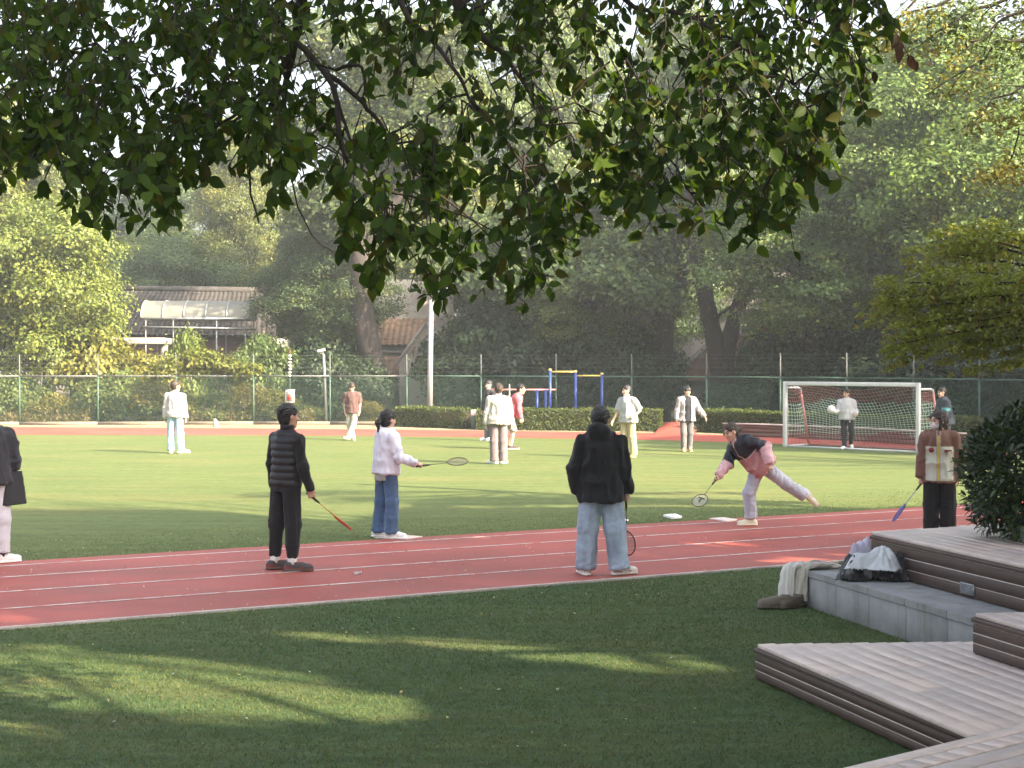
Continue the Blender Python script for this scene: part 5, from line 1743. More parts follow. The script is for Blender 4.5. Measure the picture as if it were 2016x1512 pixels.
class Person:
    def __init__(s, pos, H, hip_f, chest_f, head_f, spine, arms, legs, female=False, anchor='mid', near=False, build=1.0):
        k = s.k = H / 1.75
        s.hk = 1.06
        s.near, s.female, s.H = near, female, H
        f3 = lambda v: unit((v[0], v[1], 0))
        s.hf, s.cf = f3(hip_f), f3(chest_f)
        s.hr, s.cr = np.array((s.hf[1], -s.hf[0], 0)), np.array((s.cf[1], -s.cf[0], 0))
        s.sp = unit(spine)
        # chest frame follows the spine
        s.cr = unit(s.cr - (s.cr @ s.sp) * s.sp); s.cfw = np.cross(s.sp, s.cr)
        s.cfw = s.cfw if s.cfw @ s.cf > 0 else -s.cfw
        s.bw = build
        sw = (0.168 if female else 0.185) * k * (0.5 + 0.5 * build); hw = 0.092 * k
        s.pel = np.zeros(3)
        s.neck = s.sp * 0.52 * k
        s.chest = s.sp * 0.36 * k
        s.J = {}
        for sd, sg in (('L', -1), ('R', 1)):
            sh = s.sp * 0.445 * k + s.cr * sg * sw
            a = arms[sd]
            el = sh + unit(a[0]) * 0.285 * k; wr = el + unit(a[1]) * 0.245 * k
            hip = s.hr * sg * hw - np.array((0, 0, 0.03 * k))
            l = legs[sd]
            kn = hip + unit(l[0]) * 0.425 * k; an = kn + unit(l[1]) * 0.415 * k
            fd = unit(l[2])
            up = l[3] if len(l) > 3 else (0, 0, 1)
            up = unit(np.asarray(up, float) - (np.asarray(up, float) @ fd) * fd)
            s.J[sd] = dict(sh=sh, el=el, wr=wr, hip=hip, kn=kn, an=an, fd=fd, fu=up, sole=an - up * 0.078 * k)
        zmin = min(s.J[q]['sole'][2] for q in 'LR')
        if anchor == 'mid': xy = (s.J['L']['sole'] + s.J['R']['sole'])[:2] / 2
        elif anchor == 'pel': xy = np.zeros(2)
        else: xy = s.J[anchor]['sole'][:2]
        sh_ = np.array((pos[0] - xy[0], pos[1] - xy[1], -zmin + 0.012))
        s.pel = s.pel + sh_; s.neck = s.neck + sh_; s.chest = s.chest + sh_
        for q in 'LR':
            for key in ('sh', 'el', 'wr', 'hip', 'kn', 'an', 'sole'): s.J[q][key] = s.J[q][key] + sh_
        s.hd = unit(head_f)
        s.hu = unit(np.array((0, 0, 1.0)) * 0.8 + s.sp * 0.2); s.hu = unit(s.hu - (s.hu @ s.hd) * s.hd)
        s.hrt = np.cross(s.hd, s.hu)
        s.head = s.neck + unit(s.sp * 0.6 + np.array((0, 0, 0.4))) * 0.165 * k + s.hd * 0.02 * k
        s.HR = np.stack([s.hrt, s.hd, s.hu], 1)      # world -> head local: q @ HR
        s.base = np.array((pos[0], pos[1], 0.0))

    # ---- local coordinates along the trunk
    def torso(s, Pt, ease=(0.0, 0.0), rows=None):
        rows = rows or [(-0.22, .115, .085), (-.05, .160, .112), (.06, .165, .118), (.28, .142, .103), (.58, .158, .118), (.78, .152, .112), (.92, .11, .09), (1.04, .065, .063)]
        q = Pt - s.pel.astype(np.float32)
        L = 0.52 * s.k
        t = q @ s.sp.astype(np.float32) / L
        tc = np.clip(t, 0, 1)[:, None]
        r = s.hr[None] * (1 - tc) + s.cr[None] * tc
        r = (r / np.linalg.norm(r, axis=1)[:, None]).astype(np.float32)
        x = (q * r).sum(1)
        q2 = q - (t * L)[:, None] * s.sp.astype(np.float32)
        y = np.sqrt(np.maximum((q2 * q2).sum(1) - x * x, 0))
        w, d = interp_rows(t, rows)
        w = w * s.k * s.bw * (0.93 if s.female else 1) + ease[0]; d = d * s.k * s.bw + ease[1]
        rr = np.sqrt((x / w) ** 2 + (y / d) ** 2)
        dd = (rr - 1) * np.minimum(w, d)
        lo, hi = rows[0][0], rows[-1][0]
        over = np.maximum(np.maximum(lo - t, t - hi), 0) * L
        return np.where(over > 0, np.sqrt(np.maximum(dd, 0) ** 2 + over ** 2), dd)

    def ax(s, Pt): return (Pt - s.pel.astype(np.float32)) @ s.sp.astype(np.float32)

    def bounds(s, pad=0.25):
        A = [s.pel, s.neck, s.head] + [s.J[q][k] for q in 'LR' for k in ('sh', 'el', 'wr', 'hip', 'kn', 'an')]
        A = np.array(A)
        return A.min(0) - pad, A.max(0) + pad

    # ---- skin
    def skin_field(s, Pt):
        k = s.k
        d = s.torso(Pt, (-0.03, -0.03))
        d = smin(d, rcone(Pt, s.neck - s.sp * 0.03 * k, s.head - s.hu * 0.05 * k, 0.058 * k, 0.052 * k), 0.03)
        for q in 'LR':
            j = s.J[q]
            d = smin(d, rcone(Pt, s.neck - s.sp * 0.03 * k, j['sh'], 0.05 * k, 0.052 * k), 0.04)
            d = smin(d, rcone(Pt, j['sh'], j['el'], 0.048 * k, 0.038 * k), 0.03)
            d = smin(d, rcone(Pt, j['el'], j['wr'], 0.038 * k, 0.026 * k), 0.02)
            d = smin(d, rcone(Pt, j['hip'], j['kn'], 0.070 * k, 0.050 * k), 0.03)
            m = j['kn'] * 0.7 + j['an'] * 0.3
            d = smin(d, rcone(Pt, j['kn'], m, 0.05 * k, 0.053 * k), 0.02)
            d = smin(d, rcone(Pt, m, j['an'], 0.053 * k, 0.034 * k), 0.02)
            d = smin(d, rcone(Pt, j['an'], j['sole'] + j['fu'] * 0.03 + j['fd'] * 0.10 * k, 0.034 * k, 0.026 * k), 0.02)
        return d

    def head_field(s, Pt):
        q = ((Pt - s.head.astype(np.float32)) @ s.HR.astype(np.float32)) / (s.k * s.hk)
        d = ellip(q, (0, -0.012, 0.028), (0.074, 0.094, 0.088))
        d = smin(d, ellip(q, (0, 0.022, -0.035), (0.058, 0.070, 0.083)), 0.03)
        d = smin(d, ellip(q, (0, 0.066, -0.092), (0.026, 0.024, 0.022)), 0.03)
        d = smin(d, rcone(q, (-0.03, 0.078, 0.032), (0.03, 0.078, 0.032), 0.012, 0.012), 0.014)
        for sg in (-1, 1):
            d = smax(d, -ellip(q, (sg * 0.031, 0.102, 0.012), (0.020, 0.016, 0.012)), 0.012)
            d = smin(d, ellip(q, (sg * 0.031, 0.082, 0.012), (0.013, 0.0125, 0.010)), 0.003)
            d = smin(d, ellip(q, (sg * 0.040, 0.068, -0.022), (0.022, 0.02, 0.022)), 0.02)
            d = smin(d, ellip(q, (sg * 0.077, -0.006, -0.004), (0.011, 0.020, 0.031)), 0.008)
        d = smin(d, rcone(q, (0, 0.088, 0.02), (0, 0.109, -0.020), 0.007, 0.013), 0.012)
        for sg in (-1, 1): d = smin(d, ellip(q, (sg * 0.012, 0.096, -0.024), (0.009, 0.010, 0.008)), 0.006)
        d = smin(d, ellip(q, (0, 0.086, -0.052), (0.024, 0.010, 0.006)), 0.006)
        d = smin(d, ellip(q, (0, 0.084, -0.062), (0.021, 0.011, 0.007)), 0.006)
        nk = ((s.neck - s.sp * 0.02 * s.k - s.head) @ s.HR) / (s.k * s.hk)
        d = smin(d, rcone(q, (0, -0.018, -0.05), nk, 0.050, 0.054), 0.03)
        return d * s.k * s.hk

    def hand(s, sd, curl=0.35, palm=None, hdir=None, spread=0.05):
        """forearm + palm + five fingers; palm = normal on the inner side of the hand"""
        j = s.J[sd]; k = s.k * (0.93 if s.female else 1.0)
        fdir = unit(j['wr'] - j['el'])
        h = unit(hdir) if hdir is not None else fdir
        pn = unit(palm) if palm is not None else s.cr * (1 if sd == 'L' else -1)
        pn = unit(pn - (pn @ h) * h)
        lat = np.cross(h, pn)                       # across the knuckles
        # thumb on the forward side
        tsg = 1 if lat @ (s.cf + np.array((0, 0, 0.001))) > 0 else -1
        lat = lat * tsg
        w = j['wr']
        seg = [(j['el'], w, 0.040 * k, 0.027 * k), (w, w + h * 0.03 * k, 0.026 * k, 0.028 * k)]
        pts_f = []
        for i, (o, L, r) in enumerate(((0.028, 0.072, .0092), (0.0095, 0.080, .0095), (-0.009, 0.075, .009), (-0.027, 0.060, .008))):
            root = w + h * 0.088 * k + lat * o * k
            seg.append((w + h * 0.02 * k + lat * o * 0.7 * k, root, 0.015 * k, 0.0125 * k))
            p = root; ang = 0.0
            for n_, part in enumerate((0.45, 0.31, 0.24)):
                ang += curl * (1.25, 1.35, 0.9)[n_]
                dr = unit(h * math.cos(ang) + pn * math.sin(ang) + lat * o * spread * 20 * (1 - min(1, curl)))
                p2 = p + dr * L * part * k
                seg.append((p, p2, r * k * (1 - 0.06 * n_), r * k * (1 - 0.06 * (n_ + 1))))
                p = p2
        t0 = w + h * 0.028 * k + lat * 0.024 * k
        t1 = t0 + unit(h * 0.7 + lat * 0.65 + pn * (0.25 + 0.5 * curl)) * 0.042 * k
        t2 = t1 + unit(h * (0.9 - 0.5 * curl) + lat * (0.25 - 0.5 * curl) + pn * (0.25 + 0.6 * curl)) * 0.034 * k
        t3 = t2 + unit(h * (0.9 - 0.6 * curl) + lat * (0.0 - 0.6 * curl) + pn * (0.3 + 0.5 * curl)) * 0.026 * k
        seg += [(t0, t1, .016 * k, .012 * k), (t1, t2, .0115 * k, .0105 * k), (t2, t3, .0105 * k, .009 * k)]
        s.J[sd]['grip'] = w + h * 0.092 * k + pn * 0.022 * k
        s.J[sd]['lat'] = lat
        A = np.array([q for a in seg for q in a[:2]])

        def fn(Pt):
            d = None
            for a, b, ra, rb in seg:
                e_ = rcone(Pt, a, b, ra, rb)
                d = e_ if d is None else smin(d, e_, 0.006)
            return d
        cut = j['el'] * 0.75 + w * 0.25
        fn2 = lambda Pt: np.maximum(fn(Pt), -((Pt - cut.astype(np.float32)) @ fdir.astype(np.float32)))
        lo = np.minimum(A.min(0), A.max(0)) - 0.04; hi = A.max(0) + 0.04
        return field(fn2, lo, hi, 0.006 if s.near else 0.008)

    def make_body(s, parent, skin, hands, lips=(0.42, 0.17, 0.14)):
        V, Q, C, n = [], [], [], 0
        def put(v, q, c):
            nonlocal n
            V.append(v); Q.append(q + n); C.append(c); n += len(v)
        lo, hi = s.bounds(0.12)
        v, q = field(s.skin_field, lo, hi, 0.022 if s.near else 0.026)
        put(v, q, np.tile(skin, (len(v), 1)))
        r = 0.17 * s.k
        v, q = field(s.head_field, s.head - r, s.head + r, 0.0055 if s.near else 0.008)
        l = ((v - s.head) @ s.HR) / (s.k * s.hk)
        c = np.tile(np.array(skin), (len(v), 1)).astype(float)
        lip = ((l[:, 0] / 0.024) ** 2 + ((l[:, 2] + 0.057) / 0.012) ** 2 < 1) & (l[:, 1] > 0.075)
        c[lip] = lips
        for sg in (-1, 1):
            e_ = (((l[:, 0] - sg * 0.031) / 0.017) ** 2 + ((l[:, 2] - 0.012) / 0.0085) ** 2 < 1) & (l[:, 1] > 0.05)
            c[e_] = (0.045, 0.03, 0.025)
            b_ = (((l[:, 0] - sg * 0.033) / 0.024) ** 2 + ((l[:, 2] - 0.038) / 0.006) ** 2 < 1) & (l[:, 1] > 0.05)
            c[b_] = (0.03, 0.022, 0.02)
        ck = np.exp(-(((np.abs(l[:, 0]) - 0.042) / 0.02) ** 2 + ((l[:, 2] + 0.02) / 0.02) ** 2)) * (l[:, 1] > 0.03)
        c = c * (1 + ck[:, None] * np.array((0.12, -0.05, -0.06)))
        put(v, q, c)
        for sd in 'LR':
            v, q = s.hand(sd, **hands.get(sd, {}))
            put(v, q, np.tile(skin, (len(v), 1)))
        V, Q, C = np.concatenate(V), np.concatenate(Q), np.concatenate(C)
        return link('body', wmesh('body', V - s.base, Q, M['skin'], C, True), parent)

    def garment(s, parent, name, fn, lo, hi, h, mat, col, folds=0.0, ffreq=(7, 7, 15), seed=1, disp=None, label=None):
        v, q = field(fn, lo, hi, h)
        if folds or disp is not None:
            n = vnormals(v, q)
            a = np.zeros(len(v))
            if folds:
                w = vnoise((v - s.base) * np.array(ffreq), seed)
                w2 = vnoise((v - s.base) * np.array(ffreq) * 2.1 + 9, seed + 1)
                a += (2.5 if s.near else 1.7) * folds * ((1 - np.abs(2 * w - 1) * 1.6) * 0.8 + 0.5 * (w2 - 0.5))
            if disp is not None: a += disp(v)
            v = v + n * a[:, None]
        c = col(v) if callable(col) else np.tile(col, (len(v), 1))
        o = link(name, wmesh(name, v - s.base, q, M[mat], c, True), parent)
        if label: o['label'] = label
        return o

    def trousers(s, parent, col, r=(0.098, 0.078, 0.072, 0.078), folds=0.007, hem=0.03, mat='denim', rise=0.06, h=None, seed=3, name='trousers', cuff=False, length=1.0):
        k = s.k
        def fn(Pt):
            d = s.torso(Pt, (0.002, 0.002), [(-0.20, .125, .10), (-.08, .165, .118), (.06, .168, .122), (.20, .155, .112), (.3, .15, .11)])
            d = np.maximum(d, s.ax(Pt) - (rise + 0.04) * k)
            for q in 'LR':
                j = s.J[q]
                e_ = rcone(Pt, j['hip'], j['kn'], r[0] * k, r[1] * k)
                m = j['kn'] * 0.45 + j['an'] * 0.55
                sd = unit(j['an'] - j['kn'])
                end = j['an'] + sd * (0.055 - hem) * k
                if length < 1: end = j['kn'] + (j['an'] - j['kn']) * (length * 2 - 1)
                if length >= 0.5:
                    b = rcone(Pt, j['kn'], m, r[1] * k, r[2] * k)
                    b = smin(b, rcone(Pt, m, j['an'] + sd * 0.07 * k, r[2] * k, r[3] * k), 0.02)
                    e_ = smin(e_, b, 0.03)
                e_ = smax(e_, (Pt - end.astype(np.float32)) @ sd.astype(np.float32), 0.01)
                d = smin(d, e_, 0.03)
            return d
        A = np.array([s.pel + s.sp * 0.2, s.pel - 0.2, s.pel + 0.2] + [s.J[q][n] for q in 'LR' for n in ('hip', 'kn', 'an')])
        def disp(v):
            a = np.zeros(len(v))
            for q in 'LR':
                j = s.J[q]
                L = np.linalg.norm(j['an'] - j['kn'])
                for c0, sg, am in ((j['kn'], 0.10, 0.6), (j['an'], 0.09, 1.0), (j['hip'], 0.10, 0.5)):
                    dd = np.linalg.norm(v - c0, axis=1)
                    w = np.exp(-(dd / (sg * 1.1)) ** 2)
                    a += w * am * 0.75 * folds * np.sin((v - c0) @ unit(unit(j['an'] - j['kn']) + 0.45 * s.hr) * 85 + 9 * vnoise(v * 7, seed))
            return a
        return s.garment(parent, name, fn, A.min(0) - 0.13, A.max(0) + 0.13, h or (0.012 if s.near else 0.017), mat, col, folds * 0.55, (17, 17, 5), seed, disp)

    def top(s, parent, col, name='jacket', ease=0.02, hem=-0.06, sleeve='long', sr=(0.066, 0.058, 0.046), collar=0.05, hood=None, folds=0.009, mat='cloth', seed=5, flare=0.01, disp=None, extra=None, open_neck=0.0, h=None, cuff=0.0, blouse=0.0, ffreq=(12, 12, 5.5)):
        k = s.k
        rows = [(-0.60, .19 + flare, .135 + flare), (-0.22, .178 + flare + blouse, .128 + flare + blouse), (0, .172 + blouse, .126 + blouse), (.28, .155 + blouse * 0.7, .114 + blouse * 0.7), (.58, .160, .122), (.78, .156, .114), (.92, .115, .092), (1.03, .07, .066)]
        def fn(Pt):
            d = s.torso(Pt, (ease, ease), rows)
            for q in 'LR':
                j = s.J[q]
                d = smin(d, rcone(Pt, s.neck - s.sp * 0.045 * k, j['sh'], 0.050 * k + ease * 0.4, 0.054 * k + ease * 0.4), 0.06)
            if collar:
                c0 = s.neck - s.sp * 0.02 * k; c1 = s.neck + (s.head - s.neck) * 0.05 + s.sp * collar * k
                d = smin(d, np.maximum(rcone(Pt, c0, c1 + s.sp * 0.06, 0.072 * k, 0.066 * k), (Pt - c1.astype(np.float32)) @ s.sp.astype(np.float32)), 0.015)
            d = smax(d, hem * k - s.ax(Pt), 0.012)
            if sleeve != 'none':
                for q in 'LR':
                    j = s.J[q]
                    if sleeve == 'long':
                        fd = unit(j['wr'] - j['el'])
                        e_ = smin(rcone(Pt, j['sh'], j['el'], sr[0] * k, sr[1] * k), rcone(Pt, j['el'], j['wr'] + fd * 0.03, sr[1] * k, sr[2] * k), 0.03)
                        e_ = smax(e_, (Pt - (j['wr'] + fd * (0.008 + cuff)).astype(np.float32)) @ fd.astype(np.float32), 0.008)
                    else:
                        fd = unit(j['el'] - j['sh'])
                        e_ = rcone(Pt, j['sh'], j['el'], sr[0] * k, sr[1] * k)
                        e_ = smax(e_, (Pt - (j['el'] - fd * 0.03).astype(np.float32)) @ fd.astype(np.float32), 0.008)
                    d = smin(d, e_, 0.035)
            if hood: d = smin(d, hood(s, Pt), 0.03)
            if extra: d = extra(s, Pt, d)
            return d
        A = np.array([s.pel + s.sp * (hem - 0.03), s.neck + s.sp * 0.1] + [s.pel + s.cr * sg * 0.24 for sg in (-1, 1)] + [s.pel + s.sp * hem + s.cf * sg * 0.2 for sg in (-1, 1)] + ([s.J[q][n] for q in 'LR' for n in ('sh', 'el', 'wr')] if sleeve == 'long' else [s.J[q][n] for q in 'LR' for n in ('sh', 'el')]))
        def dsp(v):
            a = np.zeros(len(v))
            if sleeve == 'long':
                for q in 'LR':
                    j = s.J[q]
                    for c0, sg, am in ((j['el'], 0.11, 0.8), (j['wr'], 0.07, 0.5)):
                        w = np.exp(-(np.linalg.norm(v - c0, axis=1) / sg) ** 2)
                        a += w * am * 0.6 * folds * np.sin((v - c0) @ unit(unit(j['wr'] - j['sh']) + 0.5 * s.cf) * 85 + 9 * vnoise(v * 7, seed))
            if disp is not None: a += disp(v)
            return a
        return s.garment(parent, name, fn, A.min(0) - 0.12, A.max(0) + 0.12, h or (0.0115 if s.near else 0.016), mat, col, folds, ffreq, seed, dsp)

    def shoe(s, parent, sd, col, sole=(0.6, 0.6, 0.58), trim=None, sock=None):
        j = s.J[sd]; k = s.k * 1.1
        f, u = j['fd'], j['fu']; r = np.cross(f, u)
        o = j['sole']
        Rm = np.stack([f, r, u], 1)
        def fn(Pt):
            q = ((Pt - o.astype(np.float32)) @ Rm.astype(np.float32)) / k
            d = rcone(q, (-0.045, 0, 0.038), (0.10, 0, 0.034), 0.040, 0.043)
            d = smin(d, rcone(q, (0.10, 0, 0.034), (0.165, 0.003, 0.030), 0.043, 0.039), 0.01)
            d = smin(d, rcone(q, (-0.015, 0, 0.06), (-0.01, 0, 0.095), 0.045, 0.042), 0.02)
            d = smin(d, rcone(q, (0.03, 0, 0.07), (0.10, 0, 0.045), 0.034, 0.034), 0.015)
            slab = np.maximum(np.maximum(rcone(q, (-0.045, 0, 0.0), (0.165, 0.002, 0.0), 0.046, 0.044), q[:, 2] - 0.024), -q[:, 2])
            d = np.minimum(np.maximum(d, -(q[:, 2] - 0.006)), slab)
            d = smax(d, q[:, 2] - 0.088, 0.006)
            return d * k
        P8 = np.array([o + f * a * k + r * b * k + u * c * k for a in (-0.11, 0.24) for b in (-0.06, 0.06) for c in (0, 0.11)])
        def cf(v):
            q = ((v - o) @ Rm) / k
            c = np.tile(np.array(col, float), (len(v), 1))
            if trim is not None:
                m = vnoise(q * np.array((22, 22, 30)), 8) > 0.58
                c[m] = trim
            c[q[:, 2] < 0.026] = sole
            return c
        sh = s.garment(parent, 'shoe', fn, P8.min(0), P8.max(0), 0.0065 if s.near else 0.0095, 'shoe', cf)
        if sock is not None:
            sk = MB().tube([j['an'] - u * 0.02, j['an'] + (j['kn'] - j['an']) * 0.22], [0.043 * k, 0.045 * k], 14)
            sk.build('sock', sock, parent, True)
        return sh

    def hair(s, parent, col, style='short', vol=1.0, seed=2, cap=None):
        k = s.k * s.hk
        def fn(Pt):
            q = ((Pt - s.head.astype(np.float32)) @ s.HR.astype(np.float32)) / k
            v = vol
            d = ellip(q, (0, -0.016, 0.034), (0.083 * v, 0.103 * v, 0.098 * v))
            n = np.array((0, 0.80, -0.60), np.float32)
            d = smax(d, q @ n - (0.020 if style != 'fringe' else 0.036), 0.012)
            if style in ('short', 'fringe', 'bun'):
                d = smin(d, smax(smax(ellip(q, (0, -0.028, -0.022), (0.073, 0.078, 0.078)), q[:, 1] + 0.028 + 0.35 * (q[:, 2] + 0.02), 0.008), -(q[:, 2] + 0.088), 0.01), 0.012)
            if style in ('short', 'fringe', 'bun', 'pony'):
                for sg in (-1, 1): d = smax(d, -ellip(q, (sg * 0.088, 0.006, -0.008), (0.035, 0.030, 0.040)), 0.008)
            if style in ('pony', 'braid', 'long'):
                d = smin(d, smax(ellip(q, (0, -0.035, -0.02), (0.078, 0.075, 0.09)), q[:, 1] - 0.02, 0.01), 0.02)
            if style == 'pony':
                d = smin(d, rcone(q, (0, -0.115, -0.01), (0, -0.16, -0.06), 0.026, 0.034), 0.012)
                d = smin(d, rcone(q, (0, -0.16, -0.06), (0.01, -0.15, -0.17), 0.034, 0.012), 0.02)
            if style == 'bun':
                d = smin(d, ellip(q, (0, -0.125, -0.005), (0.034, 0.05, 0.03)), 0.012)
            if style == 'long':
                for sg in (-1, 1):
                    d = smin(d, rcone(q, (sg * 0.075, 0.01, 0.02), (sg * 0.07, 0.045, -0.15), 0.024, 0.018), 0.02)
                d = smin(d, rcone(q, (0, -0.09, 0.0), (0, -0.085, -0.2), 0.05, 0.045), 0.03)
            if style == 'fringe':
                d = smin(d, smax(ellip(q, (0, 0.0, 0.02), (0.088, 0.106, 0.10)), -(q[:, 2] - 0.022), 0.01), 0.01)
            return d * k
        r = 0.26 * k if style in ('pony', 'long', 'bun') else 0.17 * k
        def disp(v):
            l = ((v - s.head) @ s.HR) / k
            a = np.arctan2(l[:, 0], l[:, 2] + 0.02) * 14
            w = vnoise(np.stack([a, l[:, 1] * 10, l[:, 2] * 4], 1), seed) - 0.5
            w2 = vnoise(l * 55, seed + 3) - 0.5
            return (0.018 * w + 0.013 * w2) * k
        def cf(v):
            return np.array(col)[None] * (0.7 + 0.6 * vnoise((v - s.base) * 60, seed))[:, None]
        return s.garment(parent, 'hair', fn, s.head - r, s.head + r, 0.006 if s.near else 0.009, 'hair', cf, disp=disp)


M['skin'] = attr_mat('skin', 0.55, 0.08, 25, 0.12, 0.002, spec=0.35)
M['skin'].node_tree.nodes['Principled BSDF'].inputs['Subsurface Weight'].default_value = 0.08
M['hair'] = attr_mat('hair_strands', 0.5, 0.3, 120, 0.5, 0.004, spec=0.4, bscale=240)
M['cloth'] = attr_mat('cotton', 0.9, 0.06, 40, 0.35, 0.006, sheen=0.12, bscale=22)
M['denim'] = attr_mat('denim', 0.9, 0.14, 18, 0.35, 0.006, sheen=0.1, bscale=26)
M['shell'] = attr_mat('nylon_shell', 0.55, 0.08, 30, 0.4, 0.006, bscale=18, spec=0.35)
M['shoe'] = attr_mat('shoe_leather', 0.6, 0.1, 60, 0.2, 0.002, bscale=70)
M['sock_white'] = surf('white_sock', (0.72, 0.72, 0.72), 0.9, 0.08, 60, 0.2, 0.002)
SKIN = (0.46, 0.29, 0.205)
SKIN2 = (0.52, 0.34, 0.25)
BLACK_HAIR = (0.014, 0.012, 0.012)
BROWN_HAIR = (0.035, 0.024, 0.018)
DN = (0, 0, -1)


def hood_down(s, Pt):
    c = s.neck - s.cfw * 0.085 * s.k - s.sp * 0.035 * s.k
    Rm = np.stack([s.cr, s.cfw, s.sp], 1)
    d = ellip(Pt, c, (0.115 * s.k, 0.055 * s.k, 0.085 * s.k), Rm)
    d = smin(d, ellip(Pt, s.neck + s.sp * 0.02 - s.cfw * 0.02, (0.10 * s.k, 0.085 * s.k, 0.045 * s.k), Rm), 0.03)
    return d


def racket(name, label, hand_p, direction, face_n, frame_col, string_col, length=0.67, group=None):
    """badminton racket: grip, cone, shaft, oval head with strings"""
    d = unit(direction); n = unit(face_n); n = unit(n - (n @ d) * d); s_ = np.cross(n, d)
    butt = np.asarray(hand_p, float) - d * 0.075
    t = empty(name, butt, label, 'racket', group)
    mk = lambda nm, c, r=0.4: M.get(nm) or M.setdefault(nm, surf(nm, c, r, 0.1, 30, 0.05, 0.001))
    MB().tube([butt, butt + d * 0.01, butt + d * 0.15, butt + d * 0.19], [0.017, 0.0145, 0.0135, 0.008], 10).build('grip', M['dark'], t, True)
    MB().tube([butt + d * 0.19, butt + d * 0.42], 0.0042, 8).build('shaft', mk('racket_' + label[:12], frame_col), t, True)
    c = butt + d * (length - 0.118)
    ring = []
    for i in range(37):
        a = 2 * math.pi * i / 36
        w = 0.098 * (1 - 0.06 * math.cos(a))
        ring.append(c - d * 0.132 * math.cos(a) + s_ * w * math.sin(a))
    MB().tube(ring, 0.0068, 7, False).build('head_frame', mk('racket_' + label[:12], frame_col), t, True)
    MB().tube([butt + d * 0.40, c - d * 0.126], [0.0045, 0.008], 8).build('throat', mk('racket_' + label[:12], frame_col), t, True)
    st = MB()
    for i in range(-8, 9):
        x = i * 0.0112
        hl = 0.128 * math.sqrt(max(0, 1 - (x / 0.098) ** 2))
        st.tube([c + s_ * x - d * hl, c + s_ * x + d * hl], 0.0011, 3, False)
    for i in range(-10, 11):
        y = i * 0.0122
        hl = 0.096 * math.sqrt(max(0, 1 - (y / 0.130) ** 2))
        st.tube([c + d * y - s_ * hl, c + d * y + s_ * hl], 0.0011, 3, False)
    st.build('strings', mk('strings_' + label[:12], string_col), t)
    return t, c, d, s_, n


def person(label):
    return empty('person', (0, 0, 0), label, 'person')


def setp(t, s): t.location = tuple(s.base)


def mk(label, **kw):
    s = Person(**kw)
    t = empty('person', s.base, label, 'person')
    return s, t
# ------------------------------------------------------------------ the people
# man in the quilted vest
s, t = mk('man in black quilted vest holding an orange racket, glasses, seen from behind', pos=G(557, 1125)[:2], H=1.79, hip_f=(.70, .72), chest_f=(.66, .75), head_f=(.80, .58, -.06), spine=(0.02, 0.0, 1),
          arms={'R': ((.17, -.02, -1), (.30, .10, -1)), 'L': ((-.14, .12, -1), (.0, .32, -.95))}, legs={'R': ((.04, .02, -1), (-.02, -.02, -1), (1, .02, 0)), 'L': ((-.10, -.02, -1), (-.06, 0.02, -1), (.85, .35, 0))}, near=True)
s.make_body(t, SKIN, {'R': dict(curl=0.95, palm=(-.3, .9, -.1)), 'L': dict(curl=0.5)})
s.hair(t, BLACK_HAIR, 'short', 1.03)
s.trousers(t, (0.010, 0.010, 0.012), (0.100, 0.082, 0.066, 0.047), 0.008, hem=0.115, mat='cloth', name='jogger_trousers')
s.top(t, (0.011, 0.011, 0.012), 'sweatshirt', 0.0, 0.02, sr=(0.060, 0.053, 0.044), collar=0.055, folds=0.007, cuff=0.015)
def quilt(v, s=s):
    a = s.ax(v)
    return 0.017 * np.abs(np.sin((a - 0.02) * math.pi / 0.078)) ** 0.6 - 0.012
s.top(t, (0.014, 0.014, 0.017), 'quilted_vest', 0.020, -0.045, 'none', collar=0.075, folds=0.004, mat='shell', disp=quilt, flare=0.0)
for q in 'LR': s.shoe(t, q, (0.055, 0.045, 0.047), (0.10, 0.06, 0.05), trim=(0.22, 0.04, 0.045), sock=M['sock_white'])
gm = MB()
for sg in (-1, 1):
    c = s.head + s.HR @ np.array((sg * 0.033, 0.112, 0.010)) * s.k
    gm.tube([c + s.HR @ np.array((0.024 * math.cos(a), 0, 0.019 * math.sin(a))) * s.k for a in np.linspace(0, 6.283, 17)], 0.0017, 5, False)
    gm.tube([c + s.HR @ np.array((sg * 0.024, 0, 0.004)), s.head + s.HR @ np.array((sg * 0.082, 0.0, 0.014))], 0.0016, 5)
gm.tube([s.head + s.HR @ np.array((x, 0.114, 0.012)) for x in (-0.01, 0.01)], 0.0016, 5)
gm.build('glasses', M['steel'], t)
racket('racket', 'orange red badminton racket hanging from the vest man\'s hand', s.J['R']['grip'], (.62, .38, -.60), (.70, .30, .70), (0.55, 0.10, 0.04), (0.55, 0.16, 0.08), group='badminton rackets')

# woman in the pale hoodie
s, t = mk('woman in pale lilac hoodie and blue jeans reaching a racket forward', pos=G(757, 1060)[:2], H=1.63, hip_f=(.80, .60), chest_f=(.82, .57), head_f=(.75, .62, -.12), spine=(0.02, 0.0, 1), female=True,
          arms={'R': ((.30, -.20, -.95), (.95, -.10, -.30)), 'L': ((-.05, .40, -.9), (.45, .85, -.20))}, legs={'R': ((.07, -.03, -1), (-.02, .0, -1), (.95, -.25, 0)), 'L': ((-.05, -.02, -1), (-.12, .06, -1), (.8, .3, 0))}, near=True)
s.make_body(t, SKIN2, {'R': dict(curl=0.95, palm=(0, .5, -.9)), 'L': dict(curl=0.5)})
s.hair(t, BLACK_HAIR, 'pony', 1.05)
s.trousers(t, lambda v: np.array((0.055, 0.095, 0.18))[None] * (0.55 + 0.9 * vnoise((v - v.mean(0)) * np.array((7, 7, 3)), 4))[:, None], (0.104, 0.084, 0.082, 0.094), 0.008, hem=0.04)
s.top(t, (0.34, 0.33, 0.31), 'long_undershirt', 0.0, -0.155, 'none', collar=0, folds=0.006)
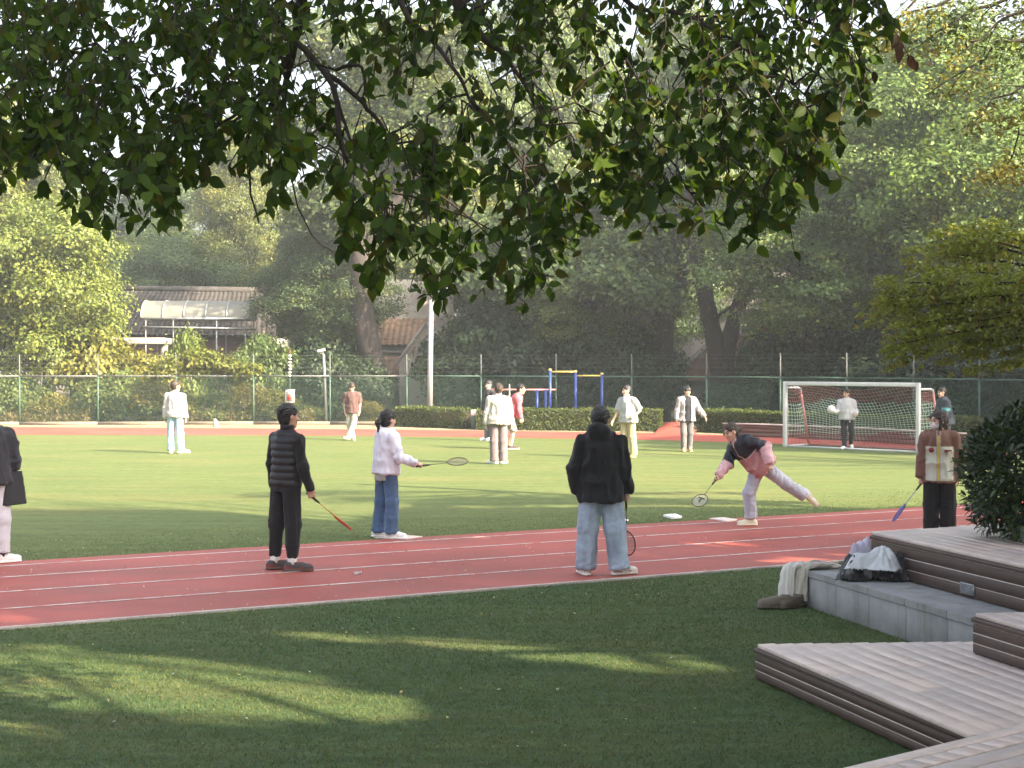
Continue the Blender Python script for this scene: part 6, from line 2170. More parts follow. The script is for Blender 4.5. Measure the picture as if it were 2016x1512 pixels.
s.top(t, (0.62, 0.61, 0.70), 'hoodie', 0.034, -0.055, sr=(0.072, 0.062, 0.048), hood=hood_down, collar=0.03, folds=0.012, blouse=0.015)
for q in 'LR': s.shoe(t, q, (0.72, 0.70, 0.69), (0.75, 0.74, 0.72), trim=(0.55, 0.52, 0.52))
racket('racket', 'thin brown rimmed racket held out level by the hoodie woman', s.J['R']['grip'], (.97, .28, .10), (0.0, -.42, .9), (0.12, 0.085, 0.06), (0.45, 0.42, 0.34), group='badminton rackets')

# man in the black hooded jacket
s, t = mk('broad man in black hooded jacket and pale baggy jeans, back turned', pos=G(1186, 1134)[:2], H=1.77, hip_f=(.05, 1), chest_f=(.08, 1), head_f=(.35, .93, -.05), spine=(-0.02, 0.0, 1), build=1.03,
          arms={'R': ((.20, -.02, -.97), (.14, .16, -1)), 'L': ((-.30, -.08, -.94), (.14, .22, -.96))}, legs={'R': ((.13, .0, -1), (.10, -.02, -1), (.80, .45, 0)), 'L': ((-.11, .0, -1), (-.07, 0, -1), (-.25, .95, 0))}, near=True)
s.make_body(t, SKIN, {'R': dict(curl=0.95, palm=(-.8, .5, 0)), 'L': dict(curl=0.4)})
s.hair(t, (0.010, 0.010, 0.011), 'short', 1.10)
s.trousers(t, lambda v: np.array((0.30, 0.37, 0.47))[None] * (0.62 + 0.75 * vnoise((v - v.mean(0)) * np.array((8, 8, 4)), 6))[:, None], (0.118, 0.105, 0.10, 0.106), 0.013, hem=0.04)
def hood_big(s, Pt):
    c = s.neck - s.cfw * 0.07 * s.k + s.sp * 0.03 * s.k
    Rm = np.stack([s.cr, s.cfw, s.sp], 1)
    d = ellip(Pt, c, (0.125 * s.k, 0.085 * s.k, 0.11 * s.k), Rm)
    return smin(d, ellip(Pt, s.neck + s.sp * 0.01, (0.14 * s.k, 0.11 * s.k, 0.06 * s.k), Rm), 0.03)
s.top(t, (0.0095, 0.0095, 0.011), 'hooded_jacket', 0.036, -0.17, sr=(0.074, 0.068, 0.058), hood=hood_big, collar=0.0, folds=0.012, mat='cloth', flare=0.015, blouse=0.01)
for q in 'LR': s.shoe(t, q, (0.66, 0.64, 0.60), (0.70, 0.68, 0.63), trim=(0.34, 0.22, 0.20), sock=M['dark'])
racket('racket', 'black racket hanging straight down beside the black jacketed man', s.J['R']['grip'] + (0.0, 0.0, 0), (.03, .12, -1), (.50, .85, .1), (0.018, 0.016, 0.018), (0.10, 0.09, 0.09), group='badminton rackets')

# woman lunging for the shuttle
stand = G(1480, 1036)[:2]
s, t = mk('woman in navy and pink jacket lunging on one leg with racket', pos=stand, H=1.62, hip_f=(-.85, -.35), chest_f=(-.62, -.78), head_f=(-.86, -.40, -.32), spine=(-.72, -.12, .66), female=True, anchor='R',
          arms={'R': ((-.42, -.40, -.80), (-.62, -.45, -.62)), 'L': ((.86, -.30, -.30), (.15, -.35, -.92))}, legs={'R': ((-.36, -.10, -.92), (.10, .04, -1), (-.97, -.22, 0)), 'L': ((.74, .30, -.58), (.80, .26, -.50), (.62, -.10, -.75), (-.75, -.2, -.60))}, near=True)
s.make_body(t, SKIN2, {'R': dict(curl=0.95, palm=(.7, -.4, -.4)), 'L': dict(curl=0.9)})
s.hair(t, BROWN_HAIR, 'bun', 1.03)
s.trousers(t, lambda v: np.array((0.42, 0.45, 0.53))[None] * (0.72 + 0.55 * vnoise((v - v.mean(0)) * np.array((8, 8, 4)), 7))[:, None], (0.104, 0.086, 0.084, 0.094), 0.011, hem=0.09)
def navy_pink(v, s=s):
    a = s.ax(v)
    c = np.where((a > 0.275 * s.k)[:, None], np.array((0.014, 0.015, 0.022))[None], np.array((0.46, 0.235, 0.235))[None])
    for q in 'LR':
        j = s.J[q]
        fd = j['wr'] - j['el']
        tt = ((v - j['el']) @ fd) / (fd @ fd)
        near = np.linalg.norm(v - (j['el'] + np.clip(tt, 0, 1)[:, None] * fd), axis=1) < 0.105
        c[near & (tt > -0.05)] = (0.60, 0.38, 0.41)
        ua = j['el'] - j['sh']; t2 = ((v - j['sh']) @ ua) / (ua @ ua)
        n2 = np.linalg.norm(v - (j['sh'] + np.clip(t2, 0, 1)[:, None] * ua), axis=1) < 0.10
        c[n2 & (t2 < 0.96) & (t2 > 0.1) & ~(near & (tt > 0.02))] = (0.014, 0.015, 0.022)
    # pale piping where the colours meet, zip down the front
    x = (v - s.pel) @ s.cr; y = (v - s.pel) @ s.cfw
    seam = (np.abs(a - 0.275 * s.k) < 0.007) & (np.abs(x) < 0.2)
    c[seam] = (0.62, 0.50, 0.46)
    c[(np.abs(x) < 0.010) & (y > 0.05) & (a > 0.20)] = (0.60, 0.48, 0.44)
    c[np.linalg.norm(v - s.neck, axis=1) < 0.095] = (0.58, 0.36, 0.38)
    return c
s.top(t, navy_pink, 'two_tone_jacket', 0.040, -0.06, sr=(0.075, 0.066, 0.055), collar=0.045, folds=0.014, mat='shell', blouse=0.035, flare=0.0, h=0.0095)
for q in 'LR': s.shoe(t, q, (0.70, 0.68, 0.52), (0.72, 0.70, 0.55))
rk, rc, rd, rs, rn = racket('racket', 'white strung racket thrust low by the lunging woman', s.J['R']['grip'], (-.50, -.62, -.50), (-.30, -.80, .55), (0.06, 0.055, 0.05), (0.72, 0.74, 0.70), group='badminton rackets')
lg = MB()
for sg in (-1, 1):                     # dark stencilled mark on the strings, both faces
    o_ = rc - rn * 0.0022 * sg
    lg.box(o_ + rd * -0.05, rs * 0.045, rd * 0.010, rn * 0.0004)
    lg.box(o_ + rd * 0.0, rs * 0.010, rd * 0.04, rn * 0.0004)
lg.build('string_stencil', M['dark'], rk)

# woman with the varsity jacket and mask
s, t = mk('woman in brown and cream varsity jacket with white face mask', pos=(5.42, 19.3), H=1.63, hip_f=(-.30, -.95), chest_f=(-.28, -.96), head_f=(-.90, -.32, -.10), spine=(0.0, 0.0, 1), female=True,
          arms={'R': ((-.16, .02, -1), (-.14, -.10, -1)), 'L': ((.20, .0, -1), (.05, -.12, -1))}, legs={'R': ((-.05, 0, -1), (0, 0, -1), (-.4, -.9, 0)), 'L': ((.05, 0, -1), (0, 0, -1), (.05, -1, 0))}, near=True)
s.make_body(t, SKIN2, {'R': dict(curl=0.95, palm=(.7, .6, 0)), 'L': dict(curl=0.4)})
s.hair(t, BROWN_HAIR, 'long', 1.04)
s.trousers(t, (0.012, 0.012, 0.014), (0.112, 0.102, 0.10, 0.108), 0.008, mat='cloth', hem=0.04)
s.top(t, (0.62, 0.47, 0.14), 'yellow_shirt', 0.006, -0.03, 'none', collar=0.04, folds=0.006)
def varsity(v, s=s):
    a = s.ax(v); q = v - s.pel
    x, y = q @ s.cr, q @ s.cfw
    brown, cream = np.array((0.165, 0.085, 0.062)), np.array((0.50, 0.51, 0.43))
    c = np.tile(cream, (len(v), 1))
    c[a > 0.345 * s.k] = brown
    c[y < -0.01] = brown
    c[np.abs(x) > 0.182 * s.k] = brown
    c[(np.abs(x - 0.012) < 0.017) & (y > 0.03) & (a < 0.46)] = (0.50, 0.38, 0.10)
    c[(np.abs(np.abs(x - 0.012) - 0.021) < 0.005) & (y > 0.03)] = (0.35, 0.33, 0.27)
    c[(a < -0.115 * s.k)] = (0.20, 0.12, 0.09)
    return c
s.top(t, varsity, 'varsity_jacket', 0.045, -0.14, sr=(0.088, 0.084, 0.070), collar=0.045, folds=0.011, blouse=0.02, flare=0.01, h=0.0095)
for q in 'LR': s.shoe(t, q, (0.5, 0.48, 0.46))
def mask_f(Pt, s=s):
    q = ((Pt - s.head.astype(np.float32)) @ s.HR.astype(np.float32)) / (s.k * s.hk)
    d = ellip(q, (0, 0.045, -0.045), (0.064, 0.072, 0.056))
    return smax(d, -(q[:, 1] - 0.035), 0.006) * s.k
s.garment(t, 'face_mask', mask_f, s.head - 0.14, s.head + 0.14, 0.0055, 'cloth', (0.72, 0.71, 0.73), disp=lambda v, s=s: 0.002 * np.sin(((v - s.head) @ s.hu) * 380))
# chest patches: small oval badge and the letters
def on_chest(s, x, a):
    """point on the jacket's front at chest coordinates"""
    p = s.pel + s.cr * x + s.sp * a
    return p + s.cfw * 0.30
def text_mesh(body, size, name):
    cu = bpy.data.curves.new(name, 'FONT'); cu.body = body; cu.size = size; cu.extrude = 0.002; cu.offset = size * 0.03; cu.align_x = 'CENTER'; cu.align_y = 'CENTER'
    o = bpy.data.objects.new(name, cu); COL.objects.link(o)
    me = bpy.data.meshes.new_from_object(o.evaluated_get(bpy.context.evaluated_depsgraph_get()))
    bpy.data.objects.remove(o)
    return me
M['patch_red'] = surf('dark_red_felt', (0.22, 0.03, 0.035), 0.9, 0.1, 40, 0.1, 0.001)
def front_depth(s, obj_name, parent, x, a):
    """distance of the garment's front surface along the chest normal"""
    o = [c for c in parent.children if c.name.startswith(obj_name)][0]
    V = np.empty(len(o.data.vertices) * 3, np.float32); o.data.vertices.foreach_get('co', V)
    V = V.reshape(-1, 3) + s.base - s.pel
    m = (np.abs(V @ s.cr - x) < 0.03) & (np.abs(V @ s.sp - a) < 0.03)
    return float((V[m] @ s.cfw).max()) if m.any() else 0.16
me = text_mesh('ge', 0.105, 'chest_letters'); me.materials.append(M['patch_red'])
dpt = front_depth(s, 'varsity', t, -0.105, 0.262)
o = link('chest_letters', me, t)
o.matrix_local = frame3(-s.cr, s.sp, s.cfw, s.pel - s.cr * 0.105 * 1 + s.sp * 0.262 + s.cfw * (dpt + 0.012) - s.base)
dpt = front_depth(s, 'varsity', t, 0.10, 0.275)
bd_ = MB().tube([s.pel + s.cr * 0.10 + s.sp * 0.275 + s.cfw * (dpt - 0.003), s.pel + s.cr * 0.10 + s.sp * 0.275 + s.cfw * (dpt + 0.004)], 0.032, 16).build('round_badge', M['patch_red'], t)
racket('racket', 'blue racket pointing down from the masked woman\'s hand', s.J['R']['grip'], (-.62, -.10, -.78), (-.60, .45, .66), (0.10, 0.13, 0.50), (0.16, 0.19, 0.52), group='badminton rackets')

# person cut by the left edge
s, t = mk('person in dark sweatshirt and pale rolled trousers cut by the left edge', pos=G(-20, 1111)[:2], H=1.79, hip_f=(-.25, 1), chest_f=(-.30, .95), head_f=(-.6, .8, -.05), spine=(0.0, 0.0, 1),
          arms={'R': ((.22, .05, -.95), (-.45, .6, -.35)), 'L': ((-.2, 0, -1), (.2, .6, -.5))}, legs={'R': ((.03, 0, -1), (.0, 0, -1), (.75, .6, 0)), 'L': ((-.06, 0, -1), (0, 0, -1), (-.4, .9, 0))}, near=True)
s.make_body(t, SKIN, {'R': dict(curl=0.6), 'L': dict(curl=0.5)})
s.hair(t, BLACK_HAIR, 'short', 1.06)
s.trousers(t, (0.52, 0.51, 0.56), (0.112, 0.098, 0.09, 0.084), 0.009, hem=0.09, mat='cloth')
s.top(t, (0.028, 0.028, 0.033), 'sweatshirt', 0.036, -0.07, sr=(0.080, 0.072, 0.055), collar=0.04, folds=0.012, blouse=0.02)
for q in 'LR': s.shoe(t, q, (0.74, 0.72, 0.71), (0.76, 0.75, 0.74), sock=M['dark'])
bgp = s.pel + s.cr * 0.215 - s.sp * 0.13 + (0, 0.02, 0)
bag = empty('tote_bag', bgp - (0, 0, 0.2), 'soft black shoulder bag hanging at the left person\'s hip', 'bag')
def bag_f(Pt):
    q = (Pt - bgp.astype(np.float32))
    w = 0.075 + 0.07 * np.clip((0.21 - q[:, 2]) / 0.42, 0, 1)
    d = np.maximum(np.maximum(np.abs(q[:, 0] * .55 + q[:, 1] * .83) - w, np.abs(q[:, 0] * .83 - q[:, 1] * .55) - 0.045 - 0.02 * (0.2 - q[:, 2])), np.abs(q[:, 2]) - 0.17)
    return d - 0.02
v, q_ = field(bag_f, bgp - 0.34, bgp + 0.34, 0.012)
nn_ = vnormals(v, q_)
v = v + nn_ * (0.014 * (vnoise((v - bgp) * np.array((9, 9, 6)), 12) - 0.5))[:, None]
link('bag_body', wmesh('bag_body', v - np.array(bag.location), q_, M['cloth'], np.tile((0.022, 0.022, 0.026), (len(v), 1)), True), bag)
MB().tube([bgp + (0.0, 0.03, 0.20), bgp + (-0.02, -0.02, 0.45), s.J['R']['sh'] + (0.02, -0.06, 0.03), s.neck + s.cr * 0.09 + (0, 0, 0.02)], 0.012, 6).build('strap', M['dark'], bag, True)

# far figures -------------------------------------------------------------
s, t = mk('man in white shirt and light jeans standing on the infield at left', pos=G(346, 893)[:2], H=1.80, hip_f=(.15, 1), chest_f=(.10, 1), head_f=(.75, .62, 0.05), spine=(0, 0, 1),
          arms={'R': ((.20, 0, -1), (.10, .05, -1)), 'L': ((-.18, 0, -1), (-.06, .1, -1))}, legs={'R': ((.08, 0, -1), (.05, 0, -1), (.9, .4, 0)), 'L': ((-.03, 0, -1), (.0, 0, -1), (-.2, 1, 0))})
s.make_body(t, SKIN2, {})
s.hair(t, BROWN_HAIR, 'short', 1.08)
s.trousers(t, lambda v: np.array((0.30, 0.42, 0.52))[None] * (0.6 + 0.8 * vnoise(v * np.array((7, 7, 3)), 8))[:, None], (0.102, 0.086, 0.082, 0.088), 0.010, hem=0.04)
s.top(t, (0.350, 0.327, 0.323), 'white_shirt', 0.036, -0.07, sr=(0.076, 0.066, 0.052), folds=0.012, blouse=0.015)
for q in 'LR': s.shoe(t, q, (0.72, 0.72, 0.66))

s, t = mk('man in brown tee and cream trousers walking with head lowered', pos=G(690, 867)[:2], H=1.70, hip_f=(-.2, -1), chest_f=(-.05, -1), head_f=(-.05, -.92, -.38), spine=(0, -.08, 1),
          arms={'R': ((-.16, .05, -1), (.10, -.15, -1)), 'L': ((.22, .03, -1), (-.05, -.25, -1))}, legs={'R': ((-.02, .12, -1), (.26, .10, -.95), (.35, -.9, -.1)), 'L': ((-.08, -.20, -1), (-.36, -.02, -.92), (-.55, -.85, .1))})
s.make_body(t, SKIN2, {})
s.hair(t, BROWN_HAIR, 'fringe', 1.12)
s.trousers(t, (0.410, 0.380, 0.319), (0.098, 0.082, 0.080, 0.088), 0.009, hem=0.04, mat='cloth')
s.top(t, (0.095, 0.053, 0.049), 'brown_tee', 0.042, -0.10, 'short', sr=(0.082, 0.084, 0.07), collar=0.02, folds=0.012, blouse=0.02)
for q in 'LR': s.shoe(t, q, (0.62, 0.58, 0.48), (0.3, 0.26, 0.2))

s, t = mk('man in loose white sweatshirt and grey trousers seen from behind on infield', pos=G(982, 914)[:2], H=1.79, hip_f=(-.1, 1), chest_f=(-.12, 1), head_f=(.10, 1, -.05), spine=(.02, 0, 1),
          arms={'R': ((.24, .1, -1), (.10, .30, -1)), 'L': ((-.22, 0, -1), (-.10, .05, -1))}, legs={'R': ((.05, 0, -1), (.0, 0, -1), (.3, .9, 0)), 'L': ((.0, 0, -1), (.02, 0, -1), (-.6, .5, 0))})
s.make_body(t, SKIN2, {})
s.hair(t, BROWN_HAIR, 'short', 1.08)
s.trousers(t, (0.16, 0.13, 0.135), (0.104, 0.092, 0.09, 0.096), 0.010, hem=0.04, mat='cloth')
s.top(t, (0.350, 0.334, 0.304), 'white_sweatshirt', 0.045, -0.08, sr=(0.086, 0.078, 0.060), folds=0.015, blouse=0.025)
for q in 'LR': s.shoe(t, q, (0.74, 0.73, 0.66))

s, t = mk('man in pink sweater and shorts bending forward with hands on knees', pos=G(1004, 885)[:2], H=1.76, hip_f=(1, .1), chest_f=(1, .05), head_f=(.95, -.15, -.12), spine=(.42, .02, .90),
          arms={'R': ((.10, -.08, -1), (.16, -.05, -1)), 'L': ((.18, .1, -1), (.22, .05, -1))}, legs={'R': ((.18, -.03, -1), (-.16, 0, -1), (1, .0, 0)), 'L': ((.14, .05, -1), (-.20, 0, -1), (1, .1, 0))})
s.make_body(t, SKIN2, {'R': dict(curl=0.5), 'L': dict(curl=0.5)})
s.hair(t, BLACK_HAIR, 'short', 1.05)
s.trousers(t, (0.20, 0.20, 0.20), (0.105, 0.09, 0.08, 0.08), 0.009, mat='cloth', name='shorts', length=0.52)
s.top(t, (0.471, 0.099, 0.125), 'pink_sweater', 0.036, -0.06, sr=(0.076, 0.066, 0.05), folds=0.013, blouse=0.02)
for q in 'LR': s.shoe(t, q, (0.07, 0.05, 0.045))

s, t = mk('person in dark jacket almost hidden behind the white sweatshirt man', pos=G(964, 868)[:2], H=1.74, hip_f=(-.8, -.4), chest_f=(-.7, -.6), head_f=(-.7, -.6, -.1), spine=(0, 0, 1),
          arms={'R': ((-.1, .1, -1), (-.2, -.3, -.9)), 'L': ((.15, 0, -1), (.05, -.2, -1))}, legs={'R': ((-.06, 0, -1), (0, 0, -1), (-1, -.2, 0)), 'L': ((.06, 0, -1), (.05, 0, -1), (-.8, -.5, 0))})
s.make_body(t, SKIN2, {})
s.hair(t, BLACK_HAIR, 'short', 1.08)
s.trousers(t, (0.12, 0.12, 0.14), (0.10, 0.088, 0.084, 0.088), 0.009, hem=0.03, mat='cloth')
s.top(t, (0.022, 0.022, 0.026), 'dark_jacket', 0.035, -0.1, sr=(0.078, 0.07, 0.055), folds=0.011)
for q in 'LR': s.shoe(t, q, (0.72, 0.72, 0.68))

s, t = mk('man in white tee, cream trousers and yellow shoes jogging leftwards', pos=G(1238, 902)[:2], H=1.72, hip_f=(-.7, -.7), chest_f=(-.6, -.8), head_f=(-.85, -.45, -.05), spine=(-.05, -.03, 1),
          arms={'R': ((-.30, -.05, -.95), (-.45, -.25, -.82)), 'L': ((.50, .12, -.85), (-.60, -.55, -.50))}, legs={'R': ((-.10, -.04, -1), (-.02, .06, -1), (-.7, -.7, 0)), 'L': ((.06, .08, -1), (.12, .12, -1), (-.3, -.9, 0))})
s.make_body(t, SKIN2, {'R': dict(curl=0.4), 'L': dict(curl=0.8)})
s.hair(t, BLACK_HAIR, 'short', 1.06)
s.trousers(t, (0.395, 0.334, 0.198), (0.100, 0.088, 0.084, 0.090), 0.011, hem=0.04, mat='cloth')
s.top(t, (0.342, 0.342, 0.350), 'white_tee', 0.040, -0.08, 'short', sr=(0.080, 0.082, 0.07), collar=0.02, folds=0.012, blouse=0.02)
for q in 'LR': s.shoe(t, q, (0.72, 0.62, 0.10), (0.74, 0.66, 0.2))

s, t = mk('man in pale open jacket over dark tee striding towards the camera', pos=G(1352, 889)[:2], H=1.66, hip_f=(.05, -1), chest_f=(.10, -1), head_f=(.25, -.95, -.08), spine=(.01, -.02, 1),
          arms={'R': ((-.26, .03, -1), (-.14, -.05, -1)), 'L': ((.52, .05, -.85), (.58, -.08, -.80))}, legs={'R': ((.0, -.16, -1), (.03, .06, -1), (-.1, -1, 0)), 'L': ((.03, .10, -1), (-.03, .20, -1), (.15, -1, -.15))})
s.make_body(t, SKIN2, {})
s.hair(t, BLACK_HAIR, 'fringe', 1.10)
s.trousers(t, (0.13, 0.125, 0.13), (0.098, 0.080, 0.074, 0.076), 0.010, hem=0.04, mat='cloth')
s.top(t, (0.020, 0.021, 0.028), 'dark_tee', 0.015, -0.13, 'none', collar=0.03, folds=0.009)
def open_jacket(s, Pt, d):
    q = Pt - s.pel.astype(np.float32)
    x, y = q @ s.cr.astype(np.float32), q @ s.cfw.astype(np.float32)
    gap = np.maximum(np.abs(x) - 0.085 * s.k, -(y - 0.02))
    return smax(d, -gap, 0.01)
s.top(t, (0.334, 0.296, 0.304), 'open_jacket', 0.048, -0.12, sr=(0.080, 0.070, 0.056), folds=0.012, collar=0.0, extra=open_jacket, flare=0.03)
for q in 'LR': s.shoe(t, q, (0.70, 0.40, 0.18), (0.72, 0.5, 0.3))

s, t = mk('goalkeeper in white jacket and black trousers carrying a ball', pos=G(1663, 885)[:2], H=1.56, hip_f=(-.35, -.94), chest_f=(-.30, -.95), head_f=(-.75, -.60, .05), spine=(0, 0, 1), anchor='R',
          arms={'R': ((-.22, -.05, -.95), (-.62, -.70, -.05)), 'L': ((.30, .12, -.95), (-.20, -.75, -.30))}, legs={'R': ((.02, -.02, -1), (.04, .0, -1), (-.6, -.8, 0)), 'L': ((.10, -.05, -1), (.10, .62, -.80), (.1, -.55, -.85), (-.2, -.8, .5))})
s.make_body(t, SKIN2, {'R': dict(curl=0.35, palm=(-.6, .3, .6), spread=0.3), 'L': dict(curl=0.6)})
s.hair(t, BROWN_HAIR, 'short', 1.06)
s.trousers(t, (0.020, 0.021, 0.027), (0.094, 0.076, 0.066, 0.058), 0.008, hem=0.03, mat='cloth')
s.top(t, (0.456, 0.448, 0.456), 'white_jacket', 0.034, -0.07, sr=(0.074, 0.066, 0.052), folds=0.012, blouse=0.02, collar=0.06)
for q in 'LR': s.shoe(t, q, (0.72, 0.72, 0.70))
tri = s.J['L']['hip'] * 0.8 + s.J['L']['kn'] * 0.2 + s.hf * 0.10
MB().add([tri + s.hr * -0.03 + (0, 0, -0.03), tri + s.hr * 0.03 + (0, 0, -0.03), tri + (0, 0, 0.035), tri + s.hf * 0.004 + s.hr * -0.03 + (0, 0, -0.03), tri + s.hf * 0.004 + s.hr * 0.03 + (0, 0, -0.03), tri + s.hf * 0.004 + (0, 0, 0.035)], [(0, 1, 4, 3), (1, 2, 5, 4), (2, 0, 3, 5)], [(3, 4, 5), (0, 2, 1)]).build('white_emblem', M['white_paint'], t)
bcn = s.J['R']['wr'] + unit((-.5, -.6, .35)) * 0.17
ballo = MB()
nlat = 14
ballo.tube([bcn + (0, 0, 0.112 * math.sin(a)) for a in np.linspace(-1.5, 1.5, nlat)], [0.112 * math.cos(a) for a in np.linspace(-1.5, 1.5, nlat)], 20)
bo = ballo.build('ball', M['ball'], None, True)
tag(bo, 'white football held out in the goalkeeper\'s hand', 'ball')

s, t = mk('man in dark navy jacket leaning beside the goal\'s back frame', pos=(10.62, 37.2), H=1.66, hip_f=(-1, .05), chest_f=(-.95, -.15), head_f=(-.96, -.2, -.10), spine=(-.14, 0, 1),
          arms={'R': ((-.2, .1, -1), (-.6, .1, -.5)), 'L': ((-.10, -.08, -1), (-.30, -.1, -.95))}, legs={'R': ((-.05, .0, -1), (.06, 0, -1), (-1, .1, 0)), 'L': ((.03, 0, -1), (.08, 0, -1), (-1, -.1, 0))})
s.make_body(t, SKIN2, {})
s.hair(t, BLACK_HAIR, 'short', 1.06)
s.trousers(t, (0.055, 0.06, 0.075), (0.102, 0.09, 0.084, 0.085), 0.009, hem=0.02, mat='cloth')
def teal_band(v, s=s):
    c = np.tile((0.022, 0.030, 0.042), (len(v), 1)).astype(float)
    j = s.J['L']; ua = j['el'] - j['sh']; t2 = ((v - j['sh']) @ ua) / (ua @ ua)
    m = (np.linalg.norm(v - (j['sh'] + np.clip(t2, 0, 1)[:, None] * ua), axis=1) < 0.11) & (t2 > 0.55) & (t2 < 0.8)
    c[m] = (0.08, 0.24, 0.28)
    return c
s.top(t, teal_band, 'navy_jacket', 0.045, -0.14, sr=(0.088, 0.080, 0.062), folds=0.012, blouse=0.02, hood=hood_down, collar=0.06)
for q in 'LR': s.shoe(t, q, (0.3, 0.3, 0.3))

# ------------------------------------------------------------------ clothes and small things on the ledge and track
def ridged(q, seed):
    w = np.stack([vnoise(q * 0.7 + 3, seed + 5), vnoise(q * 0.7 + 11, seed + 6), np.zeros(len(q))], 1) - 0.5
    q = q + w * 1.3
    a = 1 - np.abs(2 * vnoise(q, seed) - 1)
    b_ = 1 - np.abs(2 * vnoise(q * 2.3 + 7, seed + 1) - 1)
    return a ** 2.2 + 0.42 * b_ ** 1.8


def crumple(name, label, cat, centre, domes, outline, col, amp, freq, seed, mat='cloth', floor=0.0, res=0.008, pleat=None):
    """crumpled cloth: height field of domes and sharp folds inside a ragged outline, edges hanging to the floor"""
    c = np.asarray(centre, float)
    t = empty(name, c, label, cat)
    ol = np.array(outline)
    lo, hi = ol.min(0) - 0.03, ol.max(0) + 0.03
    nx, ny = int((hi[0] - lo[0]) / res), int((hi[1] - lo[1]) / res)
    gx, gy = np.meshgrid(np.linspace(lo[0], hi[0], nx), np.linspace(lo[1], hi[1], ny), indexing='ij')
    x, y = gx.ravel(), gy.ravel()
    x_ = x + 0.05 * (vnoise(np.stack([x * 14, y * 14, x * 0], 1), seed + 9) - 0.5); y_ = y + 0.05 * (vnoise(np.stack([x * 14, y * 14, x * 0 + 4], 1), seed + 9) - 0.5)
    inside = np.zeros(len(x), bool); dist = np.full(len(x), 9.0)
    for i in range(len(ol)):
        p, q = ol[i], ol[(i + 1) % len(ol)]
        cond = ((p[1] > y_) != (q[1] > y_)) & (x_ < (q[0] - p[0]) * (y_ - p[1]) / (q[1] - p[1] + 1e-12) + p[0])
        inside ^= cond
        e_ = q - p; tt = np.clip(((x_ - p[0]) * e_[0] + (y_ - p[1]) * e_[1]) / (e_ @ e_), 0, 1)
        dist = np.minimum(dist, np.hypot(x_ - p[0] - tt * e_[0], y_ - p[1] - tt * e_[1]))
    z = np.zeros(len(x))
    for dx, dy, rx, ry, hh in domes:
        r2 = ((x - dx) / rx) ** 2 + ((y - dy) / ry) ** 2
        z = np.maximum(z, hh * np.sqrt(np.maximum(0, 1 - r2)) ** 0.8)
    k = np.ones(5) / 5
    Z = z.reshape(nx, ny)
    for _ in range(3):
        Z = np.apply_along_axis(lambda v: np.convolve(np.pad(v, 2, 'edge'), k, 'valid'), 0, Z)
        Z = np.apply_along_axis(lambda v: np.convolve(np.pad(v, 2, 'edge'), k, 'valid'), 1, Z)
    z = Z.ravel() + amp * ridged(np.stack([x * freq, y * freq, Z.ravel() * freq * 0.8], 1), seed)
    if pleat:
        th = np.arctan2(y - pleat[1], x - pleat[0]); rr = np.hypot(x - pleat[0], y - pleat[1])
        z = z + pleat[2] * (np.sin(pleat[3] * th + 5 * vnoise(np.stack([x * 5, y * 5, x * 0], 1), seed + 3)) ** 3) * np.clip(rr / 0.08, 0, 1)
    z = z * np.clip(dist / 0.075, 0, 1) ** 0.7 + floor + 0.006
    V = np.stack([x, y, z], 1)
    idx = np.arange(nx * ny).reshape(nx, ny)
    Q = np.stack([idx[:-1, :-1], idx[1:, :-1], idx[1:, 1:], idx[:-1, 1:]], -1).reshape(-1, 4)
    Q = Q[inside[Q].all(1)]
    used = np.unique(Q); mp_ = -np.ones(nx * ny, int); mp_[used] = np.arange(len(used))
    V, Q = V[used], mp_[Q]
    cc = col(V) if callable(col) else np.tile(col, (len(V), 1))
    o = link('cloth', wmesh(name, V, Q, M[mat], cc, True), t)
    so = o.modifiers.new('thick', 'SOLIDIFY'); so.thickness = 0.006; so.offset = 0
    return t


pc = G(1735, 1146, zL)
pc[2] = zL
crumple('black_bag', 'crumpled black and grey bag lying on the concrete ledge', 'bag', pc + (0.02, 0.13, 0), [(-0.22, 0.0, 0.16, 0.16, 0.15), (0.05, 0.02, 0.25, 0.17, 0.12), (0.25, 0.03, 0.14, 0.16, 0.21), (0.33, 0.06, 0.06, 0.10, 0.19)],
        [(-0.40, -0.10), (-0.30, -0.16), (-0.12, -0.13), (0.05, -0.17), (0.22, -0.16), (0.36, -0.10), (0.40, 0.05), (0.34, 0.2), (0.1, 0.2), (-0.2, 0.19), (-0.36, 0.1)],
        lambda v: np.where((vnoise(v * np.array((26, 26, 20)), 3) > 0.68)[:, None], np.array((0.16, 0.16, 0.175))[None], np.array((0.016, 0.016, 0.019))[None]), 0.060, 12.0, 61, 'shell')
crumple('white_jacket', 'crumpled white jacket thrown over the black bag', 'clothing', pc + (-0.01, 0.09, 0.095), [(-0.10, 0.0, 0.20, 0.14, 0.11), (0.07, 0.03, 0.16, 0.14, 0.15), (0.06, 0.04, 0.06, 0.08, 0.20), (-0.18, -0.06, 0.12, 0.09, 0.07), (0.07, -0.10, 0.10, 0.08, 0.10)],
        [(-0.31, -0.04), (-0.27, -0.10), (-0.16, -0.14), (-0.07, -0.12), (0.0, -0.17), (0.09, -0.19), (0.15, -0.12), (0.24, -0.06), (0.22, 0.08), (0.12, 0.17), (-0.1, 0.17), (-0.24, 0.10)],
        lambda v: np.array((0.56, 0.59, 0.62))[None] * (0.85 + 0.25 * vnoise(v * 9, 4))[:, None], 0.026, 11.0, 63, pleat=(0.06, 0.04, 0.022, 7))
lc = G(1690, 1109, zL); lc[2] = zL
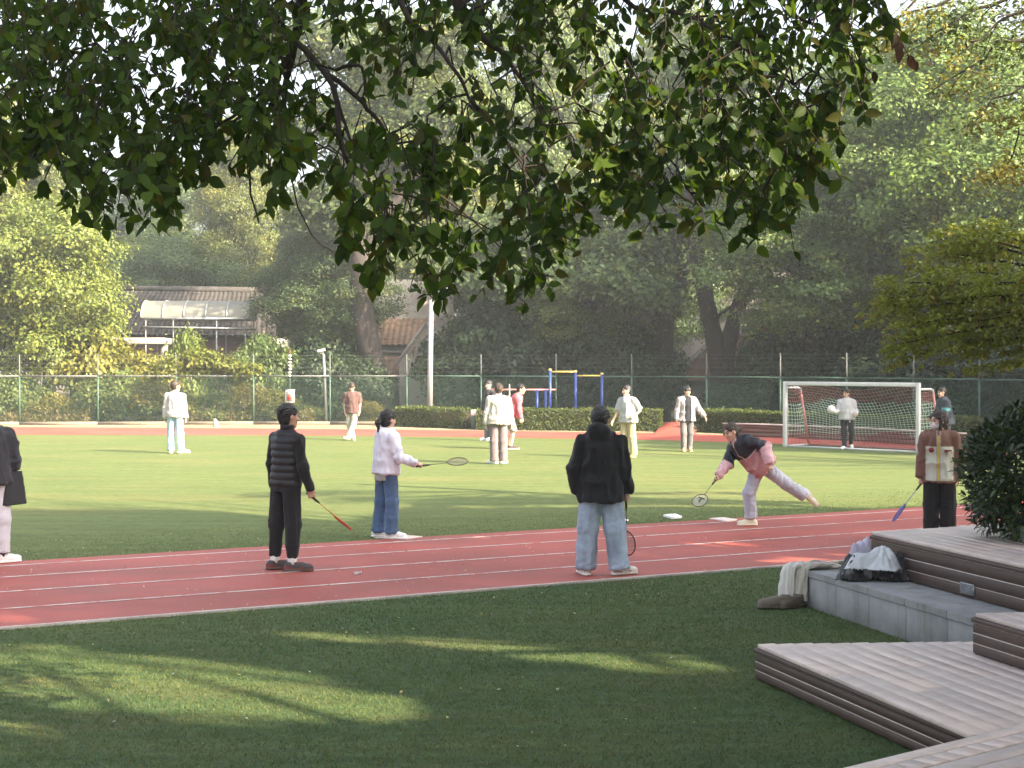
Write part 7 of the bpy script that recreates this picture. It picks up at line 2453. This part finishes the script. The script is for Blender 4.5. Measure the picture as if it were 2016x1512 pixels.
crumple('lilac_garment', 'bundled lilac white garment behind the black bag on the ledge', 'clothing', lc + (0.02, 0.08, 0), [(0, 0, 0.13, 0.11, 0.16), (0.08, 0.02, 0.08, 0.08, 0.20), (-0.06, -0.03, 0.09, 0.09, 0.12), (0.12, 0.03, 0.03, 0.04, 0.27)],
        [(-0.15, -0.06), (-0.05, -0.13), (0.08, -0.12), (0.17, -0.04), (0.17, 0.08), (0.05, 0.13), (-0.10, 0.10)],
        lambda v: np.array((0.50, 0.48, 0.60))[None] * (0.7 + 0.55 * vnoise(v * 13, 6))[:, None], 0.03, 13.0, 65, pleat=(0.05, 0.0, 0.02, 6))
# cream trousers draped over the ledge corner, brown shoes under them
dc = np.array((*(cL + np.array((-0.01, -0.08))), zL))
tdr = empty('draped_trousers', (dc[0], dc[1], 0), 'cream trousers draped over the corner of the concrete ledge', 'clothing')
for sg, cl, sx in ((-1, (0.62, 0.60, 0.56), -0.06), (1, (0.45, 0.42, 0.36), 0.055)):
    path = [(0.20, 0.06, 0.030), (0.10, 0.03, 0.036), (0.02, 0.0, 0.040), (-0.045, -0.012, 0.030), (-0.075, -0.02, -0.01), (-0.085, -0.025, -0.08), (-0.092, -0.03, -0.16), (-0.098, -0.032, -0.24), (-0.10, -0.034, -0.275)]
    path = np.array(path)
    tt = np.linspace(0, 1, 40)
    pp = np.stack([np.interp(tt, np.linspace(0, 1, len(path)), path[:, i]) for i in range(3)], 1)
    for _ in range(4): pp[1:-1] = (pp[:-2] + 2 * pp[1:-1] + pp[2:]) / 4
    V, Q = [], []
    nsd = 40
    for i, p in enumerate(pp):
        d = unit(pp[min(i + 1, 39)] - pp[max(i - 1, 0)])
        wd = unit((0.80, -0.60, 0)); wd = unit(wd - (wd @ d) * d); th = np.cross(d, wd)
        down = max(0.0, -p[2]) / 0.275
        w = 0.066 + 0.018 * down; tk = 0.022 + 0.022 * down
        for k in range(nsd):
            a = 2 * math.pi * k / nsd
            pl = 0.011 * (0.4 + down) * math.sin(6 * a + 2.2 * math.sin(3 * tt[i] + sg) + sg) + 0.007 * math.sin(11 * a + 9 * tt[i])
            V.append(dc + p + np.array((sx, -0.02 * sg, 0.0)) + wd * (w + pl * 0.4) * math.cos(a) + th * (tk + pl) * math.sin(a) + np.array((0, 0, 0.006 * math.sin(40 * tt[i] + 3 * a) * (1 - down))))
    for i in range(39):
        for k in range(nsd):
            Q.append((i * nsd + k, i * nsd + (k + 1) % nsd, (i + 1) * nsd + (k + 1) % nsd, (i + 1) * nsd + k))
    V = np.array(V); V = V + 0.012 * (np.stack([vnoise(V * 16, 70), vnoise(V * 16 + 5, 71), vnoise(V * 16 + 9, 72)], 1) - 0.5)
    link('trouser_leg', wmesh('trouser_leg', V - np.array(tdr.location), np.array(Q), M['cloth'], np.tile(cl, (len(V), 1)), True), tdr)
MB().tube([dc + (0.02, 0.02, 0.055), dc + (0.12, 0.07, 0.075), dc + (0.24, 0.09, 0.055), dc + (0.34, 0.07, 0.03), dc + (0.38, 0.04, 0.02)], [0.008, 0.010, 0.010, 0.014, 0.010], 7).build('waistband', M['gap'], tdr, True)
MB().tube([dc + (0.10, 0.02, 0.03), dc + (0.20, 0.02, 0.018), dc + (0.32, 0.02, 0.018), dc + (0.38, 0.04, 0.02)], [0.022, 0.018, 0.016, 0.010], 7).build('belt', M['gap'], tdr, True)


def loose_shoe(label, pos, fd, col, scale=1.0):
    t = empty('suede_shoe', pos, label, 'shoe', 'shoes under the draped trousers')
    pr_ = Person.__new__(Person)
    pr_.k, pr_.near, pr_.base = scale, True, np.asarray(pos, float)
    pr_.J = {'L': dict(fd=unit(fd), fu=np.array((0, 0, 1.0)), sole=np.asarray(pos, float))}
    Person.shoe(pr_, t, 'L', col, tuple(c * 0.8 for c in col))
    f = unit(fd)
    MB().tube([np.asarray(pos) + (0, 0, 0.06) - f * 0.01, np.asarray(pos) + (0, 0, 0.115) - f * 0.012], [0.044, 0.047], 14).build('ankle_collar', M['shoe_suede'], t, True)
    return t


M['shoe_suede'] = surf('brown_suede', (0.13, 0.105, 0.08), 0.95, 0.25, 40, 0.3, 0.002)
sp0 = G(1545, 1200)
loose_shoe('brown suede shoe pointing out under the draped cream trousers', (sp0[0], sp0[1], 0.014), (-1, -.12, 0), (0.15, 0.125, 0.095), 1.12)
sp1 = G(1568, 1199)
loose_shoe('darker brown suede shoe close against the concrete ledge', (sp1[0] + 0.02, sp1[1] + 0.03, 0.014), (-.75, -.6, 0), (0.10, 0.08, 0.062), 1.0)

# flat pads / sheets at the inner edge of the track
M['paper'] = surf('pale_pad', (0.60, 0.50, 0.46), 0.85, 0.12, 10, 0.15, 0.002)
M['white_sheet'] = surf('white_plastic_sheet', (0.74, 0.75, 0.76), 0.6, 0.08, 10, 0.3, 0.004)
def pad(name, label, px, mat, z=0.014):
    pts = [G(x, y)[:2] for x, y in px]
    c = np.mean(pts, 0)
    o = MB().prism([tuple(p - c) for p in pts], 0.0, z).mesh(name, M[mat])
    ob = link(name, o)
    ob.location = (c[0], c[1], 0.013)
    bevel(ob, 0.003)
    return tag(ob, label, 'pad')
pad('pale_pad', 'pale pink flat pad beside the hoodie woman\'s feet', [(736, 1062), (800, 1065), (832, 1060), (790, 1057)], 'paper')
pad('pale_pad', 'pale pink flat pad on the track beside the lunging woman', [(1396, 1024), (1430, 1030), (1452, 1026), (1425, 1022)], 'paper')
pad('white_sheet', 'white folded sheet lying on the infield near the track edge', [(1306, 1019), (1322, 1024), (1343, 1022), (1330, 1017)], 'white_sheet', 0.03)
pad('white_sheet', 'small white scrap on grass beside the black jacketed man', [(1222, 1027), (1230, 1029), (1238, 1027), (1230, 1024.5)], 'white_sheet', 0.012)
# shuttlecock on the track
sc_ = G(708, 1133)
sh = empty('shuttlecock', sc_ + (0, 0, 0.009), 'white feather shuttlecock lying on the red track', 'shuttlecock')
ax_ = unit((0.9, 0.2, 0.25))
MB().tube([sc_ + (0, 0, 0.025) + ax_ * x for x in (0, 0.012, 0.02)], [0.008, 0.013, 0.012], 8).build('cork', M['white_paint'], sh, True)
for i in range(10):
    a = i * 0.628
    sd_ = unit(np.cross(ax_, (0, 0, 1))); u_ = np.cross(sd_, ax_)
    rr_ = sd_ * math.cos(a) + u_ * math.sin(a)
    b0 = sc_ + (0, 0, 0.027) - ax_ * 0.002 + rr_ * 0.008; b1 = b0 - ax_ * 0.06 + rr_ * 0.02
    MB().bar(b0, b1, 0.011, 0.001, up=rr_).build('feather', M['white_paint'], sh)
# fallen leaves, too many and small to count
n = 700
fx = rng.uniform(-6, 5.5, n); fy = rng.uniform(8.6, 20, n)
k = (np.abs(fx) < 0.35 * fy) & ~((fx > 1.5) & (fy < 14.6) & (fx > 1.4))
fx, fy = fx[k], fy[k]
vv = (fx - O_EDGE[0]) * TN[0] + (fy - O_EDGE[1]) * TN[1]
k = (vv > 0) | (rng.random(len(fx)) < 0.75)
C = np.stack([fx, fy, np.where(vv > 0, 0.018, 0.032)], 1)[k]
V, T = leaf_quads(C, np.tile((0, 0, 1.0), (len(C), 1)), 0.026, jit=0.35)
c = leaf_cols(len(C), (0.36, 0.31, 0.24), 0.3, (0.48, 0.48, 0.45), 0.35)
tag(link('fallen_leaves', wmesh('fallen_leaves', V, T, M['leaf_hero'], np.repeat(c, 4, 0))), 'scattered pale fallen leaves on the turf and track', 'leaves', None, 'stuff')

# ------------------------------------------------------------------ haze
hz = MB().box((0, 0, 12.0), (420, 0, 0), (0, 420, 0), (0, 0, 13.1))
m, n_, b_ = new_mat('thin_morning_haze')
n_.nodes.remove(b_)
pv = n_.nodes.new('ShaderNodeVolumePrincipled')
pv.inputs['Color'].default_value = (0.84, 0.92, 1.0, 1)
pv.inputs['Density'].default_value = 0.0009
pv.inputs['Anisotropy'].default_value = 0.2
n_.links.new(pv.outputs[0], n_.nodes['Material Output'].inputs['Volume'])
ho = tag(hz.build('haze', m), 'thin pale haze hanging in the air over the field', 'haze', None, 'stuff')
